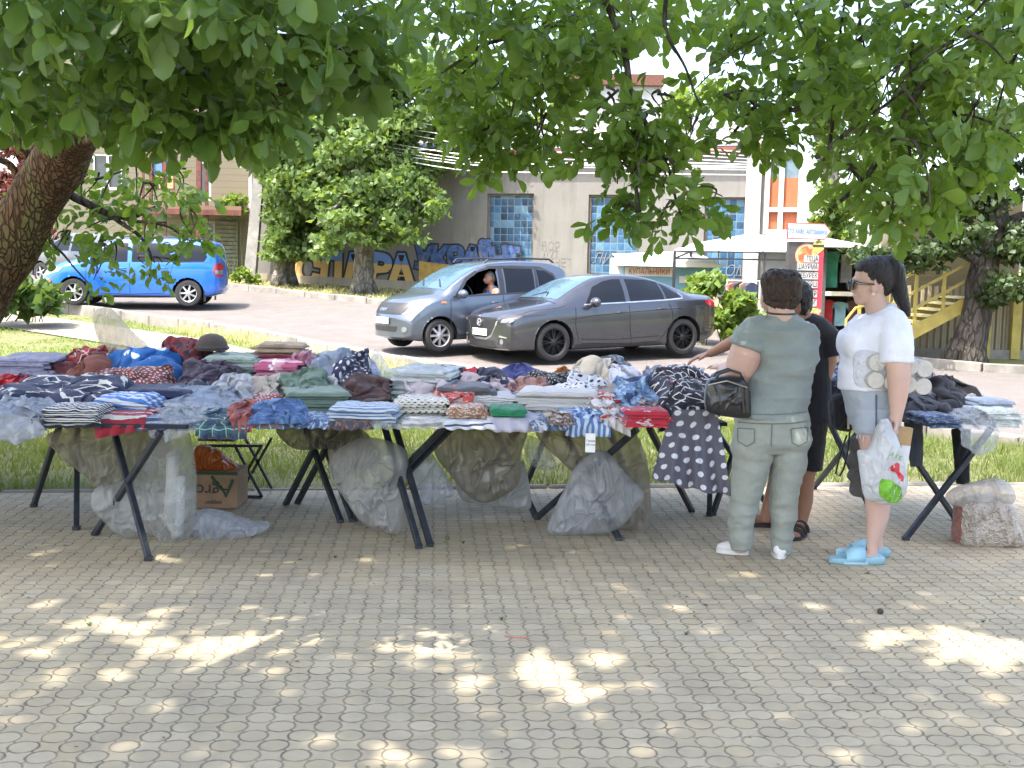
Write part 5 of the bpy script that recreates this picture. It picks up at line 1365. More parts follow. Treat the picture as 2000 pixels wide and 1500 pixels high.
for xw in (T3['xf'], T3['xr']):
    for sg in (1, -1): t3.wheel(xw, sg, M_SILVER, 7, 'wide')
    for sg in (1, -1):
        mb = MB(); mb.box((xw - .38, sg * .78, .26), (.02, .2, .28), bev=.008); mb.build('mudflap', M_TRIM, t3.root)
park(t3, (-10.1, 27.1), rad(180 + 5), .02, .96)
for o in list(COL.objects):
    pass
# dark car half hidden behind it
T4 = dict(T3)
g4 = Car('grey_car', 'dark grey car mostly hidden behind the blue minivan and the leaves', T3, car_paint('dull_grey_paint', (.12, .13, .15), .4, .35))
g4.decal('windscreen', [(3.36, .7), (3.36, -.7), (2.62, -.6), (2.55, 0), (2.62, .6)], 't', M_SGLASS)
for ax in 'lr':
    g4.decal('side_window', [(3.1, 1.03), (2.2, 1.05), (2.2, 1.5), (2.45, 1.5), (2.7, 1.42), (2.95, 1.27)], ax, M_CGLASS)
    g4.decal('side_window', [(2.1, 1.05), (1.2, 1.06), (1.2, 1.5), (2.1, 1.515)], ax, M_CGLASS)
    sg = 1 if ax == 'l' else -1
    g4.decal('headlight', [(sg * .42, .70), (sg * .5, .82), (sg * .86, .9), (sg * .87, .8), (sg * .6, .67)][::sg], 'f', M_LAMP, .008)
for xw in (T3['xf'], T3['xr']):
    for sg in (1, -1): g4.wheel(xw, sg, M_SILVER, 5, 'wide')
park(g4, (-13.3, 33.2), rad(180 - 30), .0, .9)
# ------------------------------------------------------------------ folding tables
M_LEG = mat('dark_steel_tube', (.035, .04, .05), .45, .3, var=.25, scale=20)
M_TOP = mat('navy_table_cloth', (.015, .018, .03), .9)
TZ = .73
def table(label, corners, legs):
    c = sum((Vector(p) for p in corners), Vector((0, 0))) / 4
    t = thing('folding_table', label, 'table', (c.x, c.y, 0), group='folding tables of the clothes stall')
    mb = MB(); n = 4
    mb.add([(p[0], p[1], TZ - .022) for p in corners] + [(p[0], p[1], TZ) for p in corners], [(3, 2, 1, 0), (4, 5, 6, 7)] + [(i, (i + 1) % 4, 4 + (i + 1) % 4, 4 + i) for i in range(4)])
    mb.build('tabletop', M_TOP, t)
    for f, tp in legs:
        mb = MB(); mb.bar((f[0], f[1], .012), (tp[0], tp[1], TZ - .04), .034, .034, bev=.004); mb.box((f[0], f[1], .012), (.042, .042, .024), bev=.004); mb.build('leg', M_LEG, t)
A_, B_, C_, D_ = (-3.10, 7.56), (-2.59, 6.93), (-2.43, 6.80), (-1.94, 6.23)
table('left front table with blue striped cloths, its crossed legs standing before the large clear bag', [(-4.4, 6.27), (-1.76, 6.32), (-1.62, 7.05), (-4.4, 7.05)], [(C_, (-1.9, 6.33)), (D_, (-2.35, 6.85)), ((-4.25, 6.25), (-3.9, 6.9)), ((-3.9, 6.95), (-4.25, 6.25))])
table('left rear table under the blue printed cloth, its thin crossed legs against the grass', [(-4.5, 7.08), (-1.62, 7.08), (-1.55, 8.3), (-4.6, 8.3)], [(A_, (-2.75, 7.2)), (B_, (-2.8, 7.55)), ((-1.5, 7.80), (-1.12, 7.32)), ((-1.06, 7.28), (-1.42, 7.75))])
table('middle front table carrying the sage green trousers and the cream dotted blouse', [(-1.6, 6.5), (-.27, 6.77), (-.42, 7.5), (-1.66, 7.3)], [((-.515, 6.64), (-.80, 7.2)), ((-.455, 6.70), (-.74, 7.24)), ((-.98, 7.33), (-.38, 6.86)), ((-.93, 7.37), (-.33, 6.9))])
table('middle rear table under the navy dotted garment and clear packets', [(-1.6, 7.36), (-.3, 7.56), (-.35, 8.5), (-1.6, 8.4)], [((-1.43, 7.84), (-1.05, 7.38)), ((-.99, 7.32), (-1.35, 7.8)), ((.17, 7.57), (-.2, 7.95)), ((-.3, 8.1), (.12, 7.5))])
table('right front table with the dotted skirt hanging over its edge', [(-.25, 6.78), (1.28, 6.92), (1.2, 7.7), (-.32, 7.52)], [((.66, 6.95), (.28, 7.45)), ((.18, 7.5), (.74, 6.85)), ((1.23, 7.84), (.82, 6.95)), ((1.33, 7.72), (1.22, 7.1))])
table('right rear table behind the hanging skirt, covered with dark folded knitwear', [(-.28, 7.58), (1.6, 7.76), (1.6, 8.7), (-.33, 8.55)], [((1.78, 7.9), (1.3, 8.1)), ((1.36, 7.75), (1.62, 8.0)), ((.1, 8.4), (.3, 7.8)), ((.9, 8.5), (.6, 7.8))])
table('far right table with black jackets beside the sack of pellets', [(2.02, 7.58), (3.1, 7.14), (3.45, 8.2), (2.25, 8.6)], [((2.44, 7.12), (2.98, 7.25)), ((2.98, 7.75), (2.42, 7.5)), ((2.3, 8.8), (2.56, 8.2)), ((2.52, 8.15), (2.24, 8.5))])

# ------------------------------------------------------------------ cloth
def cloth(name, kind, c1, c2=(.7, .7, .7), sc=1.0, c3=None, rot=0.0):
    if name in MATS: return MATS[name]
    t = NT(name); uv = t.coord('UV', rot=(0, 0, rot)); wob = t.vmath('SCALE', t.noise(uv, 7, 2, col=True)); wob.node.inputs[3].default_value = .03
    p = t.vmath('ADD', uv, wob); x, y, z = t.sep(p)
    sn = lambda v, n: t.math('SINE', t.math('MULTIPLY', v, n * 6.2832))
    col = c1
    if kind == 'stripe': col = t.mix(t.math('GREATER_THAN', sn(y, 9 * sc), .2), c1, c2)
    elif kind == 'pin': col = t.mix(t.math('GREATER_THAN', sn(y, 11 * sc), .86), c1, c2)
    elif kind == 'vstripe': col = t.mix(t.math('GREATER_THAN', sn(x, 14 * sc), .1), c1, c2)
    elif kind == 'dots':
        q = t.vmath('SCALE', p); q.node.inputs[3].default_value = 14 * sc
        qx, qy, _ = t.sep(q); row = t.math('FLOOR', qy); qx = t.math('ADD', qx, t.math('MULTIPLY', t.math('MODULO', row, 2.0), .5))
        fx = t.math('SUBTRACT', t.math('FRACT', qx), .5); fy = t.math('SUBTRACT', t.math('FRACT', qy), .5)
        d = t.math('SQRT', t.math('ADD', t.math('MULTIPLY', fx, fx), t.math('MULTIPLY', fy, fy)))
        col = t.mix(t.math('LESS_THAN', d, .24), c1, c2)
    elif kind == 'plaid':
        a = t.math('GREATER_THAN', sn(x, 8 * sc), .3); b = t.math('GREATER_THAN', sn(y, 8 * sc), .3); l = t.math('GREATER_THAN', t.math('MAXIMUM', sn(t.math('ADD', x, .03), 8 * sc), sn(t.math('ADD', y, .03), 8 * sc)), .97)
        col = t.mix(t.math('MULTIPLY', t.math('ADD', a, b), .5), c1, c2); col = t.mix(l, col, c3 or (.6, .6, .55))
    elif kind == 'dash':
        v = t.node('ShaderNodeTexVoronoi', feature='DISTANCE_TO_EDGE'); t.put(v.inputs[0], t.vmath('MULTIPLY', p, (1, 2.4, 1))); v.inputs['Scale'].default_value = 11 * sc
        n = t.noise(p, 9, 2)
        col = t.mix(t.math('MULTIPLY', t.math('LESS_THAN', v.outputs[0], .055), t.math('GREATER_THAN', n, .48)), c1, c2)
    elif kind == 'cross':
        a = t.math('ABSOLUTE', sn(t.math('ADD', x, y), 4.2 * sc)); b = t.math('ABSOLUTE', sn(t.math('SUBTRACT', x, y), 4.2 * sc))
        n = t.math('GREATER_THAN', t.noise(p, 10 * sc, 2), .46)
        col = t.mix(t.math('MULTIPLY', t.math('LESS_THAN', t.math('MINIMUM', a, b), .2), n), c1, c2)
        if c3: col = t.mix(t.math('GREATER_THAN', t.noise(p, 5, 2), .62), col, c3)
    elif kind == 'print':
        v = t.node('ShaderNodeTexVoronoi'); t.put(v.inputs[0], p); v.inputs['Scale'].default_value = 11 * sc
        d = t.math('ADD', v.outputs['Distance'], t.math('MULTIPLY', t.noise(p, 40 * sc, 2), .3))
        col = t.mix(t.math('LESS_THAN', d, .42), c1, c2)
        if c3: col = t.mix(t.math('GREATER_THAN', t.sep(v.outputs['Color'])[0], .6), col, c3)
    elif kind == 'floral':
        f = t.noise(p, 22 * sc, 4, .7); g = t.noise(t.vmath('ADD', p, (5, 3, 0)), 15 * sc, 3)
        col = t.mix(t.math('GREATER_THAN', f, .54), c1, c2)
        if c3: col = t.mix(t.math('GREATER_THAN', g, .57), col, c3)
    o = t.coord('Object')
    tone = t.noise(o, 9, 3)  # random tone of the cloth itself
    if not isinstance(col, tuple): col = t.mix(t.math('MULTIPLY', tone, .22), col, (.1, .1, .1))
    else: col = t.mix(tone, tuple(v * .8 for v in col), tuple(min(1, v * 1.15) for v in col))
    wv = t.noise(o, 300, 2)
    b = t.math('ADD', t.math('MULTIPLY', wv, .2), t.noise(o, 28, 4, .6))
    MATS[name] = t.done(t.bsdf(col, .9, 0, .2, t.bump(b, .5, .015), **{'Sheen Weight': .15}))
    return MATS[name]
def plastic(name, tint=(.62, .64, .66), alpha=.5, crumple=30, gloss=.18, col2=None):
    if name in MATS: return MATS[name]
    t = NT(name); o = t.coord('Object')
    n = t.noise(o, crumple * .35, 4, .6); v = t.node('ShaderNodeTexVoronoi', feature='DISTANCE_TO_EDGE'); t.put(v.inputs[0], t.vmath('ADD', o, t.vmath('MULTIPLY', t.noise(o, 6, 2, col=True), (.1, .1, .1)))); v.inputs['Scale'].default_value = crumple * .4
    h = t.math('ADD', t.math('MULTIPLY', n, .25), t.math('MULTIPLY', t.math('MINIMUM', v.outputs[0], .1), 2.0))
    nr = t.bump(h, .7, .03)
    c = t.mix(t.noise(o, 4, 3), tint, col2 or tuple(x * .8 for x in tint))
    p = t.bsdf(c, gloss, 0, .7, nr); tl = t.node('ShaderNodeBsdfTranslucent'); t.put(tl.inputs[0], c); t.put(tl.inputs['Normal'], nr)
    tr = t.node('ShaderNodeBsdfTransparent'); t.put(tr.inputs[0], tuple(min(.97, .75 + x * .3) for x in tint))
    a = t.math('ADD', alpha - .12, t.math('MULTIPLY', t.ramp(n, [(.35, (0, 0, 0)), (.7, (1, 1, 1))]), .22), clamp=True)
    MATS[name] = t.done(t.mixsh(a, tr.outputs[0], t.mixsh(.4, p, tl.outputs[0])))
    return MATS[name]
W_, K_ = (.62, .61, .6), (.02, .02, .024)
NAVY, ROY, MAR, RED = (.025, .032, .075), (.02, .09, .3), (.1, .025, .03), (.36, .025, .035)
PL_CLEAR = plastic('clear_plastic', (.72, .75, .78), .36, 40, .12)
PL_MILK = plastic('milky_plastic', (.72, .73, .76), .72)
PL_GREY = plastic('dusty_plastic', (.68, .665, .63), .5, 9, .14)
PL_BROWN = plastic('brown_tinted_plastic', (.5, .46, .39), .6, 8, .16)

def garment(name, label, cat, x0, x1, yt, yb, m, kind='heap', depth=.42, drop=0.0, seed=0, yaw=None, z0=None, hem=None, xs=None):
    r = random.Random(seed * 13 + int(x0)); z0 = TZ + .008 if z0 is None else z0
    xc = (x0 + x1) / 2; Pf = atz(xc, yb, z0)
    ymx = 7.82 if xc < 500 else 7.98 if xc < 1000 else 8.1 if xc < 1500 else 7.95
    if Pf.y > 6.95: Pf = at(xc, yb, 6.95 + (Pf.y - 6.95) * (ymx - .2 - 6.95) / 3.4); Pf.z = z0
    w = (x1 - x0) * Pf.y / FPX
    zt = at(xc, yt, Pf.y + depth * (.7 if kind == 'heap' else .92)).z; Hh = min(.34 if kind == 'heap' else .06, max(.02, zt - z0))
    a = (r.uniform(-.12, .12) if yaw is None else yaw) + .1
    e1 = Vector((math.cos(a), math.sin(a), 0)); e2 = Vector((-math.sin(a), math.cos(a), 0))
    if kind == 'fold' and not drop: return folded(name, label, cat, Pf, e1, e2, w, depth, zt - z0, m, seed, z0)
    nu, nv, nd = 44, 30, int(drop / .02) if drop else 0
    V, UV = [], []
    fa = r.uniform(-.9, .9); ca, sa = math.cos(fa), math.sin(fa); pk_ = r.uniform(.62, .8)
    def prof(u, v):
        if kind == 'heap':
            f = 1 - abs(2 * u) ** 6
            g = (.14 + .86 * (v / pk_) ** .8) * min(1, v / .03) ** .5 if v < pk_ else 1 - ((v - pk_) / (1 - pk_)) ** 2.2
            return max(0, f) ** .6 * max(0, g)
        f = 1 - abs(2 * u) ** 22
        g = min(1, v / .03) ** .5 * (.72 + .28 * v) * (1 if v < .93 else math.sqrt(max(0, 1 - ((v - .93) / .07) ** 2)))
        return max(0, f) ** .5 * max(0, g)
    for j in range(-nd, nv + 1):
        for i in range(nu + 1):
            u = i / nu - .5; v = max(0, j) / nv
            wx, wy = u * w, v * depth
            if j >= 0:
                h = Hh * prof(u, v)
                edge = min(1, min(.5 - abs(u), min(v, 1 - v)) / .05) if not (drop and j == 0) else 1
                lx, ly = wx * ca + wy * sa, wy * ca - wx * sa
                wq = noise.noise(Vector((wx * 5 + seed, wy * 5, 9.1))) * .5
                wq *= 1.4
                am_ = .35 + .9 * abs(noise.noise(Vector((wx * 4 + seed, wy * 4, 2.2)))) * 1.6
                sn_ = math.sin(ly * 46 + 9 * wq + 3.5 * noise.noise(Vector((lx * 4, ly * 4 + seed, 6.6))))
                fld = (1 - abs(sn_)) * .9 + .25 * sn_
                rid2 = 1 - abs(noise.noise(Vector((lx * 12 + seed, ly * 26 + wq * 2, seed * .3)))) * 2.4
                if kind == 'heap': h += edge * ((.011 + min(Hh, .14) * .1) * am_ * (fld - .3) + (.004 + min(Hh, .14) * .04) * (rid2 - .2) + Hh * .28 * noise.noise(Vector((wx * 4.5, wy * 6, seed + .5))))
                else: h += edge * (.005 * am_ * (fld - .3) + .003 * (rid2 - .3))
                h = max(h, 0)
                am = 1.0 if kind == 'heap' else .45
                wob = am * (.07 * noise.noise(Vector((u * 3 + seed, v * 3, 3.3))) + .04 * noise.noise(Vector((u * 9, v * 8 + seed, 1.3))))
                wob2 = am * (.09 * noise.noise(Vector((u * 4, v * 2 + seed, 7.3))) + .05 * noise.noise(Vector((u * 11 + seed, v * 6, 4.3))))
                p = Pf + e1 * (wx * (1 + .2 * am * noise.noise(Vector((v * 3, seed, 0)))) + wob) + e2 * (wy + wob2 * (0 if drop and j == 0 else 1)); p.z = z0 + h
                if drop and j == 0: p.z = z0 + Hh * .25 * max(0, 1 - abs(2 * u) ** 6)
            else:
                tt = -j / nd
                dl = drop * tt * (hem(u) if hem else (1 - .35 * abs(noise.noise(Vector((u * 3, seed, 5.1)))) ))
                wv = .018 * math.sin(u * 22 + seed) * tt + .02 * noise.noise(Vector((u * 6, tt * 2, seed)))
                xw = (xs[0] + (xs[1] - xs[0]) * tt) if xs else 1
                p = Pf + e1 * (wx * xw) - e2 * (.02 + .02 * math.sin(min(1, tt * 5) * 1.57) + wv); p.z = z0 + Hh * .25 * max(0, 1 - abs(2 * u) ** 6) * (1 - min(1, tt * 4)) - dl
            V.append(p); UV.append((wx + .5, (wy + Hh * v) if j >= 0 else j * .02))
    nr = nv + nd + 1; k = nu + 1
    Fc = [(a_ * k + b, a_ * k + b + 1, (a_ + 1) * k + b + 1, (a_ + 1) * k + b) for a_ in range(nr - 1) for b in range(nu)]
    o = np_mesh(name, [tuple(v) for v in V], Fc, m, None, True, UV)
    sm = o.modifiers.new('thickness', 'SOLIDIFY'); sm.thickness = .005; sm.offset = -1
    anchor(o)
    if kind == 'heap' and not drop and cat in ('shirt', 'blouse', 'top', 'jumper', 'dress', 'jacket', 'garment', 'hoodie', 'knitwear'):
        row0 = nd * k; S_ = 14; X_ = 8          # one sleeve lying across the garment
        sd = r.choice((-1, 1)); u0, v0, u1, v1 = sd * r.uniform(-.05, .15), r.uniform(.35, .6), sd * r.uniform(.42, .56), r.uniform(.02, .3)
        sw = r.uniform(.055, .08); SV, SU = [], []
        dirx = (e1 * ((u1 - u0) * w) + e2 * ((v1 - v0) * depth)); sl = dirx.length; dirx.normalize(); per = Vector((-dirx.y, dirx.x, 0))
        for a_ in range(S_ + 1):
            t = a_ / S_; u, v = lerp(u0, u1, t), lerp(v0, v1, t)
            ii = min(nu, max(0, int((u + .5) * nu))); jj = min(nv, max(0, int(v * nv))); sf = V[row0 + jj * k + ii]
            cz = sf.z if abs(u) < .5 else z0 + .01
            c0 = Pf + e1 * (u * w) + e2 * (v * depth); wd = sw * (1.15 - .45 * t)
            for b_ in range(X_ + 1):
                x_ = (b_ / X_ - .5) * 2; q = c0 + per * (x_ * wd)
                q.z = max(z0 + .004, cz + .022 * math.sqrt(max(0, 1 - x_ * x_)) - .012 * x_ * x_ + .006 * math.sin(t * 17 + x_ * 2 + seed)); SV.append(tuple(q)); SU.append((t * sl + .3, x_ * wd + .2))
        kk = X_ + 1
        so = np_mesh('sleeve', SV, [(a_ * kk + b_, a_ * kk + b_ + 1, (a_ + 1) * kk + b_ + 1, (a_ + 1) * kk + b_) for a_ in range(S_) for b_ in range(X_)], m, o, True, SU)
        sm = so.modifiers.new('thickness', 'SOLIDIFY'); sm.thickness = .006; sm.offset = -1
    return tag(o, label, cat, 'clothes laid out on the tables')
def folded(name, label, cat, P0, e1, e2, w, depth, H, m, seed, z0):
    """a folded garment: the layers of cloth lie one on the other"""
    r = random.Random(seed * 7 + 1); H = min(.26, max(.022, H)); n = max(2, int(H / .015)); lh = H / n; V, F, UV = [], [], []
    nu, nv = 26, 12
    for l in range(n):
        dx, dy, ww, dd = r.uniform(-.02, .02), r.uniform(-.018, .018), w * r.uniform(.86, 1.04), depth * r.uniform(.85, 1.0)
        b = len(V); yw = r.uniform(-.09, .09)
        for j in range(nv + 7):
            # three rows of rounded front lip, the sheet, three rows of back lip
            for i in range(nu + 1):
                u = i / nu - .5
                if j < 4: v = -.5 + .012 / dd * (1 - math.sin(j / 3 * 1.57)) * 0; yy = -dd / 2 + lh * .5 * (1 - math.sin((j / 3) * math.pi / 2 * 1.0) ) * -1; zz = lh * (j / 3)
                elif j > nv + 2: q = (j - nv - 3) / 3; yy = dd / 2 + lh * .4 * math.sin(q * math.pi); zz = lh * (1 - q)
                else: yy = lerp(-dd / 2 + .004, dd / 2, (j - 3) / (nv - 0)); zz = lh
                bulge = .5 * lh * math.sin(min(1, max(0, (yy + dd / 2) / .05)) * 1.57) * (1 - abs(2 * u) ** 8)
                wav = .006 * noise.noise(Vector((u * 6 + seed + l * 3, yy * 9, l * 1.3))) + .003 * noise.noise(Vector((u * 19 + seed, yy * 21, l)))
                ex = (.010 * noise.noise(Vector((yy * 7, l * 2.1, seed)))) if abs(u) > .45 else 0
                fr_ = .014 * noise.noise(Vector((u * 4 + l * 5, seed, .5)))
                top = 1 if l == n - 1 else .35
                if abs(u) > .49: zz *= .4
                p = P0 + e1 * (u * ww + dx + ex + yw * yy) + e2 * (depth / 2 + yy + dy + fr_)
                p.z = z0 + l * lh + zz + (bulge * top + wav * (1.6 if l == n - 1 else .5)) * (1 if zz > 0 else 0)
                V.append(p); UV.append((u * ww + .5 + l * .013, yy + zz * 2 + l * .021))
        k = nu + 1
        F += [(b + a * k + c, b + a * k + c + 1, b + (a + 1) * k + c + 1, b + (a + 1) * k + c) for a in range(nv + 6) for c in range(nu)]
    o = np_mesh(name, [tuple(v) for v in V], F, m, None, True, UV)
    sm = o.modifiers.new('thickness', 'SOLIDIFY'); sm.thickness = .003; sm.offset = -1
    return tag(o, label, cat, 'clothes laid out on the tables')
G = garment
c_ = cloth
# --- left table
G('wrapped_shirt', 'pale lilac wrapped shirt in clear plastic at the far left of the back row', 'wrapped shirt', -20, 95, 690, 722, plastic('lilac_wrap', (.5, .5, .68), .85), 'fold', .5, seed=1)
G('shirt', 'red, black and white plaid shirt crumpled in the back row', 'shirt', 97, 218, 678, 708, c_('red_plaid', 'plaid', (.4, .04, .04), (.05, .02, .02), 1.4, (.6, .55, .5)), seed=2)
G('cloth', 'royal blue cloth with large white bird-like prints', 'cloth', 172, 345, 681, 732, c_('bird_print', 'print', (.015, .12, .38), (.66, .7, .74), .85), seed=3, depth=.5)
G('shirt', 'dark red and navy plaid shirt heap behind the blue printed cloth', 'shirt', 298, 395, 664, 706, c_('dark_plaid', 'plaid', (.2, .02, .025), (.02, .015, .03), 1.6, (.3, .05, .05)), seed=4)
G('wrapped_shirt', 'flat pale green packet in cellophane right of the dark cap', 'wrapped shirt', 395, 505, 684, 708, plastic('mint_wrap', (.55, .66, .6), .85), 'fold', .45, seed=5)
G('blouse', 'maroon blouse lying behind the navy patterned cloth', 'blouse', 52, 135, 711, 740, c_('maroon_plain', 'plain', (.12, .03, .035)), seed=6)
G('jersey', 'bright red jersey strip at the left border behind the navy cloth', 'jersey', -20, 55, 722, 742, c_('red_plain', 'plain', RED), seed=7, depth=.3)
G('blouse', 'rust brown blouse beside the speckled burgundy one', 'blouse', 128, 190, 703, 742, c_('rust_plain', 'plain', (.17, .06, .045)), seed=8)
G('blouse', 'burgundy blouse with white specks in front of the blue printed cloth', 'blouse', 165, 325, 716, 757, c_('burg_specks', 'dots', (.19, .045, .05), (.65, .55, .5), 3.0), seed=9)
G('trousers', 'dark purple and black knitwear heap behind the white crumpled plastic', 'knitwear', 335, 455, 703, 748, c_('purple_floral', 'floral', (.022, .016, .03), (.09, .05, .09), 1), seed=10)
G('scarf', 'small pale blue floral scarf next to the burgundy blouse', 'scarf', 322, 375, 728, 756, c_('pale_blue_floral', 'floral', (.08, .13, .3), (.45, .5, .58), 1.6), seed=11)
G('cloth', 'long navy cloth with white dashes filling the left front', 'cloth', -30, 225, 727, 800, c_('navy_dash', 'dash', NAVY, (.62, .6, .56), .75), seed=12, depth=.55, yaw=-.05)
G('trousers', 'plain navy trousers folded beside the blue and white stripes', 'trousers', 228, 362, 752, 795, c_('navy_plain', 'plain', NAVY), 'fold', .4, seed=13)
G('striped_cloth', 'black and white striped folded cloth at the left front edge', 'cloth', 80, 195, 788, 826, c_('bw_stripe', 'stripe', K_, W_, 3), 'fold', .3, seed=14)
G('striped_cloth', 'blue and white striped folded cloth above the red one', 'cloth', 180, 294, 768, 806, c_('blue_stripe', 'stripe', (.07, .2, .52), (.62, .64, .68), 1.2, rot=.35), 'fold', .34, seed=15, z0=TZ + .03)
G('red_cloth', 'dark red cloth with a white stripe hanging over the front edge', 'cloth', 188, 288, 796, 824, c_('red_stripe', 'pin', (.3, .015, .03), W_, .8), 'fold', .3, .085, seed=16, hem=lambda u: 1.1 - .7 * (u + .5), z0=TZ + .005)
G('plastic_wrap', 'clear plastic wrap hanging over the front edge beside the red cloth', 'plastic wrap', 292, 396, 786, 824, PL_CLEAR, 'heap', .3, .1, seed=17, hem=lambda u: 1.1 - 1.2 * abs(u + .15))
G('plastic_wrap', 'long bluish plastic wrapped garment in front of the navy trousers', 'plastic wrap', 290, 482, 760, 804, plastic('blue_wrap', (.5, .56, .66), .75), 'heap', .35, seed=18)
G('plastic_wrap', 'white crumpled plastic bag lying above the bluish wrap', 'plastic bag', 405, 482, 727, 786, PL_MILK, 'heap', .3, seed=19)
G('plastic_wrap', 'clear plastic bag with printed cloth hanging at the far left front corner', 'plastic bag', -20, 86, 776, 826, plastic('print_wrap', (.6, .63, .7), .7), 'heap', .3, .1, seed=20, hem=lambda u: 1.1 - 1.0 * abs(u))
G('plaid_shirt', 'green and blue plaid shirt sagging over the edge above the stool', 'shirt', 384, 482, 800, 826, c_('green_plaid', 'plaid', (.04, .12, .13), (.02, .03, .09), 1.8, (.3, .45, .42)), 'heap', .25, .09, seed=21)
G('trousers', 'dusty coral trouser leg hanging beside the green plaid shirt', 'trousers', 452, 492, 785, 826, c_('coral_plain', 'plain', (.3, .095, .085)), 'heap', .25, .05, seed=22)
# --- middle
G('trousers', 'maroon trousers folded at the bottom of the beige topped stack', 'folded clothes', 497, 592, 682, 706, c_('stack_maroon', 'plain', (.13, .02, .03)), 'fold', .34, seed=23)
G('trousers', 'beige trousers folded on top of the maroon ones', 'folded clothes', 495, 596, 667, 688, c_('stack_beige', 'plain', (.27, .21, .15)), 'fold', .34, seed=24, z0=at(545, 690, atz(545, 706, TZ).y).z)
G('packet', 'pink and white packet in cellophane below the beige stack', 'packet', 494, 588, 702, 726, c_('pink_packet', 'plaid', (.45, .1, .2), (.6, .45, .5), .6, (.7, .7, .7)), 'fold', .3, seed=25)
G('plastic_wrap', 'pink wrapped garment in glossy plastic', 'plastic wrap', 560, 632, 689, 730, plastic('pink_wrap', (.7, .38, .48), .75), 'heap', .35, seed=26)
G('plastic_wrap', 'clear crumpled plastic over blue cloth left of the navy dotted garment', 'plastic wrap', 600, 700, 690, 748, plastic('steel_wrap', (.4, .47, .58), .65), 'heap', .4, seed=27)
G('dress', 'navy dress with white polka dots in the back row', 'dress', 640, 728, 690, 748, c_('navy_dots', 'dots', (.018, .022, .07), W_, 1.8), seed=28)
G('top', 'plain royal blue top peeking behind the navy dotted dress', 'top', 700, 738, 688, 712, c_('royal_plain', 'plain', (.03, .06, .26)), seed=29)
G('wrapped_shirt', 'large white shirt packet in clear plastic in the middle of the back row', 'wrapped shirt', 752, 874, 713, 762, plastic('white_wrap', (.72, .76, .78), .85), 'fold', .55, seed=30, yaw=-.3)
G('blouse', 'creamy beige blouse left of the sage green trousers', 'blouse', 478, 548, 733, 778, c_('beige_plain', 'plain', (.42, .36, .3)), seed=31)
G('trousers', 'sage green trousers, the upper one of two', 'trousers', 525, 642, 718, 780, c_('sage_plain', 'plain', (.125, .185, .14)), seed=32, depth=.45, z0=TZ + .03)
G('trousers', 'pale sage trousers spread under the upper sage pair', 'trousers', 560, 682, 755, 806, c_('sage_pale', 'plain', (.16, .21, .165)), 'fold', .45, seed=33)
G('blouse', 'dusty red blouse with white dots in front of the beige blouse', 'blouse', 478, 584, 766, 804, c_('dusty_dots', 'dots', (.27, .075, .075), (.65, .55, .55), 3.4), seed=34)
G('jeans', 'rolled blue denim in clear plastic at the front edge', 'jeans', 488, 585, 779, 828, c_('denim', 'floral', (.06, .13, .3), (.13, .22, .4), 2.2), 'heap', .25, seed=35)
G('jumper', 'dark brown folded jumper near the sage trousers', 'jumper', 655, 764, 737, 796, c_('brown_plain', 'plain', (.055, .028, .026)), 'heap', .42, seed=36)
G('wrapped_shirt', 'flat white and blue shirt packets along the middle front edge', 'wrapped shirt', 638, 782, 787, 824, c_('packet_blue', 'stripe', (.5, .54, .58), (.1, .18, .32), 2.2), 'fold', .35, seed=37)
G('top', 'lilac grey top lying above the cream dotted blouse', 'top', 768, 868, 742, 790, c_('lilac_plain', 'plain', (.42, .37, .39)), seed=38)
G('blouse', 'cream blouse with black dots at the middle front', 'blouse', 772, 878, 774, 816, c_('cream_dots', 'dots', (.6, .57, .49), (.02, .02, .02), 1.9), 'fold', .34, seed=39)
G('top', 'black top in the back row left of a red one', 'top', 848, 902, 718, 748, c_('black_plain', 'plain', K_), seed=40)
G('top', 'bright red top in the back row between black ones', 'top', 890, 952, 719, 746, c_('red_top', 'plain', (.38, .03, .04)), seed=41)
G('top', 'dark navy top in the back row right of the red one', 'top', 930, 1005, 722, 750, c_('ink_plain', 'plain', (.03, .035, .06)), seed=42)
G('shirt', 'charcoal shirt under the red patterned cap sized piece', 'shirt', 862, 962, 748, 792, c_('charcoal_plain', 'plain', (.1, .1, .11)), 'fold', .4, seed=43)
G('scarf', 'red and white patterned scarf lying on the charcoal shirt', 'scarf', 864, 925, 752, 786, c_('red_white_floral', 'floral', (.5, .07, .06), (.65, .5, .48), 1.6), seed=44, depth=.28, z0=TZ + .07)
G('top', 'long pale mauve top stretched behind the charcoal shirt', 'top', 880, 1005, 735, 764, c_('mauve_plain', 'plain', (.42, .34, .36)), seed=45)
G('wrapped_shirt', 'pile of flat white packets right of the red scarf', 'wrapped shirt', 905, 1012, 766, 806, c_('packet_white', 'stripe', (.62, .6, .58), (.35, .32, .31), 3), 'fold', .4, seed=46)
G('cloth', 'brown and cream patterned folded cloth at the front edge below the charcoal shirt', 'cloth', 878, 962, 789, 822, c_('brown_cream', 'floral', (.3, .13, .06), (.6, .56, .5), 2.4), 'fold', .28, seed=47)
G('cloth', 'bottle green folded cloth at the front edge', 'cloth', 962, 1034, 791, 818, c_('bottle_green', 'plain', (.02, .16, .075)), 'fold', .3, seed=48, z0=TZ + .03)
G('cloth', 'lavender grey cloth drooping over the edge below the green one', 'cloth', 958, 1062, 803, 826, c_('lavender', 'plain', (.42, .4, .46)), 'fold', .3, .05, seed=49)
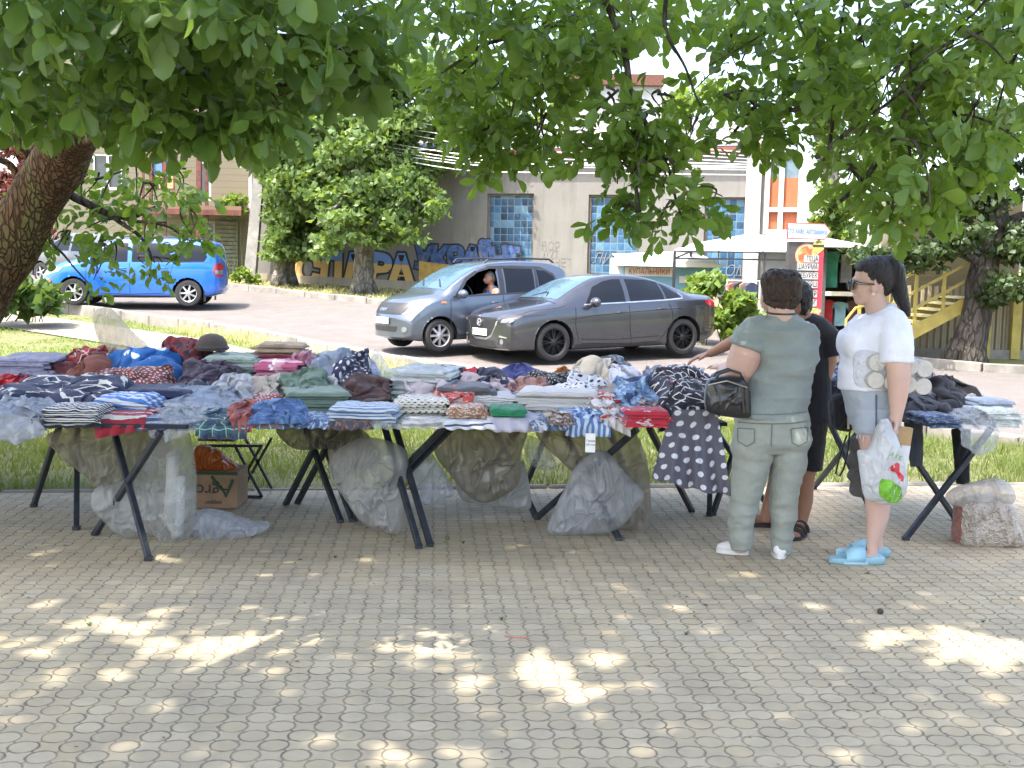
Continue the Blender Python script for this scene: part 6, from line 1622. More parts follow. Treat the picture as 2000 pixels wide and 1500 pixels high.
# --- right part of the long stall
G('top', 'dark royal blue top in the back row before the sedan', 'top', 993, 1074, 716, 748, c_('royal_dark', 'plain', (.03, .04, .15)), seed=50)
G('dress', 'black dress with tiny dots in the back row', 'dress', 1045, 1130, 722, 758, c_('black_tiny', 'dots', K_, (.4, .4, .4), 4.5), seed=51)
G('scarf', 'orange scarf between the dark tops of the back row', 'scarf', 1083, 1138, 716, 738, c_('orange_plain', 'plain', (.45, .14, .03)), seed=52, depth=.25)
G('jumper', 'cream rolled jumper at the back under the sedan door', 'jumper', 1133, 1232, 699, 742, c_('cream_plain', 'plain', (.5, .44, .35)), seed=53)
G('jacket', 'shiny black jacket at the back beside the cream jumper', 'jacket', 1193, 1275, 706, 740, mat('shiny_black', (.02, .022, .03), .25, spec=.7), seed=54)
G('blouse', 'white blouse with black dots in the middle of the right table', 'blouse', 1078, 1196, 733, 782, c_('white_dots', 'dots', (.66, .66, .7), (.02, .02, .03), 2.1), seed=55, depth=.45)
G('blouse', 'dusty brown pink blouse left of the white dotted one', 'blouse', 1012, 1088, 738, 772, c_('brown_pink', 'plain', (.32, .17, .14)), seed=56)
G('wrapped_shirt', 'row of pale pink and white flat shirt packets', 'wrapped shirt', 1010, 1165, 757, 806, c_('packet_pink', 'stripe', (.6, .53, .48), (.42, .44, .44), 2.6), 'fold', .42, seed=57)
G('shirt', 'pale lilac shirt behind the denim floral dress', 'shirt', 1188, 1275, 726, 752, c_('lilac_shirt', 'vstripe', (.5, .52, .62), (.62, .62, .66), 1.5), seed=58)
G('dress', 'light denim dress with blue flowers', 'dress', 1203, 1294, 740, 806, c_('denim_flower', 'floral', (.12, .22, .4), (.35, .45, .56), 1.3, (.04, .06, .15)), seed=59)
G('top', 'black top with white spots beside the denim dress', 'top', 1243, 1290, 742, 780, c_('black_spots', 'dots', K_, W_, 2.6), seed=60, depth=.3)
G('jumper', 'grey violet jumper heap behind the cross patterned dress', 'jumper', 1262, 1322, 721, 762, c_('grey_violet', 'plain', (.17, .165, .21)), seed=61)
G('top', 'navy and white top under the outstretched hand', 'top', 1312, 1412, 703, 742, c_('navy_white', 'floral', (.03, .045, .12), (.5, .53, .6), .9), seed=62)
G('dress', 'black dress with white crosses and red bands hanging over the edge', 'dress', 1283, 1408, 718, 806, c_('cross_print', 'cross', (.022, .02, .035), (.68, .66, .66), 1.7, (.28, .03, .05)), 'heap', .55, .14, seed=63, hem=lambda u: .6 + 1.0 * max(0, u + .1))
G('packet', 'long red packets in cellophane at the front edge left of the skirt', 'packet', 1222, 1314, 797, 834, c_('red_packet', 'print', (.42, .02, .04), (.6, .5, .5), 1.6), 'fold', .2, seed=64)
G('shirt', 'blue and white tie dyed shirt hanging over the edge with a paper tag', 'shirt', 1105, 1192, 796, 824, c_('blue_tie', 'vstripe', (.1, .2, .42), (.55, .62, .72), 2.2), 'heap', .3, .085, seed=65)
G('shirt', 'white shirt with red and yellow bands hanging at the edge', 'shirt', 1174, 1228, 780, 824, c_('band_shirt', 'pin', (.62, .6, .6), (.5, .06, .03), .7), 'heap', .3, .06, seed=66, hem=lambda u: .4 + 1.2 * max(0, u + .3))
G('scarf', 'rolled brown and white scarf at the edge left of the tie dyed shirt', 'scarf', 1090, 1113, 806, 830, c_('roll_brown', 'stripe', (.2, .13, .11), (.5, .45, .42), 4), 'heap', .12, seed=67)
G('scarf', 'rolled brown and white scarf before the cross patterned dress', 'scarf', 1262, 1294, 779, 806, c_('roll_brown', 'stripe', (.2, .13, .11), (.5, .45, .42), 4), 'heap', .14, seed=68)
G('packet', 'small red and white pouch beside the denim flower dress', 'packet', 1178, 1208, 768, 800, c_('pouch', 'stripe', (.42, .04, .05), (.6, .58, .55), 1.2), 'fold', .14, seed=69)
# skirt with dots, a hanging flared piece
def skirt():
    top, bot = (1318, 1398), (1272, 1428); yt, yb = 800, 966; Y = 6.66
    nu, nv = 60, 40; V, UV = [], []
    for j in range(nv + 1):
        t = j / nv
        for i in range(nu + 1):
            u = i / nu
            x = lerp(lerp(top[0], top[1], u), lerp(bot[0], bot[1], u), t ** .8)
            y = lerp(yt, yb - 34 * (1 - u) ** 1.6, t) + 3 * math.sin(u * 20) * t
            fold = .035 * t * math.sin(u * 17 + .6 * math.sin(t * 3)) + .014 * t * math.sin(u * 41 + 1) + .02 * noise.noise(Vector((u * 4, t * 2, 2)))
            V.append(tuple(at(x, y, Y + fold - .03 * math.sin(t * 1.5)))); UV.append((u * (.22 + .3 * t), t * .5))
    k = nu + 1
    o = np_mesh('skirt', V, [(a * k + b, a * k + b + 1, (a + 1) * k + b + 1, (a + 1) * k + b) for a in range(nv) for b in range(nu)], c_('grey_dots', 'dots', (.1, .095, .125), (.62, .62, .66), .95), None, True, UV)
    sm = o.modifiers.new('thickness', 'SOLIDIFY'); sm.thickness = .004
    tag(o, 'flared grey skirt with white polka dots hanging from the table edge', 'skirt', 'clothes laid out on the tables')
skirt()
# --- far right table
G('plastic_wrap', 'grey violet garment in shiny plastic at the back of the far right table', 'plastic wrap', 1792, 1858, 732, 780, plastic('violet_wrap', (.38, .37, .46), .75), 'heap', .4, seed=70)
G('jacket', 'black jacket heaped behind on the far right table', 'jacket', 1845, 1955, 737, 800, c_('black_jacket', 'plain', (.02, .02, .024)), 'heap', .5, seed=71)
G('jacket', 'charcoal jacket folded at the front of the far right table', 'jacket', 1768, 1878, 764, 822, c_('charcoal_jacket', 'plain', (.032, .033, .04)), 'heap', .42, seed=72)
G('jeans', 'light blue grey jeans behind the white packets on the far right table', 'jeans', 1895, 1978, 773, 806, c_('light_jeans', 'plain', (.3, .34, .4)), 'fold', .4, seed=73)
G('wrapped_shirt', 'white flowered packets at the right end of the far right table', 'wrapped shirt', 1925, 2000, 794, 834, c_('packet_flower', 'floral', (.6, .62, .6), (.4, .45, .42), 2), 'fold', .3, seed=74)
G('packet', 'dark blue packets along the front edge of the far right table', 'packet', 1800, 1880, 806, 836, c_('packet_dark', 'floral', (.04, .06, .12), (.2, .26, .34), 1.6), 'fold', .25, seed=75)
G('plastic_wrap', 'clear plastic bag hanging over the front edge of the far right table', 'plastic bag', 1868, 1948, 800, 836, PL_CLEAR, 'heap', .25, .16, seed=76, hem=lambda u: 1.05 - .9 * abs(u - .05))
G('top', 'blue and navy tops at the left end of the far right table', 'top', 1606, 1668, 706, 770, c_('blue_mix', 'floral', (.03, .05, .1), (.25, .33, .45), .8), 'heap', .5, seed=77)
# --- loose flat pieces that fill the gaps and lap over the front edges
for i, (x0, x1, yt, yb, dr, kd, mt, lb, ct) in enumerate((
    (-25, 60, 748, 790, 0, 'heap', c_('slate_plain', 'plain', (.08, .1, .13)), 'slate blue garment under the dashed navy cloth at the left border', 'garment'),
    (340, 420, 744, 776, 0, 'heap', c_('ink_floral', 'floral', (.03, .035, .06), (.2, .2, .26), 1.4), 'ink blue flowered garment behind the bluish wrap', 'garment'),
    (-25, 96, 800, 824, .04, 'fold', c_('grey_check', 'plaid', (.3, .32, .36), (.5, .52, .55), 1.5, (.1, .1, .12)), 'grey checked cloth under the hanging bag at the far left corner', 'cloth'),
    (90, 200, 806, 826, .02, 'fold', c_('bw_pin', 'pin', K_, W_, 2.5), 'black cloth with thin white pinstripes at the left front edge', 'cloth'),
    (270, 400, 800, 826, .035, 'fold', c_('navy_packet', 'stripe', (.05, .07, .14), (.3, .35, .42), 3), 'flat navy packets under the clear wrap on the left front edge', 'packet'),
    (480, 560, 812, 828, .02, 'fold', c_('teal_check', 'plaid', (.06, .13, .2), (.25, .1, .08), 2, (.5, .5, .5)), 'teal checked cloth below the rolled denim', 'cloth'),
    (560, 650, 804, 826, .025, 'fold', c_('blue_packet2', 'floral', (.06, .12, .26), (.4, .48, .6), 2), 'blue flowered packets below the pale sage trousers', 'packet'),
    (640, 730, 806, 827, .03, 'fold', c_('dark_mix', 'floral', (.05, .05, .07), (.3, .14, .08), 2.2), 'dark mixed packets below the brown jumper', 'packet'),
    (720, 800, 804, 826, .03, 'fold', PL_CLEAR, 'clear empty sleeve between the blue packets and the cream blouse', 'plastic wrap'),
    (780, 880, 812, 827, .02, 'fold', c_('white_hem', 'stripe', (.58, .57, .55), (.3, .28, .26), 4), 'white folded cloths under the cream dotted blouse', 'cloth'),
    (870, 970, 812, 829, .022, 'fold', c_('white_navy', 'pin', (.58, .58, .6), (.05, .06, .12), 2), 'white cloth with navy lines under the brown patterned cloth', 'cloth'),
    (1040, 1110, 806, 829, .03, 'fold', c_('blue_leaf', 'floral', (.08, .13, .24), (.5, .52, .55), 1.8), 'blue leaf printed cloth right of the lavender one', 'cloth'),
    (640, 760, 788, 812, 0, 'heap', c_('aqua_plain', 'plain', (.2, .3, .34)), 'pale aqua garment behind the blue shirt packets', 'garment'),
    (600, 700, 740, 770, 0, 'heap', c_('white_knit', 'plain', (.5, .5, .5)), 'off white knit under the navy dotted dress', 'knitwear'),
    (740, 800, 734, 764, 0, 'heap', c_('mint_plain', 'plain', (.3, .42, .38)), 'mint garment under the plastic flap', 'garment'),
    (1000, 1090, 762, 796, 0, 'heap', c_('teal_grey', 'floral', (.14, .2, .22), (.45, .42, .38), 1.6), 'teal and sand patterned garment left of the pink packets', 'garment'),
    (1150, 1220, 752, 790, 0, 'heap', c_('taupe_plain', 'plain', (.26, .22, .2)), 'taupe garment between the white dotted blouse and the red pouch', 'garment'),
    (820, 900, 738, 762, 0, 'heap', c_('wine_plain', 'plain', (.13, .035, .05)), 'wine red top below the black one in the middle', 'top'),
    (960, 1040, 744, 768, 0, 'heap', c_('wine_floral', 'floral', (.1, .03, .04), (.35, .2, .18), 1.6), 'wine patterned top between mauve and brown pink', 'top'),
    (1120, 1200, 716, 744, 0, 'heap', c_('ash_floral', 'floral', (.3, .3, .31), (.55, .54, .52), 1.2), 'ash grey patterned scarf before the cream jumper', 'scarf'),
    (1300, 1400, 734, 768, 0, 'heap', c_('blue_check', 'plaid', (.04, .06, .14), (.2, .28, .4), 1.6, (.55, .55, .58)), 'blue checked shirt under the outstretched arm', 'shirt'),
    (1405, 1500, 720, 770, 0, 'heap', c_('steel_plain', 'plain', (.12, .15, .18)), 'steel grey garment left of the handbag woman on the rear table', 'garment'),
    (1640, 1700, 742, 800, 0, 'heap', c_('night_plain', 'plain', (.025, .028, .04)), 'midnight blue trousers at the near left corner of the far right table', 'trousers'),
    (1880, 1960, 756, 790, 0, 'heap', c_('grey_plain', 'plain', (.16, .16, .17)), 'mid grey hoodie between the black jackets of the far right table', 'hoodie'))):
    G(ct.replace(' ', '_'), lb, ct, x0, x1, yt, yb, mt, kd, .34 if kd == 'fold' else .42, dr, seed=101 + i, z0=TZ + .002 if kd == 'fold' else None)
def strip_cloth(name, label, cat, L, Rr, Y, m, wob=.02, seed=0, sub=24):
    """a hanging sleeve or leg: left and right edges in photo pixels"""
    V, UV = [], []; nu = 12
    for j in range(sub + 1):
        t = j / sub
        yl = [(k / (len(L) - 1), p[1]) for k, p in enumerate(L)]; 
        a = Vector((interp([(k / (len(L) - 1), p[0]) for k, p in enumerate(L)], t), interp(yl, t))); b = Vector((interp([(k / (len(Rr) - 1), p[0]) for k, p in enumerate(Rr)], t), interp([(k / (len(Rr) - 1), p[1]) for k, p in enumerate(Rr)], t)))
        ring = []
        for i in range(2 * nu):
            q = math.pi * 2 * i / (2 * nu); u = .5 - .5 * math.cos(q); d = math.sin(q)
            c = a.lerp(b, u); w = (b - a).length * Y / FPX
            P = at(c.x, c.y, Y) + Vector((0, d * w * .22 + wob * noise.noise(Vector((u * 4, t * 5, seed))), 0)); V.append(tuple(P)); UV.append((u * w, t * .6))
    k = 2 * nu
    F = [(r_ * k + i, r_ * k + (i + 1) % k, (r_ + 1) * k + (i + 1) % k, (r_ + 1) * k + i) for r_ in range(sub) for i in range(k)]
    o = np_mesh(name, V, F, m, None, True, UV)
    return tag(o, label, cat, 'clothes laid out on the tables')
strip_cloth('jacket_sleeve', 'dark slate jacket hanging down at the left end of the far right table', 'jacket', [(1764, 775), (1766, 830), (1772, 870), (1778, 912)], [(1800, 775), (1802, 830), (1804, 870), (1802, 908)], 7.2, c_('slate_jacket', 'plain', (.045, .05, .062)), seed=3)
strip_cloth('trousers', 'black trousers hanging under the far right table near the sack', 'trousers', [(1858, 838), (1862, 890), (1868, 945)], [(1896, 838), (1894, 890), (1893, 945)], 7.7, c_('black_hang', 'plain', (.018, .018, .02)), seed=4)
# tag, cap, standing bag
mb = MB(); q = at(1153, 865, 6.62); mb.box(q, (.056, .003, .108)); tg = mb.build('price_tag', mat('paper_tag', (.7, .69, .66), .7, var=.04)); tag(tg, 'white paper price tag dangling from the tie dyed shirt', 'price tag')
MAT4[tg.name] = Matrix.Identity(4)
text_part('Турція', 'lettering', M_BLACK, tg, face_frame(q + Vector((0, -.003, .012)), (1, 0, 0)), .016, .0003); text_part('250 грн', 'lettering', M_BLACK, tg, face_frame(q + Vector((0, -.003, -.01)), (1, 0, 0)), .015, .0003)
G('jumper', 'dark knitted jumper folded under the cap', 'jumper', 372, 455, 686, 702, c_('cap_rest', 'plain', (.04, .035, .045)), 'heap', .4, seed=141)
cp = at(414, 684, 7.85); ppm = FPX / 7.85
cap = thing('cap', 'dark grey brown knitted cap standing upright on the back row', 'cap', cp)
mb = MB(); mb.lathe([(30 / ppm, 0), (30.5 / ppm, 9 / ppm), (28 / ppm, 18 / ppm), (21 / ppm, 27 / ppm), (10 / ppm, 32 / ppm), (.001, 33 / ppm)], 28, Matrix.Translation(cp), cap=False); mb.build('crown', cloth('cap_wool', 'plain', (.075, .06, .055)), cap, smooth=True)
mb = MB(); mb.tube([cp + Vector((30.5 / ppm * math.cos(a), 30.5 / ppm * math.sin(a), 5 / ppm)) for a in [k * .2244 for k in range(28)]], .012, 8, closed=True); mb.build('band', cloth('cap_band', 'plain', (.06, .048, .045)), cap, smooth=True)

# ------------------------------------------------------------------ bags from their outlines, with bulging front and back
def bag(name, label, cat, out, Y, T, m, seed=0, crum=.03, parent=None, n=150, rings=36, flat=.5, lean=0.0):
    pts = [Vector((p[0], p[1], 0)) for p in out]; m_ = len(pts)
    fine = []
    for i in range(m_):                                   # closed Catmull-Rom outline
        p0, p1, p2, p3 = pts[i - 1], pts[i], pts[(i + 1) % m_], pts[(i + 2) % m_]
        for k in range(8):
            t = k / 8
            fine.append(.5 * ((2 * p1) + (p2 - p0) * t + (2 * p0 - 5 * p1 + 4 * p2 - p3) * t * t + (3 * p1 - p0 - 3 * p2 + p3) * t ** 3) if True else p1)
    L = [0]
    for a, b in zip(fine, fine[1:] + fine[:1]): L.append(L[-1] + (b - a).length)
    ol = []
    for k in range(n):
        s = L[-1] * k / n
        for i in range(len(fine)):
            if s <= L[i + 1] + 1e-9: ol.append(fine[i].lerp(fine[(i + 1) % len(fine)], (s - L[i]) / max(1e-9, L[i + 1] - L[i]))); break
    c = sum(ol, Vector()) / n
    V = []; F = []
    def pt(q, r, side):
        k = (1 - r ** 2.4) ** flat
        P = at(q.x, q.y, Y)
        nn = Vector((q.x * .012 + seed * 7, q.y * .012, side * 4.0))
        rid = (1 - abs(noise.noise(nn * 1.2)) * 2.2) * .6 + (1 - abs(noise.noise(nn * 2.7)) * 2.2) * .3
        q3 = Vector((q.x * .05 + seed * 3, q.y * .009 + side * 2, seed)); w3 = noise.noise(Vector((q.x * .02, q.y * .02, seed))) * .8
        cr = max(0, 1 - abs(noise.noise(q3 + Vector((w3, w3, 0)))) * 5) + .7 * max(0, 1 - abs(noise.noise(Vector(((q.x + q.y) * .022 + w3, (q.x - q.y) * .012, seed + side)))) * 6)
        dy = side * (T * .8 * k + crum * (rid * .5 - .3 + cr * .8) * min(1, (1 - r) * 5))
        P += Vector((0, dy + lean * (c.y - q.y) * Y / FPX, 0))
        return P
    for side in (-1, 1):
        b = len(V); V.append(pt(c, 0, side))
        for j in range(1, rings + 1):
            r = (j / rings) ** .85
            for q in ol: V.append(pt(c.lerp(q, r), r, side))
        f = [(b, b + 1 + k, b + 1 + (k + 1) % n, b + 1 + (k + 1) % n) for k in range(n)]
        F += [x[:3] for x in f]
        for j in range(rings - 1):
            for k in range(n):
                a0 = b + 1 + j * n; F.append((a0 + k, a0 + n + k, a0 + n + (k + 1) % n, a0 + (k + 1) % n))
    o1 = 1 + (rings - 1) * n; half = 1 + rings * n
    for k in range(n): F.append((o1 + k, o1 + (k + 1) % n, half + o1 + (k + 1) % n, half + o1 + k))
    mb = MB(); mb.v = [tuple(v) for v in V]; mb.f = F; mb.m = [0] * len(F)
    o = mb.build(name, m, parent, smooth=True)
    return tag(o, label, cat) if label else o
UT = 'plastic bags hung under the tables'
def ubag(*a, **k): return tag(bag(*a, **k), group=UT)
ubag('plastic_sheet', 'brownish plastic sheeting bunched under the left table', 'plastic sheet', [(92, 850), (150, 832), (230, 828), (300, 830), (335, 848), (320, 900), (285, 935), (215, 968), (175, 935), (120, 890)], 6.95, .16, PL_BROWN, 1, .05)
ubag('plastic_bag', 'tall milky bag with white rolls inside behind the crossed legs of the left table', 'plastic bag', [(300, 850), (335, 836), (366, 838), (380, 900), (384, 960), (378, 1035), (352, 1066), (330, 1070), (300, 1045), (245, 1050), (200, 1015), (178, 985), (190, 950), (245, 935), (285, 895)], 6.75, .17, plastic('milky_grey_plastic', (.64, .64, .61), .42, 10, .18), 2, .045)
for k, (x0, y0, x1, y1, w) in enumerate(((338, 880, 330, 1020, 26), (352, 930, 345, 1048, 22), (318, 1000, 350, 1046, 24))):
    mb = MB(); mb.tube([at(x0, y0, 6.78), at((x0 + x1) / 2 + 2, (y0 + y1) / 2, 6.78), at(x1, y1, 6.76)], w / 2 / 340, 10)
    tag(mb.build('plastic_roll', mat('white_roll', (.66, .66, .63), .5, var=.1, scale=20), smooth=True), ['long upright white roll inside the tall milky bag', 'thinner white roll at the right side inside the milky bag', 'slanted white roll at the bottom of the milky bag'][k], 'roll')
bag('plastic_bag', 'flat clear plastic bag lying on the paving before the cardboard box', 'plastic bag', [(374, 1012), (395, 994), (425, 996), (465, 1008), (505, 1022), (527, 1022), (515, 1040), (470, 1052), (420, 1056), (380, 1054)], 6.85, .14, plastic('glossy_clear', (.7, .72, .78), .5, 40, .1), 3, .05)
ubag('plastic_bag', 'dark bag hung high under the table right of the stool', 'plastic bag', [(540, 834), (600, 827), (690, 828), (712, 865), (690, 884), (640, 876), (585, 878), (555, 862)], 7.35, .14, plastic('dark_tinted_plastic', (.28, .26, .22), .66, 10), 4, .05)
ubag('plastic_bag', 'large grey translucent bag sagging between the double table legs', 'plastic bag', [(648, 885), (700, 856), (755, 860), (796, 885), (792, 945), (788, 1000), (778, 1043), (742, 1036), (705, 1018), (672, 970), (646, 932)], 7.0, .2, PL_GREY, 5, .06)
ubag('plastic_bag', 'upper brown part of a bag behind the double table legs', 'plastic bag', [(690, 835), (720, 850), (745, 900), (700, 930), (655, 915), (640, 880), (660, 850)], 7.35, .12, PL_BROWN, 15, .05)
ubag('plastic_bag', 'shiny clear bag with scraps right of the double table legs', 'plastic bag', [(802, 890), (835, 882), (860, 910), (888, 962), (865, 975), (830, 986), (808, 960)], 7.2, .1, plastic('glossy_clear', (.7, .72, .78), .5, 40, .1), 6, .05)
ubag('plastic_bag', 'big brownish grey bag with sharp creases in the middle', 'plastic bag', [(850, 862), (880, 828), (960, 824), (1028, 834), (1018, 885), (1015, 940), (985, 968), (945, 982), (912, 965), (878, 925), (852, 892)], 7.35, .2, plastic('creased_brown_plastic', (.47, .43, .365), .72, 7, .18), 7, .09)
ubag('plastic_sheet', 'pale sheet hanging below the creased brown bag', 'plastic sheet', [(893, 925), (950, 965), (1000, 940), (1022, 900), (1038, 985), (1015, 992), (940, 986), (897, 970)], 7.55, .05, plastic('pale_sheet', (.6, .6, .58), .75, 12), 8, .03)
ubag('plastic_bag', 'dark brown bag behind the grey bag under the right table', 'plastic bag', [(1050, 838), (1130, 828), (1225, 834), (1258, 880), (1270, 950), (1266, 1036), (1215, 1036), (1150, 960), (1100, 905), (1062, 870)], 7.3, .14, PL_BROWN, 9, .07)
ubag('plastic_bag', 'grey shiny bag flaring to the ground under the right table', 'plastic bag', [(1118, 920), (1150, 885), (1185, 882), (1215, 915), (1258, 965), (1238, 1000), (1205, 1034), (1150, 1042), (1072, 1040), (1085, 990), (1105, 950)], 7.0, .17, plastic('grey_shiny_plastic', (.66, .67, .69), .54, 14, .1), 10, .06)
ubag('plastic_sheet', 'thin clear sheet between the brown bag and the grey bag', 'plastic sheet', [(1022, 850), (1060, 862), (1085, 900), (1090, 912), (1060, 918), (1035, 905), (1024, 880)], 7.4, .04, PL_CLEAR, 11, .03)
bag('plastic_bag', 'clear bag of beige cloth standing up behind the blue printed cloth', 'plastic bag', [(183, 612), (200, 601), (216, 602), (232, 618), (258, 648), (290, 678), (300, 700), (230, 702), (205, 680), (188, 652)], 7.9, .1, plastic('straw_clear', (.66, .62, .5), .5, 18), 12, .04)
bag('plastic_flap', 'upright flap of clear plastic between the navy dotted dress and the white packet', 'plastic wrap', [(730, 683), (742, 690), (765, 725), (775, 745), (755, 752), (735, 740), (722, 712)], 7.5, .03, PL_CLEAR, 13, .02)
# sack of pellets
sk = bag('pellet_sack', 'bulging clear sack of beige pellets with a rolled top at the right edge', 'sack', [(1868, 985), (1890, 972), (1940, 968), (1975, 985), (1984, 1020), (1994, 1062), (1940, 1069), (1880, 1066), (1862, 1050), (1866, 1015)], 7.08, .17, None, 14, .03, flat=.35)
t = NT('pellets'); o_ = t.coord('Object'); v = t.node('ShaderNodeTexVoronoi'); t.put(v.inputs[0], o_); v.inputs['Scale'].default_value = 75
x_ = t.sep(o_)[0]; red = t.math('LESS_THAN', x_, at(1869, 1020, 7.08).x)
cc = t.mix(t.sep(v.outputs['Color'])[0], (.4, .34, .28), (.52, .46, .39)); cc = t.mix(t.math('MULTIPLY', red, .8), cc, (.35, .08, .06))
sk.data.materials.append(t.done(t.bsdf(cc, .35, 0, .6, t.bump(t.math('ADD', t.math('MULTIPLY', v.outputs['Distance'], .6), t.noise(o_, 16, 4)), .8, .03))))
MAT4[sk.name] = Matrix.Identity(4)
bag('rolled_top', None, None, [(1848, 968), (1875, 950), (1920, 938), (1950, 934), (1975, 950), (1982, 975), (1960, 990), (1900, 990), (1860, 988)], 7.08, .1, plastic('sack_film', (.7, .66, .6), .6, 30, .15), 16, .03, parent=sk)
# cardboard box with an orange bag, folding stool
by = 7.62; q0, q1 = at(381, 960, by), at(464, 960, by); zt_ = at(420, 921, by).z
bx = thing('cardboard_box', 'upturned brown cardboard fruit box with green print under the table', 'box', ((q0.x + q1.x) / 2, by + .12, 0))
mb = MB(); mb.box(((q0.x + q1.x) / 2, by + .15, zt_ / 2 + .002), (q1.x - q0.x, .3, zt_ - .004), bev=.004); mb.build('carton', mat('cardboard', (.3, .19, .115), .85, var=.15, scale=9), bx)
mb = MB(); mb.box(((q0.x + q1.x) / 2, by - .002, zt_ - .012), (q1.x - q0.x, .004, .02)); mb.build('green_band', mat('green_print', (.03, .09, .04), .8), bx)
text_part('Agro', 'lettering', mat('dark_print', (.05, .035, .03), .8), bx, face_frame(((q0.x + q1.x) / 2 - .02, by - .003, zt_ * .5), (-1, 0, 0), (0, 0, -1)), .12, .0006)
text_part('pepper', 'lettering', mat('dark_print', (.05, .035, .03), .8), bx, face_frame(((q0.x + q1.x) / 2 - .02, by - .003, zt_ * .16), (-1, 0, 0), (0, 0, -1)), .04, .0006)
mb = MB(); mb.tube([(q1.x - .03, by - .003, zt_ * .8), (q1.x - .07, by - .003, zt_ * .4), (q1.x - .13, by - .003, zt_ * .62), (q1.x - .17, by - .003, zt_ * .88)], .01, 6); mb.build('leaf_print', mat('green_print', (.03, .09, .04), .8), bx)
bag('orange_bag', 'crumpled orange net bag stuffed on top of the cardboard box', 'bag', [(377, 880), (395, 868), (425, 878), (445, 895), (466, 912), (455, 924), (400, 923), (382, 920)], by + .12, .1, plastic('orange_film', (.6, .17, .04), .85, 26), 17, .04)
sy = 8.0; st_ = thing('folding_stool', 'small folding stool with a brown slatted seat behind the cardboard box', 'stool', (at(450, 860, sy).x, sy, 0))
s0, s1 = at(388, 858, sy), at(460, 858, sy)
mb = MB()
for k in range(5): mb.box((lerp(s0.x, s1.x, .5), sy + .08 * k, s0.z + .0), (s1.x - s0.x, .06, .016), bev=.004)
mb.build('seat', mat('brown_slat', (.1, .06, .035), .7), st_)
gz0 = 0.0
for yy in (sy, sy + .32):
    for a, b in (((458, 868), (512, 956)), ((512, 868), (455, 956))):
        mb = MB(); A = at(*a, sy); B = at(*b, sy); mb.bar((A.x, yy, A.z), (B.x, yy, .01), .018); mb.build('leg', M_IRON, st_)
mb = MB(); A, B = at(388, 866, sy), at(512, 866, sy); mb.bar((A.x, sy - .012, A.z - .015), (B.x, sy - .012, B.z - .015), .018); mb.build('frame', M_IRON, st_); mb = MB(); B2 = at(512, 956, sy); A2 = at(455, 956, sy); mb.bar((A2.x, sy, .012), (B2.x, sy, .012), .018); mb.build('foot_bar', M_IRON, st_)
# bits on the paving
for px, py, r_, lb in ((1719, 1199, .016, 'dark round walnut husk lying alone on the right side of the paving'), (874, 1054, .013, 'small green walnut on the paving behind the double table legs')):
    q = atz(px, py, 0); mb = MB(); mb.ell(q + Vector((0, 0, r_ * .8)), (r_, r_, r_ * .92), 12, 8); tag(mb.build('walnut', mat('husk' if px > 1000 else 'green_nut', (.05, .045, .035) if px > 1000 else (.1, .15, .03), .8, bump=.5), smooth=True), lb, 'walnut')
q = atz(1010, 1246, 0); mb = MB(); mb.tube([q + Vector((-.055, .01, .004)), q + Vector((.055, -.01, .004))], .003, 6); tag(mb.build('drinking_straw', mat('pink_straw', (.6, .22, .2), .5)), 'thin pink drinking straw lying on the paving', 'straw')
deb = np.random.RandomState(9); V, F = [], []
for k in range(420):
    x, y = deb.uniform(-3.2, 3.4), deb.uniform(2.9, 8.6); a = deb.uniform(0, 6.28); s = deb.uniform(.004, .013) * (1.7 if deb.rand() < .1 else 1)
    dx, dy = math.cos(a) * s, math.sin(a) * s; b = len(V)
    V += [(x - dx, y - dy, .003), (x + dy * .45, y - dx * .45, .005 + s * .3), (x + dx, y + dy, .004), (x - dy * .45, y + dx * .45, .006)]; F.append((b, b + 1, b + 2, b + 3))
tag(np_mesh('litter', V, F, leaf_mat('dry_bits', (.05, .045, .03), (.2, .17, .08), .1)), 'tiny dry leaf bits scattered over the paving', 'litter', kind='stuff')

# weeds growing from the joints of the paving
for k, (px, py) in enumerate(((175, 1222), (1920, 1216), (980, 1212), (655, 1090), (905, 1062), (1340, 1240))):
    q = atz(px, py, 0); rw = np.random.RandomState(300 + k); V, F = [], []
    for j in range(16):
        a = rw.uniform(0, 6.28); l = rw.uniform(.012, .03); d = np.array([math.cos(a), math.sin(a), rw.uniform(.4, 1.2)]); d = d / np.linalg.norm(d) * l; s_ = np.array([-math.sin(a), math.cos(a), 0]) * .003
        b0_ = np.array([q.x, q.y, .001]); i0 = len(V); V += [tuple(b0_ - s_), tuple(b0_ + s_), tuple(b0_ + d * .6 + s_), tuple(b0_ + d)]; F += [(i0, i0 + 1, i0 + 2), (i0, i0 + 2, i0 + 3)]
    tag(np_mesh('weed', V, F, leaf_mat('joint_weed', (.05, .1, .02), (.12, .19, .05), .3)), 'tiny green weed tuft growing in a joint of the paving', 'weed', 'weeds in the paving joints')
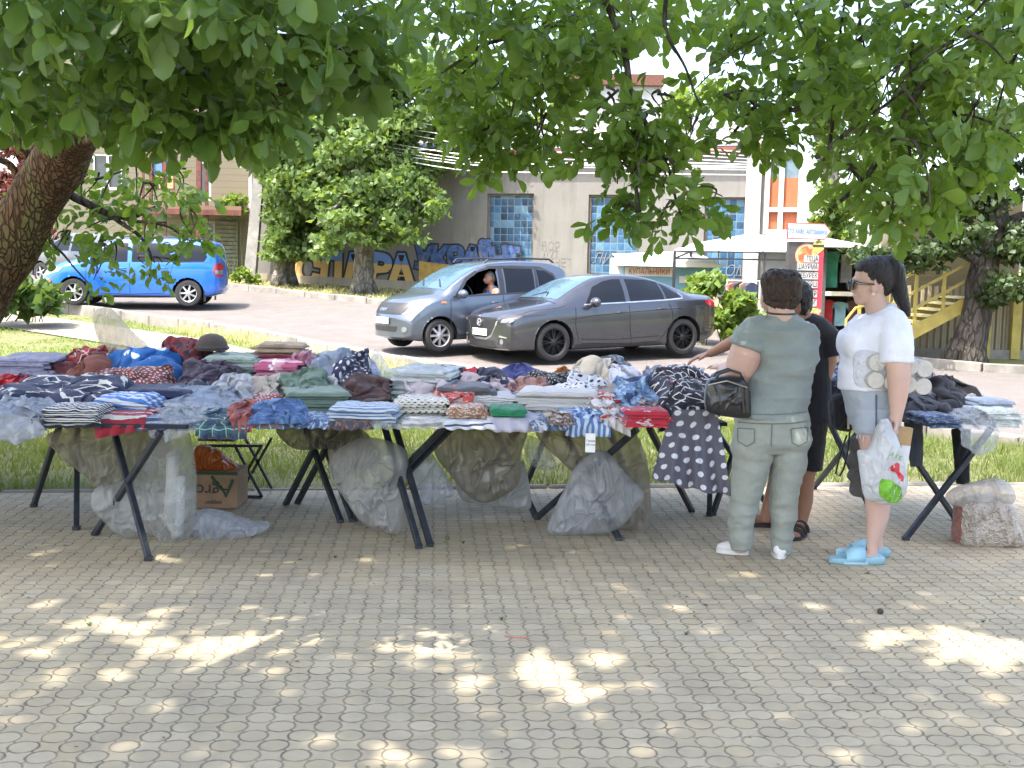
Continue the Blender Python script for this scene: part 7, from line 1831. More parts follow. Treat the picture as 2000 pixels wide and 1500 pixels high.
# ------------------------------------------------------------------ people
def skin_mat(name, c, red=(.5, .2, .16)):
    t = NT(name); o = t.coord('Object'); f = t.noise(o, 7, 4, .6); g = t.noise(o, 120, 2)
    col = t.mix(t.math('MULTIPLY', t.ramp(f, [(.4, (0, 0, 0)), (.75, (1, 1, 1))]), .35), c, red)
    return t.done(t.bsdf(col, .5, 0, .35, t.bump(g, .15, .003), **{'Subsurface Weight': .12, 'Subsurface Radius': (.01, .004, .002), 'Subsurface Scale': .6}))
M_SKIN = skin_mat('skin', (.5, .33, .265), (.5, .26, .2)); M_SKIN_T = skin_mat('tanned_skin', (.32, .17, .11), (.3, .12, .08)); M_SKIN_P = skin_mat('pale_skin', (.52, .35, .285), (.52, .29, .23))
def fused(name, mb, m, parent, voxel=.007, smooth=5, wrinkle=None, label=None):
    """one continuous skin grown over the limbs collected in mb"""
    me = bpy.data.meshes.new(name); me.from_pydata(mb.v, [], mb.f)
    bm = bmesh.new(); bm.from_mesh(me); bmesh.ops.recalc_face_normals(bm, faces=bm.faces); bm.to_mesh(me); bm.free()
    tmp = bpy.data.objects.new(name, me); COL.objects.link(tmp)
    a = tmp.modifiers.new('r', 'REMESH'); a.mode = 'VOXEL'; a.voxel_size = voxel; a.use_smooth_shade = True
    b = tmp.modifiers.new('s', 'SMOOTH'); b.factor = .5; b.iterations = smooth
    dg = bpy.context.evaluated_depsgraph_get(); me2 = bpy.data.meshes.new_from_object(tmp.evaluated_get(dg))
    bpy.data.objects.remove(tmp); me2.name = name
    n = len(me2.vertices); co = np.empty(n * 3); me2.vertices.foreach_get('co', co); co = co.reshape(-1, 3)
    if wrinkle:
        no = np.empty(n * 3); me2.vertices.foreach_get('normal', no); no = no.reshape(-1, 3)
        co += no * np.array([wrinkle(p) for p in co])[:, None]
    iv = np.array(MAT4[parent.name].inverted()); co = co @ iv[:3, :3].T + iv[:3, 3]
    me2.vertices.foreach_set('co', co.astype(np.float32).ravel())
    me2.polygons.foreach_set('use_smooth', [True] * len(me2.polygons)); me2.materials.clear(); me2.update()
    return link(name, me2, parent, m)
class Fig:
    def __init__(s, Y): s.Y = Y; s.ppm = FPX / Y
    def p(s, px, py, dy=0.0): return at(px, py, s.Y + dy) if not dy else s._d(px, py, dy)
    def _d(s, px, py, dy): q = at(px, py, s.Y); return q + Vector((0, dy, 0))
    def tube(s, mb, pts, seg=18, ref=(0, 1, 0)):
        P = [s._d(a[0], a[1], a[2]) for a in pts]; Rr = [((a[3] / s.ppm), (a[4] if len(a) > 4 else a[3]) / s.ppm) for a in pts]
        mb.tube(P, Rr, seg, ref=ref)
    def ell(s, mb, px, py, dy, rx, ry, rz): mb.ell(s._d(px, py, dy), (rx / s.ppm, ry / s.ppm, rz / s.ppm), 18, 12)
def hand(mb, W, f, n, curl=.5, sc=1.0, thumb=1, spread=.12):
    W = Vector(W); f = Vector(f).normalized(); n = Vector(n); n = (n - f * n.dot(f)).normalized(); s_ = f.cross(n)
    mb.tube([W - f * .02, W + f * .02 * sc, W + f * .06 * sc, W + f * .092 * sc], [(.024 * sc, .017 * sc), (.032 * sc, .017 * sc), (.041 * sc, .015 * sc), (.038 * sc, .011 * sc)], 12, ref=n)
    for k, (o, l) in enumerate(((-.031, .062), (-.0105, .074), (.0105, .079), (.031, .07))):
        P = W + f * .086 * sc + s_ * o * sc; d = (f + s_ * (k - 1.5) * spread).normalized(); pts = [P - d * .015]; a = 0
        for j, fr_ in enumerate((.45, .32, .23)):
            a += curl * (.8 if j == 0 else 1.0)
            q = d * math.cos(a) + n * math.sin(a); pts.append(pts[-1] + q * l * sc * fr_ + (d * .015 if j == 0 else Vector()))
        mb.tube(pts, [.0095 * sc, .0092 * sc, .0082 * sc, .0062 * sc], 8, ref=tuple(s_))
    P = W + f * .025 * sc + s_ * thumb * .03 * sc; d = (f * .75 + s_ * thumb * .6 + n * .25).normalized()
    mb.tube([P, P + d * .03 * sc, P + (d * .8 + f * .3 + n * .2 * curl).normalized() * .062 * sc], [.013 * sc, .0105 * sc, .007 * sc], 8)
def shoe(name, heel, toe, w, h, m, parent, sole_m=None, top=True):
    a, b = Vector(heel), Vector(toe); f = (b - a); L = f.length; f.normalize(); mb = MB()
    zs = lambda t: h * (1.0 - .55 * t ** 1.3)
    mb.tube([a + f * (L * t) + Vector((0, 0, zs(t) * .5 + .012)) for t in (0, .06, .2, .45, .7, .88, .97, 1)], [(w * q, zs(t) * .5 * r_) for q, r_, t in ((.3, .6, 0), (.42, .95, .06), (.46, 1, .2), (.44, 1, .45), (.5, 1, .7), (.45, .9, .88), (.3, .7, .97), (.12, .4, 1))], 16, ref=(0, 0, 1))
    o = fused(name, mb, m, parent, .006, 4) if top else None
    mb = MB(); n = 22; out = []
    for k in range(n):
        q = 2 * math.pi * k / n; t = .5 + .53 * math.cos(q); ww = w * .52 * (abs(math.sin(q)) ** .7) * (1 if math.sin(q) > 0 else -1) * (.86 + .2 * t)
        out.append(a + f * (L * t) + Vector((-f.y, f.x, 0)) * ww)
    mb.add([p + Vector((0, 0, .003 - p.z)) for p in out] + [p + Vector((0, 0, .026 - p.z)) for p in out], [tuple(range(n))[::-1], tuple(range(n, 2 * n))] + [(k, (k + 1) % n, n + (k + 1) % n, n + k) for k in range(n)])
    mb.build('sole', sole_m or m, o or parent)
    return o
M_HAIR_B = None
def hair_mat(name, c1, c2, axis=(30, 30, 5)):
    t = NT(name); o = t.coord('Object', axis); f = t.noise(o, 4, 4, .7)
    return t.done(t.bsdf(t.mix(f, c1, c2), .38, 0, .45, t.bump(f, .9, .02)))
def folds(seed, amp=.006, hx=3, hz=9, hem=None):
    def w(p):
        q = Vector((p[0] * hx + seed, p[1] * hx, p[2] * hz)); r_ = 1 - abs(noise.noise(q)) * 2.4
        q2 = Vector((p[0] * hx * 2.3, p[1] * hx * 2.3 + seed, p[2] * hz * 1.7)); r2 = 1 - abs(noise.noise(q2)) * 2.4
        return amp * (r_ * .8 + r2 * .45 - .35)
    return w
# ---- woman in sage, seen from behind
g = Fig(6.62); base = atz(1480, 1090, 0)
wa = thing('person', 'short haired woman in sage green top and trousers seen from behind', 'person', base, group='people')
mb = MB()
g.tube(mb, [(1527, 640, 0, 34, 30), (1526, 615, -.005, 26, 26), (1525, 596, .0, 24, 25), (1525, 575, .01, 27, 28)])
g.ell(mb, 1524, 566, .02, 33, 39, 42); g.ell(mb, 1510, 588, .07, 20, 20, 20)
g.ell(mb, 1492, 580, .03, 4, 8, 10); g.ell(mb, 1558, 582, .03, 4, 8, 10)
g.tube(mb, [(1527, 632, .0, 52, 26), (1530, 670, 0, 54, 36), (1533, 720, .01, 50, 42), (1512, 780, .01, 62, 46), (1508, 840, 0, 62, 46)])
g.tube(mb, [(1490, 640, 0, 24), (1470, 655, -.01, 29), (1456, 690, -.02, 33), (1446, 722, 0, 31), (1439, 742, .03, 26), (1432, 738, .14, 21), (1430, 728, .25, 15)])
g.tube(mb, [(1560, 640, 0, 24), (1568, 655, .0, 23), (1574, 690, .02, 21), (1575, 718, .06, 20), (1568, 728, .18, 18), (1548, 722, .3, 14)])
g.tube(mb, [(1470, 830, 0, 32, 36), (1466, 900, 0, 33, 38), (1456, 960, 0, 27, 31), (1448, 1010, 0, 21, 25), (1446, 1050, 0, 15, 18), (1446, 1078, -.01, 13, 15)])
g.tube(mb, [(1545, 830, 0, 32, 36), (1540, 900, 0, 31, 38), (1532, 960, 0, 25, 31), (1530, 1010, 0, 20, 25), (1528, 1055, 0, 14, 18), (1526, 1084, 0, 12, 15)])
hand(mb, g._d(1430, 727, .26), (-.25, .8, .1), (0, 0, -1), .35, .95, 1); hand(mb, g._d(1546, 721, .31), (-.9, .4, .05), (0, 0, -1), .5, .95, -1)
fused('body', mb, M_SKIN, wa, .0065, 4)
M_SAGE_T = cloth('sage_jersey', 'plain', (.22, .252, .24)); M_SAGE_P = cloth('sage_denim', 'plain', (.27, .287, .25))
mb = MB()
g.tube(mb, [(1526, 612, 0, 27, 26), (1527, 622, 0, 45, 31), (1527, 636, 0, 61, 38), (1529, 662, -.005, 63, 46), (1537, 692, -.01, 59, 50), (1534, 722, -.005, 57, 52), (1521, 752, 0, 62, 54), (1511, 786, 0, 72, 57), (1508, 814, 0, 75, 58)], 26)
g.tube(mb, [(1500, 634, 0, 25), (1478, 646, -.005, 32), (1465, 662, -.01, 35), (1458, 679, -.015, 36)]); g.tube(mb, [(1553, 634, 0, 25), (1568, 645, 0, 28), (1573, 668, .01, 27), (1574, 690, .02, 26)])
sag = fused('shirt', mb, M_SAGE_T, wa, .0075, 3, folds(3, .022, 1.7, 9))
mb = MB(); n_ = g._d(1526, 611, 0); mb.tube([n_ + Vector((.08 * math.cos(a), .077 * math.sin(a), .006 * math.sin(a))) for a in [k * .2618 for k in range(24)]], .006, 6, closed=True); mb.build('neckband', cloth('dark_band', 'plain', (.05, .06, .055)), sag, smooth=True)
mb = MB()
g.tube(mb, [(1508, 806, 0, 71, 54), (1508, 840, -.005, 72, 58), (1507, 862, -.005, 70, 56), (1506, 876, 0, 58, 46)], 24)
g.tube(mb, [(1474, 840, 0, 41, 46), (1470, 880, 0, 41, 50), (1465, 910, 0, 36, 45), (1457, 960, 0, 31, 38), (1449, 1005, 0, 27, 32), (1447, 1045, 0, 23, 27), (1448, 1072, -.01, 19, 22)])
g.tube(mb, [(1543, 840, 0, 41, 46), (1542, 880, 0, 39, 50), (1541, 910, 0, 34, 45), (1533, 960, 0, 28, 37), (1530, 1005, 0, 25, 31), (1528, 1045, 0, 22, 26), (1527, 1080, 0, 17, 20)])
g.ell(mb, 1474, 855, -.07, 33, 32, 36); g.ell(mb, 1543, 855, -.07, 33, 32, 36)
pn = fused('trousers', mb, M_SAGE_P, wa, .008, 3, folds(8, .014, 2.6, 9))
mb = MB()
g.ell(mb, 1525, 563, -.005, 37, 44, 38); g.ell(mb, 1512, 550, .0, 26, 34, 26); g.ell(mb, 1542, 552, -.01, 24, 36, 26); g.ell(mb, 1528, 590, -.035, 30, 20, 18); g.ell(mb, 1505, 575, .0, 16, 26, 22); g.ell(mb, 1548, 577, -.02, 14, 26, 22)
fused('hair', mb, hair_mat('brown_hair', (.018, .011, .008), (.07, .04, .026), (22, 22, 9)), wa, .007, 3, lambda p: .006 * (1 - abs(noise.noise(Vector((p[0] * 55, p[1] * 55, p[2] * 9)))) * 3) - .003)
M_SNEAK = mat('white_canvas', (.66, .65, .63), .8, var=.06); M_SOLE = mat('white_rubber', (.6, .59, .56), .6, var=.1)
s1 = atz(1461, 1084, 0); s2 = atz(1400, 1078, 0); shoe('shoe', s1, s2, .088, .085, M_SNEAK, wa, M_SOLE)
s1 = atz(1524, 1093, 0); s2 = s1 + Vector((.03, .22, 0)); shoe('shoe', s1, s2, .09, .085, M_SNEAK, wa, M_SOLE)
# her handbag, hanging from the forearm
M_LEATH = mat('black_leather', (.016, .016, .018), .28, spec=.6, bump=.15, bscale=90)
hb = bag('handbag', 'shiny black leather handbag with two handles on the forearm of the woman in sage', 'handbag', [(1378, 752), (1390, 738), (1420, 733), (1450, 738), (1463, 760), (1466, 800), (1460, 816), (1420, 814), (1385, 806), (1376, 790)], 6.5, .085, M_LEATH, 31, .01, flat=.32)
MAT4[hb.name] = Matrix.Identity(4)
for dy in (-.03, .05):
    mb = MB(); P = [at(1392, 745, 6.5), at(1402, 730, 6.5), at(1424, 722, 6.52), at(1444, 728, 6.5), at(1450, 742, 6.5)]; mb.tube([p + Vector((0, dy, 0)) for p in P], .007, 8); mb.build('handle', M_LEATH, hb, smooth=True, normals=False)
mb = MB(); mb.tube([at(1383, 752, 6.43), at(1420, 744, 6.41), at(1460, 757, 6.43)], .004, 6); mb.build('zip', mat('zip_steel', (.35, .33, .3), .35, .8), hb)
mb = MB()
for px in (1448, 1456): mb.bar(at(px, 748, 6.43), at(px + 5, 806, 6.43), .012, .004)
mb.build('strap_trim', M_LEATH, hb)

# ---- woman in white, in profile
g = Fig(6.6); base = atz(1690, 1092, 0)
wb_ = thing('person', 'woman with a black ponytail in white T-shirt, denim shorts and blue slides', 'person', base, group='people')
mb = MB()
g.ell(mb, 1706, 545, 0, 37, 29, 41); g.ell(mb, 1690, 570, 0, 21, 22, 25); g.ell(mb, 1680, 587, 0, 11, 14, 9); g.ell(mb, 1676, 560, 0, 10, 17, 18)
g.tube(mb, [(1672, 552, 0, 5, 4), (1665, 565, 0, 5.5, 5.5), (1668, 570, 0, 4.5, 6)], 10); g.ell(mb, 1670, 578, 0, 4.5, 8, 4); g.ell(mb, 1672, 584, 0, 4, 8, 3); g.ell(mb, 1670, 545, 0, 5, 15, 4)
g.ell(mb, 1697, 562, -.083, 6, 3.5, 11); g.ell(mb, 1697, 562, .083, 6, 3.5, 11)
g.tube(mb, [(1704, 575, 0, 22, 22), (1711, 595, 0, 22, 22), (1717, 612, 0, 25, 26), (1720, 630, 0, 32, 40)])
g.tube(mb, [(1716, 628, 0, 34, 52), (1706, 660, 0, 44, 54), (1700, 715, 0, 48, 48), (1700, 770, 0, 48, 46), (1703, 810, 0, 44, 46)])
g.tube(mb, [(1732, 628, -.11, 24), (1731, 645, -.17, 25), (1728, 690, -.22, 25), (1729, 728, -.24, 22), (1727, 765, -.24, 18), (1724, 800, -.24, 12), (1722, 812, -.235, 12)])
g.tube(mb, [(1730, 628, .12, 24), (1726, 650, .19, 27), (1714, 700, .24, 27), (1706, 745, .24, 22), (1700, 785, .22, 14)])
g.tube(mb, [(1704, 800, -.09, 38, 27), (1703, 850, -.09, 35, 26), (1702, 900, -.09, 27, 24), (1700, 935, -.09, 23, 22), (1704, 985, -.09, 23, 21), (1701, 1020, -.09, 18, 17), (1694, 1055, -.09, 11, 12), (1692, 1078, -.09, 12, 13)])
g.tube(mb, [(1712, 800, .09, 38, 27), (1716, 850, .09, 34, 26), (1720, 900, .09, 26, 24), (1724, 935, .09, 22, 22), (1731, 985, .09, 20, 20), (1730, 1020, .09, 15, 16), (1724, 1055, .09, 10, 11), (1722, 1076, .09, 11, 12)])
hand(mb, g._d(1723, 810, -.235), (-.06, 0, -1), (-1, .1, 0), 1.05, .95, -1, .05); hand(mb, g._d(1700, 784, .22), (-.2, 0, -1), (-1, 0, 0), .6, .95, 1)
for hx, dy in ((1700, -.09), (1730, .09)):                         # feet
    h_ = g._d(hx - 2, 1084, dy); 
    mb.tube([h_ + Vector((.015, 0, .0)), h_ + Vector((-.05, 0, .01)), h_ + Vector((-.12, 0, -.012)), h_ + Vector((-.19, 0, -.024))], [(.03, .035), (.036, .036), (.042, .024), (.036, .014)], 12, ref=(0, 0, 1))
    for k in range(5): mb.tube([h_ + Vector((-.185, (k - 2) * .016, -.024)), h_ + Vector((-.222 + abs(k - 1) * .007, (k - 2) * .017, -.028))], [.01, .008], 8)
fused('body', mb, M_SKIN_P, wb_, .0058, 4)
M_WTEE = cloth('white_jersey', 'plain', (.72, .73, .82))
mb = MB()
g.tube(mb, [(1718, 602, 0, 25, 27), (1722, 612, 0, 33, 42), (1719, 626, 0, 44, 62), (1708, 648, 0, 56, 66), (1703, 670, 0, 58, 64), (1700, 700, 0, 58, 60), (1697, 730, 0, 58, 58), (1697, 757, 0, 59, 60)], 26)
g.ell(mb, 1669, 673, -.06, 31, 34, 34); g.ell(mb, 1669, 673, .06, 31, 34, 34)
g.tube(mb, [(1728, 622, -.1, 27), (1730, 640, -.16, 30), (1728, 668, -.195, 31), (1726, 704, -.215, 32)]); g.tube(mb, [(1728, 622, .1, 28), (1726, 645, .18, 33), (1715, 700, .24, 36)])
sh = fused('shirt', mb, M_WTEE, wb_, .0075, 9, folds(13, .009, 2.2, 6))
mb = MB()
g.tube(mb, [(1699, 750, 0, 56, 54), (1702, 780, 0, 52, 55), (1705, 810, 0, 48, 54), (1706, 825, 0, 44, 48)], 22)
g.tube(mb, [(1706, 795, -.08, 48, 35), (1706, 842, -.09, 43, 34)]); g.tube(mb, [(1714, 795, .08, 47, 32), (1716, 842, .09, 42, 30)]); g.ell(mb, 1735, 790, 0, 24, 44, 34)
so = fused('shorts', mb, cloth('pale_denim', 'floral', (.3, .34, .4), (.36, .4, .46), 6), wb_, .008, 3, folds(5, .009, 4, 9))
mb = MB(); mb.bar(g._d(1694, 765, -.168), g._d(1692, 838, -.182), .008, .006); mb.build('side_seam', cloth('seam_dark', 'plain', (.1, .12, .16)), so)
mb = MB()
for k in range(11): 
    t_ = k / 10; q = g._d(1706 + 40 * math.cos(math.pi * t_), 846 + 2 * (k % 3), -.09 - .084 * math.sin(math.pi * t_)); mb.tube([q + Vector((0, 0, .015)), q + Vector((R.uniform(-.006, .006), 0, -.012))], .004, 5)
mb.build('frayed_hem', cloth('fray', 'plain', (.5, .53, .56)), so, normals=False)
mb = MB()
g.ell(mb, 1712, 536, 0, 37, 32, 37); g.ell(mb, 1726, 548, 0, 20, 29, 32); g.ell(mb, 1696, 524, 0, 24, 26, 20); g.ell(mb, 1730, 512, 0, 14, 15, 13)
g.tube(mb, [(1728, 512, 0, 12, 14), (1740, 508, 0, 15, 18), (1750, 530, 0, 17, 22), (1754, 556, 0, 16, 22), (1761, 584, 0, 13, 19), (1770, 606, 0, 8, 13), (1775, 618, 0, 3, 5)])
fused('hair', mb, hair_mat('black_hair', (.008, .007, .008), (.03, .026, .026), (26, 26, 6)), wb_, .006, 4, lambda p: .003 * (1 - abs(noise.noise(Vector((p[0] * 60, p[1] * 60, p[2] * 12)))) * 3))
mb = MB()
for sg in (-1, 1):
    q = g._d(1663, 557, sg * .032); mb.tube([q + Vector((-.004, 0, -.026)), q + Vector((-.007, 0, 0)), q + Vector((-.003, 0, .026))], [(.005, .026), (.006, .033), (.006, .03)], 12)
    mb.tube([g._d(1664, 551, sg * .06), g._d(1672, 553, sg * .083), g._d(1698, 555, sg * .094)], [.009, .006, .004], 6)
mb.bar(g._d(1661, 552, -.03), g._d(1661, 552, .03), .008, .012); mb.build('sunglasses', mat('glossy_black', (.01, .01, .011), .1, spec=.7), wb_, smooth='auto')
mb = MB(); g.ell(mb, 1696, 574, -.093, 3, 2.5, 3.2); mb.build('earring', mat('pearl', (.7, .66, .58), .2), wb_, smooth=True)
M_SLIDE = mat('light_blue_foam', (.3, .52, .62), .6, var=.06)
for hx, dy in ((1700, -.09), (1730, .09)):
    h_ = g._d(hx - 2, 1084, dy); z0 = 0.0; a = Vector((h_.x + .05, h_.y, z0)); b = Vector((h_.x - .245, h_.y, z0))
    so_ = shoe('slide', a, b, .105, .05, M_SLIDE, wb_, None, False)
    mb = MB(); n = 14; L = .295
    out = [(.0, .026), (-.0, .05), (-.05, .05), (-.295, .03), (-.305, .02), (-.29, .003), (-.0, .003)]
    vs = []
    for t, hh in ((0, .044), (.12, .05), (.35, .042), (.6, .034), (.85, .032), (1, .03)): 
        for sgn in (-1, 1): vs += [(a.x - L * t, h_.y + sgn * .048 * (1 if .05 < t < .95 else .7), .004), (a.x - L * t, h_.y + sgn * .05 * (1 if .05 < t < .95 else .72), hh)]
    mb.add(vs, [(4 * i, 4 * i + 4, 4 * i + 5, 4 * i + 1) for i in range(5)] + [(4 * i + 2, 4 * i + 3, 4 * i + 7, 4 * i + 6) for i in range(5)] + [(4 * i + 1, 4 * i + 5, 4 * i + 7, 4 * i + 3) for i in range(5)] + [(0, 1, 3, 2), (20, 22, 23, 21)])
    # upper band over the instep
    m_ = 16; band = []
    for k in range(m_ + 1):
        q = math.pi * k / m_
        for t, rz_, in ((.38, .085), (.55, .075), (.74, .05)): band.append((a.x - L * t, h_.y + .054 * math.cos(q), .018 + (rz_) * math.sin(q) ** .7))
    mb.add(band, [(3 * k + j, 3 * k + j + 1, 3 * k + 4 + j, 3 * k + 3 + j) for k in range(m_) for j in range(2)])
    o = mb.build('slide_upper', M_SLIDE, wb_, smooth='auto'); sm = o.modifiers.new('thickness', 'SOLIDIFY'); sm.thickness = .008
# pack of paper rolls under her arm
pk = thing('paper_roll_pack', 'clear pack of grey toilet paper rolls clamped under the arm of the woman in white', 'toilet paper', g._d(1735, 725, -.2))
M_ROLL = mat('grey_paper', (.5, .475, .43), .95, var=.08, scale=30)
for cx in (1691, 1723, 1753, 1781):
    for rw in (0, 1):
        cy = 703 + rw * 33 + (cx - 1691) * .13; q = g._d(cx - rw * 3, cy, 0); M_ = Matrix.Translation(q + Vector((0, -.155, 0))) @ Matrix.Rotation(math.pi / 2, 4, 'X')
        mb = MB(); r_ = 16.2 / g.ppm
        mb.lathe([(.006, .06), (r_ * .36, .0625), (r_ * .94, .062), (r_, .056), (r_, -.056), (r_ * .94, -.062), (.006, -.06)], 24, M_); mb.build('paper_roll', M_ROLL, pk, smooth='auto')
bag('wrapper', None, None, [(1670, 690), (1690, 683), (1730, 690), (1795, 700), (1800, 730), (1797, 765), (1760, 766), (1700, 758), (1672, 752), (1667, 720)], 6.6 - .155, .075, plastic('pack_film', (.75, .76, .76), .32, 30, .12), 41, .01, parent=pk, flat=.3)
# white shopping bag in her hand
sb = bag('shopping_bag', 'white plastic carrier bag with green and red print in a woman\'s hand', 'shopping bag', [(1716, 826), (1732, 824), (1746, 842), (1757, 868), (1766, 905), (1772, 945), (1764, 970), (1748, 985), (1722, 984), (1690, 972), (1682, 940), (1677, 900), (1676, 880), (1694, 878), (1706, 858)], 6.34, .095, plastic('carrier_plastic', (.8, .81, .82), .95, 20, .3), 51, .022)
MAT4[sb.name] = Matrix.Identity(4)
sb_bvh = BVHTree.FromPolygons([v.co.copy() for v in sb.data.vertices], [tuple(p.vertices) for p in sb.data.polygons])
def printed(name, poly, m, parent, bvh, off=.003):
    bm = bmesh.new(); f = bm.faces.new([bm.verts.new((p[0], p[1], 0)) for p in poly]); bmesh.ops.triangulate(bm, faces=[f])
    for _ in range(5):
        es = [e for e in bm.edges if e.calc_length() > 5]
        if not es: break
        bmesh.ops.subdivide_edges(bm, edges=es, cuts=1); bmesh.ops.triangulate(bm, faces=bm.faces[:])
    out = []
    for v in bm.verts:
        r = ray(v.co.x, v.co.y).normalized(); p, n, i, d = bvh.ray_cast(EYE, r)
        if p is None: p, n, i, d = bvh.find_nearest(at(v.co.x, v.co.y, 6.34))
        out.append(p - r * off)
    bm.verts.index_update(); fs = [tuple(v.index for v in f.verts) for f in bm.faces]; bm.free()
    mb = MB(); mb.add(out, fs); return mb.build(name, m, parent, smooth=True)
printed('green_print', [(1722, 935), (1740, 938), (1760, 952), (1763, 972), (1752, 983), (1735, 982), (1718, 968), (1716, 950)], mat('lime_print', (.16, .42, .03), .4, var=.25, scale=30), sb, sb_bvh)
printed('red_print', [(1738, 912), (1752, 903), (1757, 906), (1757, 922), (1766, 930), (1764, 942), (1756, 936), (1752, 926), (1748, 922), (1752, 914), (1740, 920)], mat('red_ink', (.5, .02, .03), .4), sb, sb_bvh)
for k, ch in enumerate('АТБ'):
    q = at(1742 + k * 8, 888 + k * 4, 6.34); p_, n_, i_, d_ = sb_bvh.ray_cast(EYE, (q - EYE).normalized())
    text_part(ch, 'lettering', mat('lime_print', (.16, .42, .03), .4), sb, face_frame((p_ or q) + Vector((0, -.006, 0)), (1, 0, -.35), (.35, 0, 1)), .034, .0005)
mb = MB()
for dy in (-.025, .03): mb.tube([at(1722, 838, 6.34) + Vector((0, dy, 0)), at(1724, 822, 6.34) + Vector((0, dy * .4, 0)), at(1731, 820, 6.34) + Vector((0, dy * .4, 0)), at(1738, 838, 6.34) + Vector((0, dy, 0))], [(.012, .004)] * 4, 8)
mb.build('handle', plastic('carrier_plastic', (.8, .81, .82), .95), sb, smooth=True, normals=False)
mb = MB(); q = at(1740, 880, 6.5); mb.box(None, (.14, .05, .32), M=Matrix.Translation(at(1748, 888, 6.47)) @ Matrix.Rotation(rad(6), 4, 'Y'), bev=.003); ct = mb.build('carton', mat('tan_card', (.42, .27, .13), .8)); tag(ct, 'tan cardboard carton sticking up behind the white shopping bag', 'carton')
mb = MB(); mb.box(None, (.05, .004, .2), M=Matrix.Translation(at(1764, 905, 6.44)) @ Matrix.Rotation(rad(6), 4, 'Y')); mb.build('printed_label', mat('label_white', (.6, .6, .62), .6), ct)
# seams and pockets sewn on to the sage trousers and top, a hem line on the sleeves
def seam(parent, root, pts, wpx, m, name='seam', side=1):
    iv = MAT4[parent.name]; bv = BVHTree.FromPolygons([iv @ v.co for v in parent.data.vertices], [tuple(p.vertices) for p in parent.data.polygons])
    L_, R_ = [], []
    for i_, p in enumerate(pts):
        q, r_ = pts[max(0, i_ - 1)], pts[min(len(pts) - 1, i_ + 1)]; t_ = Vector((r_[0] - q[0], r_[1] - q[1])).normalized(); n_ = Vector((-t_.y, t_.x)) * wpx / 2
        L_.append((p[0] + n_.x, p[1] + n_.y)); R_.append((p[0] - n_.x, p[1] - n_.y))
    return printed(name, L_ + R_[::-1], m, parent, bv, .004)
M_SEAM_T = cloth('sage_seam', 'plain', (.13, .15, .12)); M_SEAM_S = cloth('sage_hem', 'plain', (.12, .155, .14))
seam(pn, wa, [(1508, 828), (1507, 850), (1506, 872)], 2.4, M_SEAM_T)
for pk_ in ([(1545, 838), (1578, 834), (1577, 862), (1560, 872), (1547, 864), (1545, 838)], [(1440, 836), (1474, 838), (1473, 864), (1458, 872), (1441, 862), (1440, 836)]):
    for a_, b_ in zip(pk_, pk_[1:]): seam(pn, wa, [a_, ((a_[0] + b_[0]) / 2, (a_[1] + b_[1]) / 2), b_], 2.2, M_SEAM_T, 'pocket_stitch')
seam(sag, wa, [(1440, 806), (1475, 809), (1510, 810), (1545, 808), (1576, 804)], 2, M_SEAM_S, 'hem')
seam(pn, wa, [(1440, 824), (1475, 827), (1510, 828), (1545, 827), (1576, 823)], 2.5, M_SEAM_T, 'waist_seam')
# black bag slung in front of her, egg trays
sl = bag('shoulder_bag', 'black cloth shoulder bag with a loose strap before the woman in white', 'bag', [(1622, 778), (1640, 768), (1664, 772), (1668, 800), (1664, 838), (1645, 842), (1624, 832), (1619, 800)], 6.8, .07, cloth('black_canvas', 'plain', (.018, .018, .02)), 61, .015, flat=.4)
MAT4[sl.name] = Matrix.Identity(4)
mb = MB(); P = [(1664, 775), (1676, 762), (1686, 755)]; mb.tube([at(p[0], p[1], 6.62) for p in P], [(.006, .014)] * 3, 8); P = [(1660, 840), (1656, 880), (1648, 915), (1640, 930), (1632, 925), (1640, 890), (1654, 850)]; mb.build('strap', cloth('black_canvas', 'plain', (.018, .018, .02)), sl, smooth=True, normals=False); mb = MB(); mb.tube([at(p[0], p[1], 6.72) for p in P], [(.004, .014)] * 7, 8); mb.build('loose_strap', cloth('black_canvas', 'plain', (.018, .018, .02)), sl, smooth=True, normals=False)
mb = MB(); mb.bar(at(1657, 798, 6.715), at(1657, 838, 6.715), .012, .004); mb.build('pale_stripe', mat('tan_stripe', (.45, .38, .28), .8), sl)
bag('egg_tray', 'grey moulded egg trays hanging in dark film behind the shopping bag', 'egg tray', [(1655, 862), (1668, 852), (1690, 850), (1694, 900), (1692, 965), (1672, 970), (1660, 962), (1664, 945), (1655, 932), (1662, 915), (1654, 900), (1661, 882)], 6.82, .06, mat('grey_pulp', (.13, .125, .12), .9), 62, .01, flat=.3)

# ---- man in black, mostly behind the woman in sage
g = Fig(7.25); base = atz(1535, 1036, 0)
ma = thing('person', 'man in black T-shirt and shorts half hidden behind the woman in sage', 'person', base, group='people')
mb = MB()
g.ell(mb, 1553, 588, 0, 27, 31, 33); g.ell(mb, 1543, 606, .02, 18, 20, 18); g.tube(mb, [(1532, 598, .0, 4), (1525, 608, .0, 4.5), (1528, 613, 0, 4)], 8); g.ell(mb, 1571, 606, -.075, 5, 4, 10)
g.tube(mb, [(1556, 605, 0, 18, 19), (1566, 622, 0, 19, 20), (1575, 640, 0, 26, 26)])
g.tube(mb, [(1575, 640, 0, 38, 24), (1577, 690, 0, 40, 28), (1577, 750, 0, 38, 28), (1570, 810, 0, 38, 30)])
g.tube(mb, [(1600, 642, -.02, 19), (1613, 665, -.03, 20), (1614, 705, -.03, 18), (1608, 735, -.03, 15), (1588, 752, -.02, 12), (1566, 762, 0, 9)])
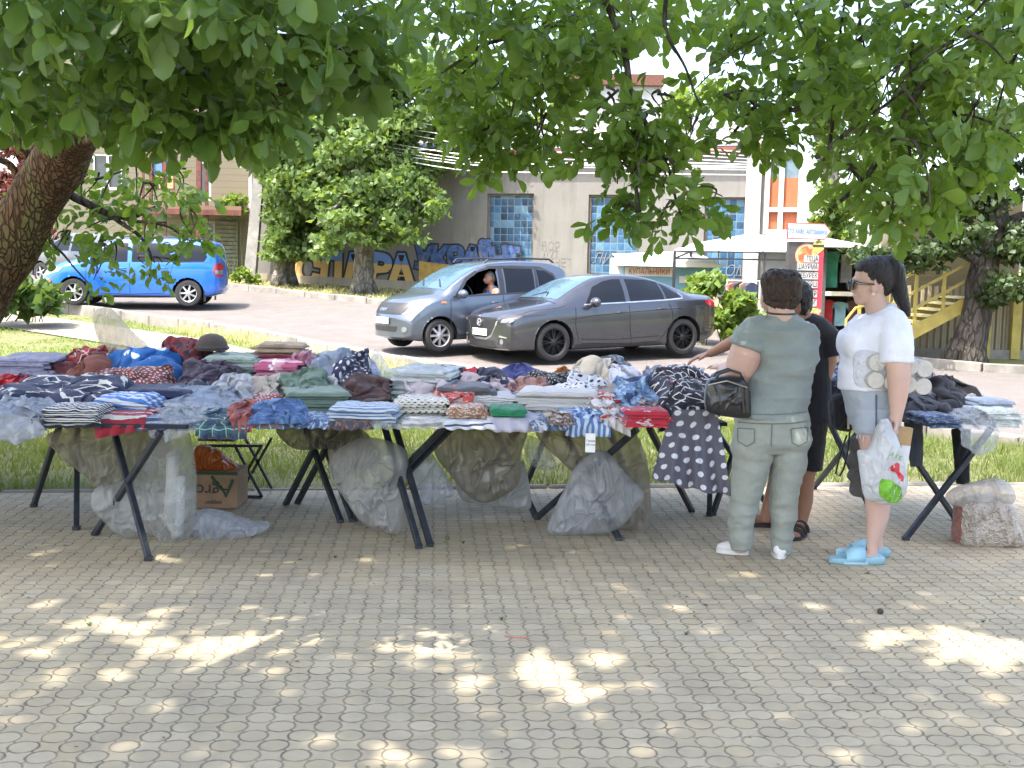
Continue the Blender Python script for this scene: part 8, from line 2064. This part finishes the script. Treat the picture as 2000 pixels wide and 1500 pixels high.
g.tube(mb, [(1550, 642, .02, 19), (1515, 652, .05, 18), (1478, 650, .1, 16), (1442, 672, .2, 13), (1410, 692, .27, 9.5), (1400, 697, .29, 9)])
g.tube(mb, [(1580, 820, 0, 24, 26), (1577, 900, 0, 22, 24), (1575, 940, 0, 15, 17), (1574, 980, .01, 15, 17), (1568, 1015, 0, 10, 11), (1563, 1038, 0, 9, 10)])
g.tube(mb, [(1545, 820, .03, 24, 26), (1530, 900, .05, 22, 24), (1520, 940, .06, 15, 17), (1512, 980, .08, 15, 16), (1500, 1010, .08, 10, 11), (1498, 1024, .08, 9, 10)])
hand(mb, g._d(1400, 697, .29), (-.92, .12, -.32), (.2, 0, -1), .28, 1.0, 1, .2); hand(mb, g._d(1568, 761, 0), (-1, 0, -.2), (0, 0, -1), .8, 1.0, 1)
fa = atz(1563, 1044, 0); fb_ = atz(1498, 1028, 0)
for q, d in ((fa, Vector((-.5, -1, 0)).normalized()), (fb_, Vector((-1, .05, 0)))):
    mb.tube([q + Vector((0, 0, .05)) - d * .05, q + Vector((0, 0, .05)), q + d * .1 + Vector((0, 0, .035)), q + d * .17 + Vector((0, 0, .025))], [(.028, .034), (.034, .04), (.042, .026), (.036, .016)], 12, ref=(0, 0, 1))
    for k in range(5): s_ = Vector((-d.y, d.x, 0)); mb.tube([q + d * .165 + s_ * (k - 2) * .016 + Vector((0, 0, .026)), q + d * (.205 - abs(k - 1) * .006) + s_ * (k - 2) * .017 + Vector((0, 0, .022))], [.0105, .008], 8)
fused('body', mb, M_SKIN_T, ma, .006, 4)
mb = MB()
g.tube(mb, [(1569, 622, 0, 22, 24), (1575, 632, 0, 38, 32), (1577, 655, 0, 46, 36), (1578, 700, 0, 46, 38), (1578, 750, 0, 45, 38), (1576, 800, 0, 46, 40), (1575, 820, 0, 46, 40)], 22)
g.tube(mb, [(1592, 638, -.01, 24), (1611, 656, -.03, 26), (1615, 694, -.03, 26)]); g.tube(mb, [(1555, 638, .02, 24), (1525, 648, .05, 25), (1500, 652, .08, 24)])
fused('shirt', mb, cloth('black_jersey', 'plain', (.016, .016, .018)), ma, .008, 4, folds(23, .006, 3, 6))
mb = MB(); g.tube(mb, [(1575, 805, 0, 44, 38), (1572, 840, 0, 44, 38), (1568, 860, .01, 42, 36)], 20); g.tube(mb, [(1583, 845, 0, 30, 32), (1579, 916, 0, 27, 29)]); g.tube(mb, [(1548, 845, .03, 30, 32), (1532, 916, .05, 27, 29)])
fused('shorts', mb, cloth('black_jersey', 'plain', (.016, .016, .018)), ma, .008, 4, folds(29, .006, 4, 7))
mb = MB(); g.ell(mb, 1559, 580, 0, 28, 34, 33); g.ell(mb, 1566, 598, -.02, 17, 24, 20); g.ell(mb, 1550, 565, .01, 24, 30, 20)
fused('hair', mb, hair_mat('jet_hair', (.006, .006, .007), (.02, .018, .018)), ma, .007, 3, lambda p: .006 * (1 - abs(noise.noise(Vector((p[0] * 40, p[1] * 40, p[2] * 16)))) * 3))
for q, d in ((fa, Vector((-.5, -1, 0)).normalized()), (fb_, Vector((-1, .05, 0)))):
    s_ = Vector((-d.y, d.x, 0)); so_ = shoe('sandal_sole', q - d * .075, q + d * .215, .1, .03, M_TRIM, ma, None, False)
    mb = MB()
    for t, hh in ((.02, .09), (.09, .075), (.15, .058)):
        mb.tube([q + d * t + s_ * (.05 * math.cos(a)) + Vector((0, 0, .02 + hh * math.sin(a) ** .8 * .72)) for a in [math.pi * k / 10 for k in range(11)]], [(.013, .004)] * 11, 8, ref=tuple(d))
    mb.build('sandal_straps', mat('dark_strap', (.03, .025, .022), .6), ma, normals=False)

# ---- driver of the hatchback, seated; built in the car's own frame
dr = thing('person', 'grey haired driver in a blue tank top at the open hatchback window', 'person', (0, 0, 0), group='people')
mb = MB()
mb.tube([(1.62, .36, .62), (1.56, .36, .85), (1.53, .36, 1.02), (1.53, .36, 1.1)], [(.16, .12), (.17, .12), (.19, .1), (.09, .08)], 16, ref=(1, 0, 0))
mb.tube([(1.53, .36, 1.05), (1.56, .36, 1.17)], [(.055, .06), (.055, .06)], 12)
mb.ell((1.59, .36, 1.245), (.1, .076, .11)); mb.ell((1.635, .36, 1.2), (.06, .06, .065)); mb.tube([(1.685, .36, 1.24), (1.715, .36, 1.205), (1.695, .36, 1.195)], [.012, .016, .014], 8); mb.ell((1.58, .437, 1.23), (.02, .01, .03)); mb.ell((1.685, .36, 1.17), (.015, .026, .01))
for sg in (1, -1):
    mb.tube([(1.53, .36 + sg * .16, 1.03), (1.54, .36 + sg * .2, .98), (1.58, .36 + sg * .205, .86), (1.66, .36 + sg * .18, .76), (1.85, .36 + sg * .15, .84), (1.95, .36 + sg * .1, .88)], [.06, .058, .05, .045, .036, .026], 12)
    hand(mb, (1.95, .36 + sg * .1, .88), (1, -sg * .2, .3), (-.2, 0, -1), .6, .95, -sg)
    mb.tube([(1.6, .36 + sg * .1, .68), (1.95, .36 + sg * .12, .66), (2.15, .36 + sg * .1, .6), (2.25, .36 + sg * .1, .36)], [.09, .085, .06, .05], 12)
fused('body', mb, skin_mat('ruddy_skin', (.42, .22, .16)), dr, .009, 4)
mb = MB(); mb.tube([(1.62, .36, .62), (1.56, .36, .85), (1.535, .36, .98), (1.53, .36, 1.03)], [(.17, .13), (.182, .132), (.17, .112), (.12, .1)], 18, ref=(1, 0, 0))
for sg in (1, -1): mb.tube([(1.6, .36 + sg * .1, .95), (1.55, .36 + sg * .11, 1.085), (1.46, .36 + sg * .11, 1.0)], .03, 8)
fused('tank_top', mb, cloth('blue_tank', 'plain', (.03, .14, .36)), dr, .01, 4)
mb = MB(); mb.ell((1.565, .36, 1.275), (.1, .082, .095)); mb.ell((1.53, .36, 1.235), (.07, .08, .08)); fused('hair', mb, hair_mat('grey_hair', (.16, .15, .14), (.34, .32, .3)), dr, .009, 3)
dr.location = hatch.location + Vector((-math.sin(KHEAD), math.cos(KHEAD), 0)) * .09 + Vector((math.cos(KHEAD), math.sin(KHEAD), 0)) * .2; dr.rotation_euler = hatch.rotation_euler; dr.scale = hatch.scale
# ------------------------------------------------------------------ walnut trees over the square
M_WALNUT = leaf_mat('walnut_leaves', (.04, .09, .022), (.13, .22, .05), .42, .38, .5)
M_WALNUT_L = leaf_mat('young_walnut_leaves', (.06, .13, .018), (.14, .225, .04), .43, .4, .45)
M_BARK_RUST = bark_mat('mossy_bark', (.1, .06, .03), (.17, .1, .05), 26, 1.0, (.15, .13, .05))
LEAF_UV = np.array([(0, 0, 0), (-.30, .28, .1), (.30, .28, .1), (-.5, .62, .12), (.5, .62, .12), (0, 1.0, -.06), (0, .3, 0), (0, .65, .0), (-.3, .88, .03), (.3, .88, .03)])
LEAF_F = np.array([(0, 2, 6), (0, 6, 1), (6, 2, 4), (6, 4, 7), (1, 6, 7), (1, 7, 3), (7, 4, 9), (7, 9, 5), (3, 7, 8), (8, 7, 5)])
def compound_leaves(P, D, r, L=.105, droop=.55, npairs=2):
    """walnut leaves: a stalk with pairs of leaflets and one at the tip"""
    n = len(P)
    d = D + r.normal(size=(n, 3)) * .55; d[:, 2] = d[:, 2] * .5 - droop * r.uniform(.2, 1.4, n); d /= np.linalg.norm(d, axis=1)[:, None]
    up = np.array([0, 0, 1.0]) + r.normal(size=(n, 3)) * .6
    s = np.cross(d, up); s /= np.linalg.norm(s, axis=1)[:, None] + 1e-9
    nn = np.cross(s, d)
    sc = r.uniform(.7, 1.25, n)
    Vs, Fs = [], []; off = 0
    lst = [(1.0, 0, 1.15)]
    for k in range(npairs):
        t = .82 - .38 * k
        lst += [(t, 1, 1 - .16 * k), (t, -1, 1 - .16 * k)]
    for t, sd, ls in lst:
        a = (rad(58) if sd else 0) + r.normal(size=n) * .35
        ld = d * np.cos(a)[:, None] + s * (sd * np.sin(np.abs(a)))[:, None] + r.normal(size=(n, 3)) * .12
        ld[:, 2] -= .25 * r.uniform(-.9, 1.7, n)
        ld /= np.linalg.norm(ld, axis=1)[:, None]
        wv = np.cross(nn + r.normal(size=(n, 3)) * .5, ld); wv /= np.linalg.norm(wv, axis=1)[:, None]
        ln = np.cross(ld, wv)
        b = P + d * (t * 1.5 * L * sc)[:, None]
        l = (L * ls * sc * r.uniform(.8, 1.2, n))[:, None]; w = l * r.uniform(.5, .66, n)[:, None]
        cu = r.uniform(-.25, .12, n)[:, None]
        pts = [b + ld * l * v + wv * w * u * (1 if True else 1) + ln * l * (f * .9 + cu * (v - .2) ** 2 * (1 if v > .2 else 0)) for u, v, f in LEAF_UV]
        Vs.append(np.stack(pts, 1).reshape(-1, 3)); Fs.append((np.arange(n)[:, None, None] * 10 + LEAF_F[None]).reshape(-1, 3) + off); off += n * 10
    e = P + d * (1.5 * L * sc)[:, None]; w = s * .0022
    Vs.append(np.stack([P - w, P + w, e], 1).reshape(-1, 3)); Fs.append(np.arange(n * 3).reshape(-1, 3) + off)
    return np.concatenate(Vs), np.concatenate(Fs)
def joined(*parts):
    V, F, o = [], [], 0
    for v, f in parts: V.append(v); F.append(f + o); o += len(v)
    return np.concatenate(V), np.concatenate(F)
GAPS = [(60, 1252, 70, 12), (190, 1216, 90, 16), (330, 1252, 120, 20), (480, 1238, 120, 22), (600, 1215, 60, 13), (870, 1262, 120, 20), (790, 1236, 80, 13), (450, 1292, 140, 13), (860, 1322, 75, 13),
        (1000, 1300, 110, 22), (1080, 1342, 70, 12), (940, 1234, 60, 11), (20, 1360, 60, 14), (1130, 1392, 60, 13), (860, 1450, 70, 14), (720, 1472, 60, 13), (830, 1492, 70, 12), (1840, 1268, 120, 26),
        (1960, 1264, 70, 20), (1780, 1240, 60, 13), (1580, 1186, 40, 6), (715, 1128, 60, 8), (790, 1136, 30, 5), (1240, 1440, 34, 9), (1960, 1350, 40, 18), (240, 1275, 60, 9), (560, 1262, 80, 10), (1010, 1395, 50, 9),
        (1430, 1215, 40, 7), (1660, 1205, 40, 6), (150, 1285, 60, 9), (700, 1250, 60, 10), (400, 1330, 50, 9), (1180, 1295, 40, 8), (1120, 1360, 60, 10), (960, 1460, 50, 9), (80, 1440, 45, 10)]
GW = []
for px, py, rx, ry in GAPS:
    c = atz(px, py, 0); a = atz(px + rx, py, 0); b = atz(px, py - ry, 0); b2 = atz(px, py + ry, 0)
    GW.append((c.x, c.y, abs(a.x - c.x) * 1.22, abs(b.y - b2.y) / 2 * 1.3))
SXY = (-SUN_DIR.x / SUN_DIR.z, -SUN_DIR.y / SUN_DIR.z)
M_WALNUT_U = leaf_mat('unseen_walnut_leaves', (.04, .08, .025), (.09, .13, .04), .12, .5, .3)  # unseen upper layer added to shade the square, dulled to cut green light
def overhead(box, z0, z1, r, layers, keep, step=.17, size=.25):
    """upper crown leaves in layers, left out where the photo shows sun on the paving"""
    P = []
    for l in range(layers):
        gx0, gy0 = np.meshgrid(np.arange(box[0], box[1], step), np.arange(box[2], box[3], step))
        q = np.stack([gx0.ravel(), gy0.ravel(), np.zeros(gx0.size)], 1); q[:, :2] += r.uniform(-.5, .5, (len(q), 2)) * step
        q[:, 2] = lerp(z0, z1, (l + .5) / layers) + r.uniform(-.2, .2, len(q)) + .25 * np.sin(q[:, 0] * 1.7) * np.cos(q[:, 1] * 1.3)
        gx_, gy_ = q[:, 0] + SXY[0] * q[:, 2], q[:, 1] + SXY[1] * q[:, 2]
        ok = q[:, 2] > 1.6 + .222 * np.maximum(q[:, 1], 0) + .42
        wob = .45 * np.sin(gx_ * 9 + gy_ * 4) * np.sin(gy_ * 11 - gx_ * 3)
        for x, y, a, b in GW:
            d = ((gx_ - x) / a) ** 2 + ((gy_ - y) / b) ** 2
            ok &= (d > 1.25 + wob) | (r.uniform(0, 1, len(q)) < .2)
        fl = np.sin(gx_ * 5.3 + 1.2 * np.sin(gy_ * 2.1)) * np.sin(gy_ * 6.7 + gx_)
        ok &= (fl < .985) | (r.uniform(0, 1, len(q)) < .35)
        ok &= keep(gx_, gy_, r)
        P.append(q[ok])
    P = np.concatenate(P)
    return leaf_cards(P, np.tile(np.array([[0, 0, 1.0]]), (len(P), 1)), size, r, .05)
def shade_keep(gx_, gy_, r):
    lim = np.where(gx_ < -.6, 11.2, np.where(gx_ < 1.2, 9.9, 8.9))
    wob = .5 * np.sin(gx_ * 2.3) + .3 * np.sin(gx_ * 5.1 + 1)
    return (gy_ < lim + wob) | (r.uniform(0, 1, len(gx_)) < .04)

def walnut(name, label, base, trunkpts, r0, r1, limbs, clumps, per, L, mleaf, mbark, seed, over=None, thin=None):
    r = np.random.RandomState(seed)
    root = thing(name, label, 'tree', base)
    mb = MB(); limb(mb, trunkpts, r0, r1, 18, .05, 7, seed)
    for l in limbs: limb(mb, l[0], l[1], l[2], 7, .035, 6, seed + 2)
    Ps, Ds = [], []
    for c, q in clumps:
        n = max(6, int(per * (.36 if q[2] < .12 else .6 if thin and c[2] < thin else 1.0))); p, d = fill_clumps([(c, q)], n, r, .45); Ps.append(p); Ds.append(d)
        for _ in range(4):                                  # twigs that carry the leaves
            e = Vector(c) + Vector((r.normal() * q[0] * .5, r.normal() * q[1] * .5, r.normal() * q[2] * .45)); s_ = Vector(c) + Vector((r.normal() * q[0] * .3, r.normal() * q[1] * .3, q[2] * .9))
            limb(mb, [s_, s_.lerp(e, .5) + Vector((r.normal() * .04, 0, .02)), e], .009, .003, 5, .03, 3, seed)
    mb.build('trunk', mbark, root, smooth=True, normals=False)
    parts = [compound_leaves(np.concatenate(Ps), np.concatenate(Ds) * .35, r, L)]
    nl = sum(len(p[1]) for p in parts)
    if over: parts.append(over)
    V, F = joined(*parts)
    mi = np.zeros(len(F), dtype=np.int32); mi[nl:] = 1
    np_mesh('crown', V, F, [mleaf, M_WALNUT_U], root, mi=mi)
    return root
rr = np.random.RandomState(77)
C = px_clump
Y0 = 8.4
left_clumps = [C(60, 40, 4.6, 140, 90, .6), C(200, 105, 4.6, 150, 95, .6), C(330, 60, 4.4, 150, 90, .6), C(470, 60, 4.4, 140, 90, .5), C(600, 85, 4.6, 130, 90, .6), C(720, 55, 5, 100, 80, .6),
               C(110, 195, 5, 150, 70, .6), C(260, 205, 5, 120, 75, .5), C(390, 215, 5.2, 110, 75, .5), C(530, 190, 5.2, 110, 85, .5), C(640, 160, 5.2, 90, 75, .5), C(735, 130, 5.4, 60, 60, .4),
               C(335, 300, 5, 22, 45, .15), C(405, 290, 5, 28, 45, .15), C(490, 270, 5.2, 36, 45, .2), C(570, 290, 5, 20, 50, .15), C(700, 195, 5.3, 40, 40, .2), C(30, 260, 5.4, 70, 60, .4), C(190, 270, 5.6, 60, 35, .3),
               C(440, 140, 4.8, 120, 80, .5), C(20, 130, 4.8, 100, 80, .5), C(300, 140, 5, 130, 80, .5), C(160, 30, 4.4, 120, 60, .5), C(560, 20, 4.5, 150, 50, .5), C(60, 190, 6, 130, 70, .4), C(330, 235, 6, 150, 60, .4), C(540, 230, 6, 120, 60, .4)]
tb = Vector((-5.15, 8.3, 0))
tp = [tb, at(-90, 660, Y0), at(-20, 545, Y0), at(40, 440, Y0 - .05), at(88, 355, Y0 - .15), at(128, 285, Y0 - .4), at(180, 190, Y0 - 1.0), at(230, 60, Y0 - 1.9), at(260, -120, Y0 - 2.6), Vector((-1.9, 5.0, 4.6))]
walnut('walnut_tree', 'walnut tree with a thick leaning mossy trunk at the left edge and broad dark foliage', tb, tp, .25, .12,
       [([at(128, 285, Y0 - .4), at(200, 190, 7, ), at(330, 80, 5.6), at(480, 20, 4.9)], .09, .03), ([at(180, 190, Y0 - 1), at(60, 100, 6.4), at(-60, 20, 5.5)], .08, .03),
        ([at(330, 80, 5.6), at(560, 70, 5.2), at(740, 120, 5.4)], .04, .012), ([at(128, 285, 8), at(300, 240, 6.4), at(420, 230, 5.6)], .035, .01),
        ([at(5, 235, 8.2), at(50, 300, 8.3), at(75, 365, 8.35)], .03, .035), ([at(-40, 300, 8.2), at(20, 320, 8.3), at(60, 390, 8.35)], .02, .03),
        ([Vector((-1.9, 5, 4.6)), Vector((-.5, 4.5, 5.2)), Vector((1, 5, 5.4))], .1, .04), ([Vector((-1.9, 5, 4.6)), Vector((-3, 3, 5.2)), Vector((-4, 1, 5.4))], .1, .04), ([Vector((-1.9, 5, 4.5)), Vector((-3, 4, 6.6)), Vector((-5, 3, 9))], .12, .04), ([Vector((-3, 4, 6.6)), Vector((-4, 1, 8)), Vector((-6, -2, 9.2))], .07, .03)],
       [(c + Vector((-.05, 0, .17)), q) for c, q in left_clumps], 52, .098, M_WALNUT, M_BARK_RUST, 51, overhead((-11.5, -2.0, -5, 7.4), 7.2, 10, rr, 8, shade_keep), 2.95)
# the sprouting low branch in front of the minivan
sp = [C(110, 345, 8.7, 70, 45, .35), C(170, 410, 8.6, 60, 50, .35), C(240, 370, 8.7, 80, 50, .4), C(280, 430, 8.6, 70, 50, .35), C(345, 400, 8.7, 50, 50, .3), C(220, 480, 8.6, 60, 32, .3), C(300, 490, 8.5, 50, 28, .3), C(370, 470, 8.6, 28, 36, .2),
      C(185, 560, 8.5, 18, 30, .12), C(290, 545, 8.5, 40, 16, .15), C(100, 450, 8.7, 45, 35, .3), C(205, 520, 8.5, 30, 25, .2), C(60, 400, 8.8, 40, 40, .3), C(130, 500, 8.6, 36, 25, .25)]
b0 = at(95, 345, 8.35)
walnut('walnut_sapling', 'bright green low walnut branch reaching across the blue minivan', b0,
       [b0 + Vector((-.1, 0, -.1)), b0, at(150, 390, 8.45), at(205, 420, 8.5), at(250, 428, 8.5), at(305, 408, 8.55)], .045, .014,
       [([at(225, 424, 8.5), at(270, 455, 8.5), at(292, 500, 8.5), at(290, 545, 8.5)], .018, .006), ([at(95, 400, 8.5), at(96, 470, 8.5), at(130, 500, 8.5), at(180, 560, 8.5)], .016, .005),
        ([at(120, 365, 8.45), at(190, 350, 8.6), at(250, 330, 8.7)], .016, .006), ([at(250, 428, 8.5), at(330, 440, 8.5), at(370, 470, 8.6)], .012, .005)],
       [(c + Vector((0, 0, .1)), q) for c, q in sp], 15, .088, M_WALNUT_L, M_BARK_DARK, 52)
mid = [C(1150, 10, 7, 120, 55, .5), C(1010, 120, 7.2, 80, 60, .4), C(1480, 10, 6.8, 90, 45, .5), C(1950, -10, 6, 100, 50, .5), C(1110, 95, 7.2, 70, 50, .4), C(1240, 75, 7, 50, 40, .4), C(850, 110, 6.5, 100, 110, .6), C(945, 160, 6.8, 100, 110, .6), C(1005, 265, 6.8, 65, 75, .4), C(1040, 90, 6.2, 100, 80, .6), C(960, 325, 6.8, 26, 40, .2), C(1100, 55, 6, 110, 70, .6), C(1230, 35, 5.8, 110, 45, .5), C(1100, 190, 6.6, 60, 60, .4),
       C(890, 220, 6.8, 60, 60, .4), C(1090, 130, 6.4, 80, 60, .4), C(980, 30, 6, 120, 50, .5), C(830, 30, 5.8, 100, 50, .5), C(940, 250, 7, 60, 60, .4), C(1060, 300, 6.8, 30, 40, .3),
       C(1450, 190, 6.4, 80, 70, .5), C(1415, 262, 6.4, 55, 36, .4), C(1540, 110, 6.2, 110, 95, .6), C(1600, 235, 6.2, 90, 80, .5), C(1690, 140, 6, 120, 110, .6), C(1700, 320, 5.8, 95, 85, .5),
       C(1800, 55, 5.8, 140, 80, .6), C(1820, 235, 5.6, 120, 100, .6), C(1770, 390, 5.4, 80, 65, .4), C(1770, 455, 5.4, 42, 30, .25), C(1900, 170, 5.6, 110, 110, .6), C(1890, 320, 5.5, 65, 60, .4), C(1970, 50, 5.5, 100, 90, .6), C(1990, 190, 5.5, 60, 110, .5),
       C(1440, 50, 6.1, 80, 50, .4), C(1500, 270, 6.4, 50, 45, .3), C(1620, 40, 6.0, 110, 60, .5), C(1740, 220, 6.2, 120, 90, .4), C(1600, 150, 6.6, 110, 80, .4), C(1850, 120, 6.2, 130, 80, .4), C(1660, 395, 5.6, 50, 24, .2), C(1840, 400, 5.5, 50, 36, .2)]
hang = [C(1190, 265, 6, 50, 50, .3), C(1250, 310, 6, 55, 55, .3), C(1290, 250, 6, 40, 40, .3), C(1320, 385, 6, 55, 42, .3), C(1235, 385, 6, 50, 42, .3), C(1310, 452, 6, 55, 24, .25), C(1215, 450, 6, 34, 22, .2), C(1375, 425, 6, 30, 30, .2), C(1180, 150, 6.2, 40, 40, .3), C(1160, 330, 6.1, 26, 24, .2), C(1345, 300, 6.1, 36, 36, .2)]
tb2 = Vector((4.7, 5.0, 0))
br = lambda pts, Y: [at(p[0], p[1], Y) for p in pts]
walnut('walnut_tree', 'walnut tree with light green foliage hanging in from the upper right', tb2, [tb2, Vector((4.5, 5, 1.5)), Vector((4.1, 5, 3)), Vector((3.2, 5, 4.4)), Vector((2.2, 5, 5.4))], .26, .14,
       [(br([(1120, -120), (1195, 40), (1230, 120), (1236, 220), (1232, 330), (1245, 420)], 6), .026, .008), (br([(1236, 190), (1255, 235), (1290, 290), (1318, 340), (1330, 430)], 6), .018, .006),
        (br([(1310, -60), (1300, 60), (1340, 130), (1372, 205)], 6), .014, .005), (br([(2150, 40), (1960, 60), (1800, 160), (1760, 250), (1700, 345), (1640, 395)], 5.7), .03, .01),
        (br([(1850, -60), (1700, 60), (1560, 220), (1480, 200), (1430, 260)], 6.2), .024, .007), (br([(1640, 140), (1620, 300), (1600, 330)], 6.1), .012, .005), (br([(1590, 305), (1680, 240), (1740, 200)], 6), .014, .008),
        (br([(1300, -90), (1180, 10), (1060, 60), (940, 90), (860, 140)], 6.4), .024, .007), (br([(1060, 60), (1010, 160), (990, 260)], 6.6), .012, .004),
        ([Vector((3.2, 5, 4.4)), Vector((1.6, 5.6, 4.4)), Vector((.6, 6, 4.0)), at(1120, -120, 6)], .08, .03), ([Vector((4.1, 5, 3)), at(2150, 40, 5.7)], .06, .03), ([Vector((2.3, 5, 5.3)), Vector((1, 3.5, 7.4)), Vector((-.5, 1.5, 9.2))], .13, .04), ([Vector((1, 3.5, 7.4)), Vector((1.5, 0, 8.6)), Vector((1, -3, 9.3))], .07, .03), ([Vector((3.2, 5, 4.4)), at(1850, -60, 6.2)], .05, .026)],
       [(c + Vector((0, 0, .10)), tuple(x * 1.12 for x in q)) for c, q in mid] + [(c + Vector((0, 0, .09)), q) for c, q in hang], 36, .082, M_WALNUT_L, M_BARK_DARK, 53, overhead((-2.0, 3.6, -5, 6.2), 7.2, 10, rr, 8, shade_keep))
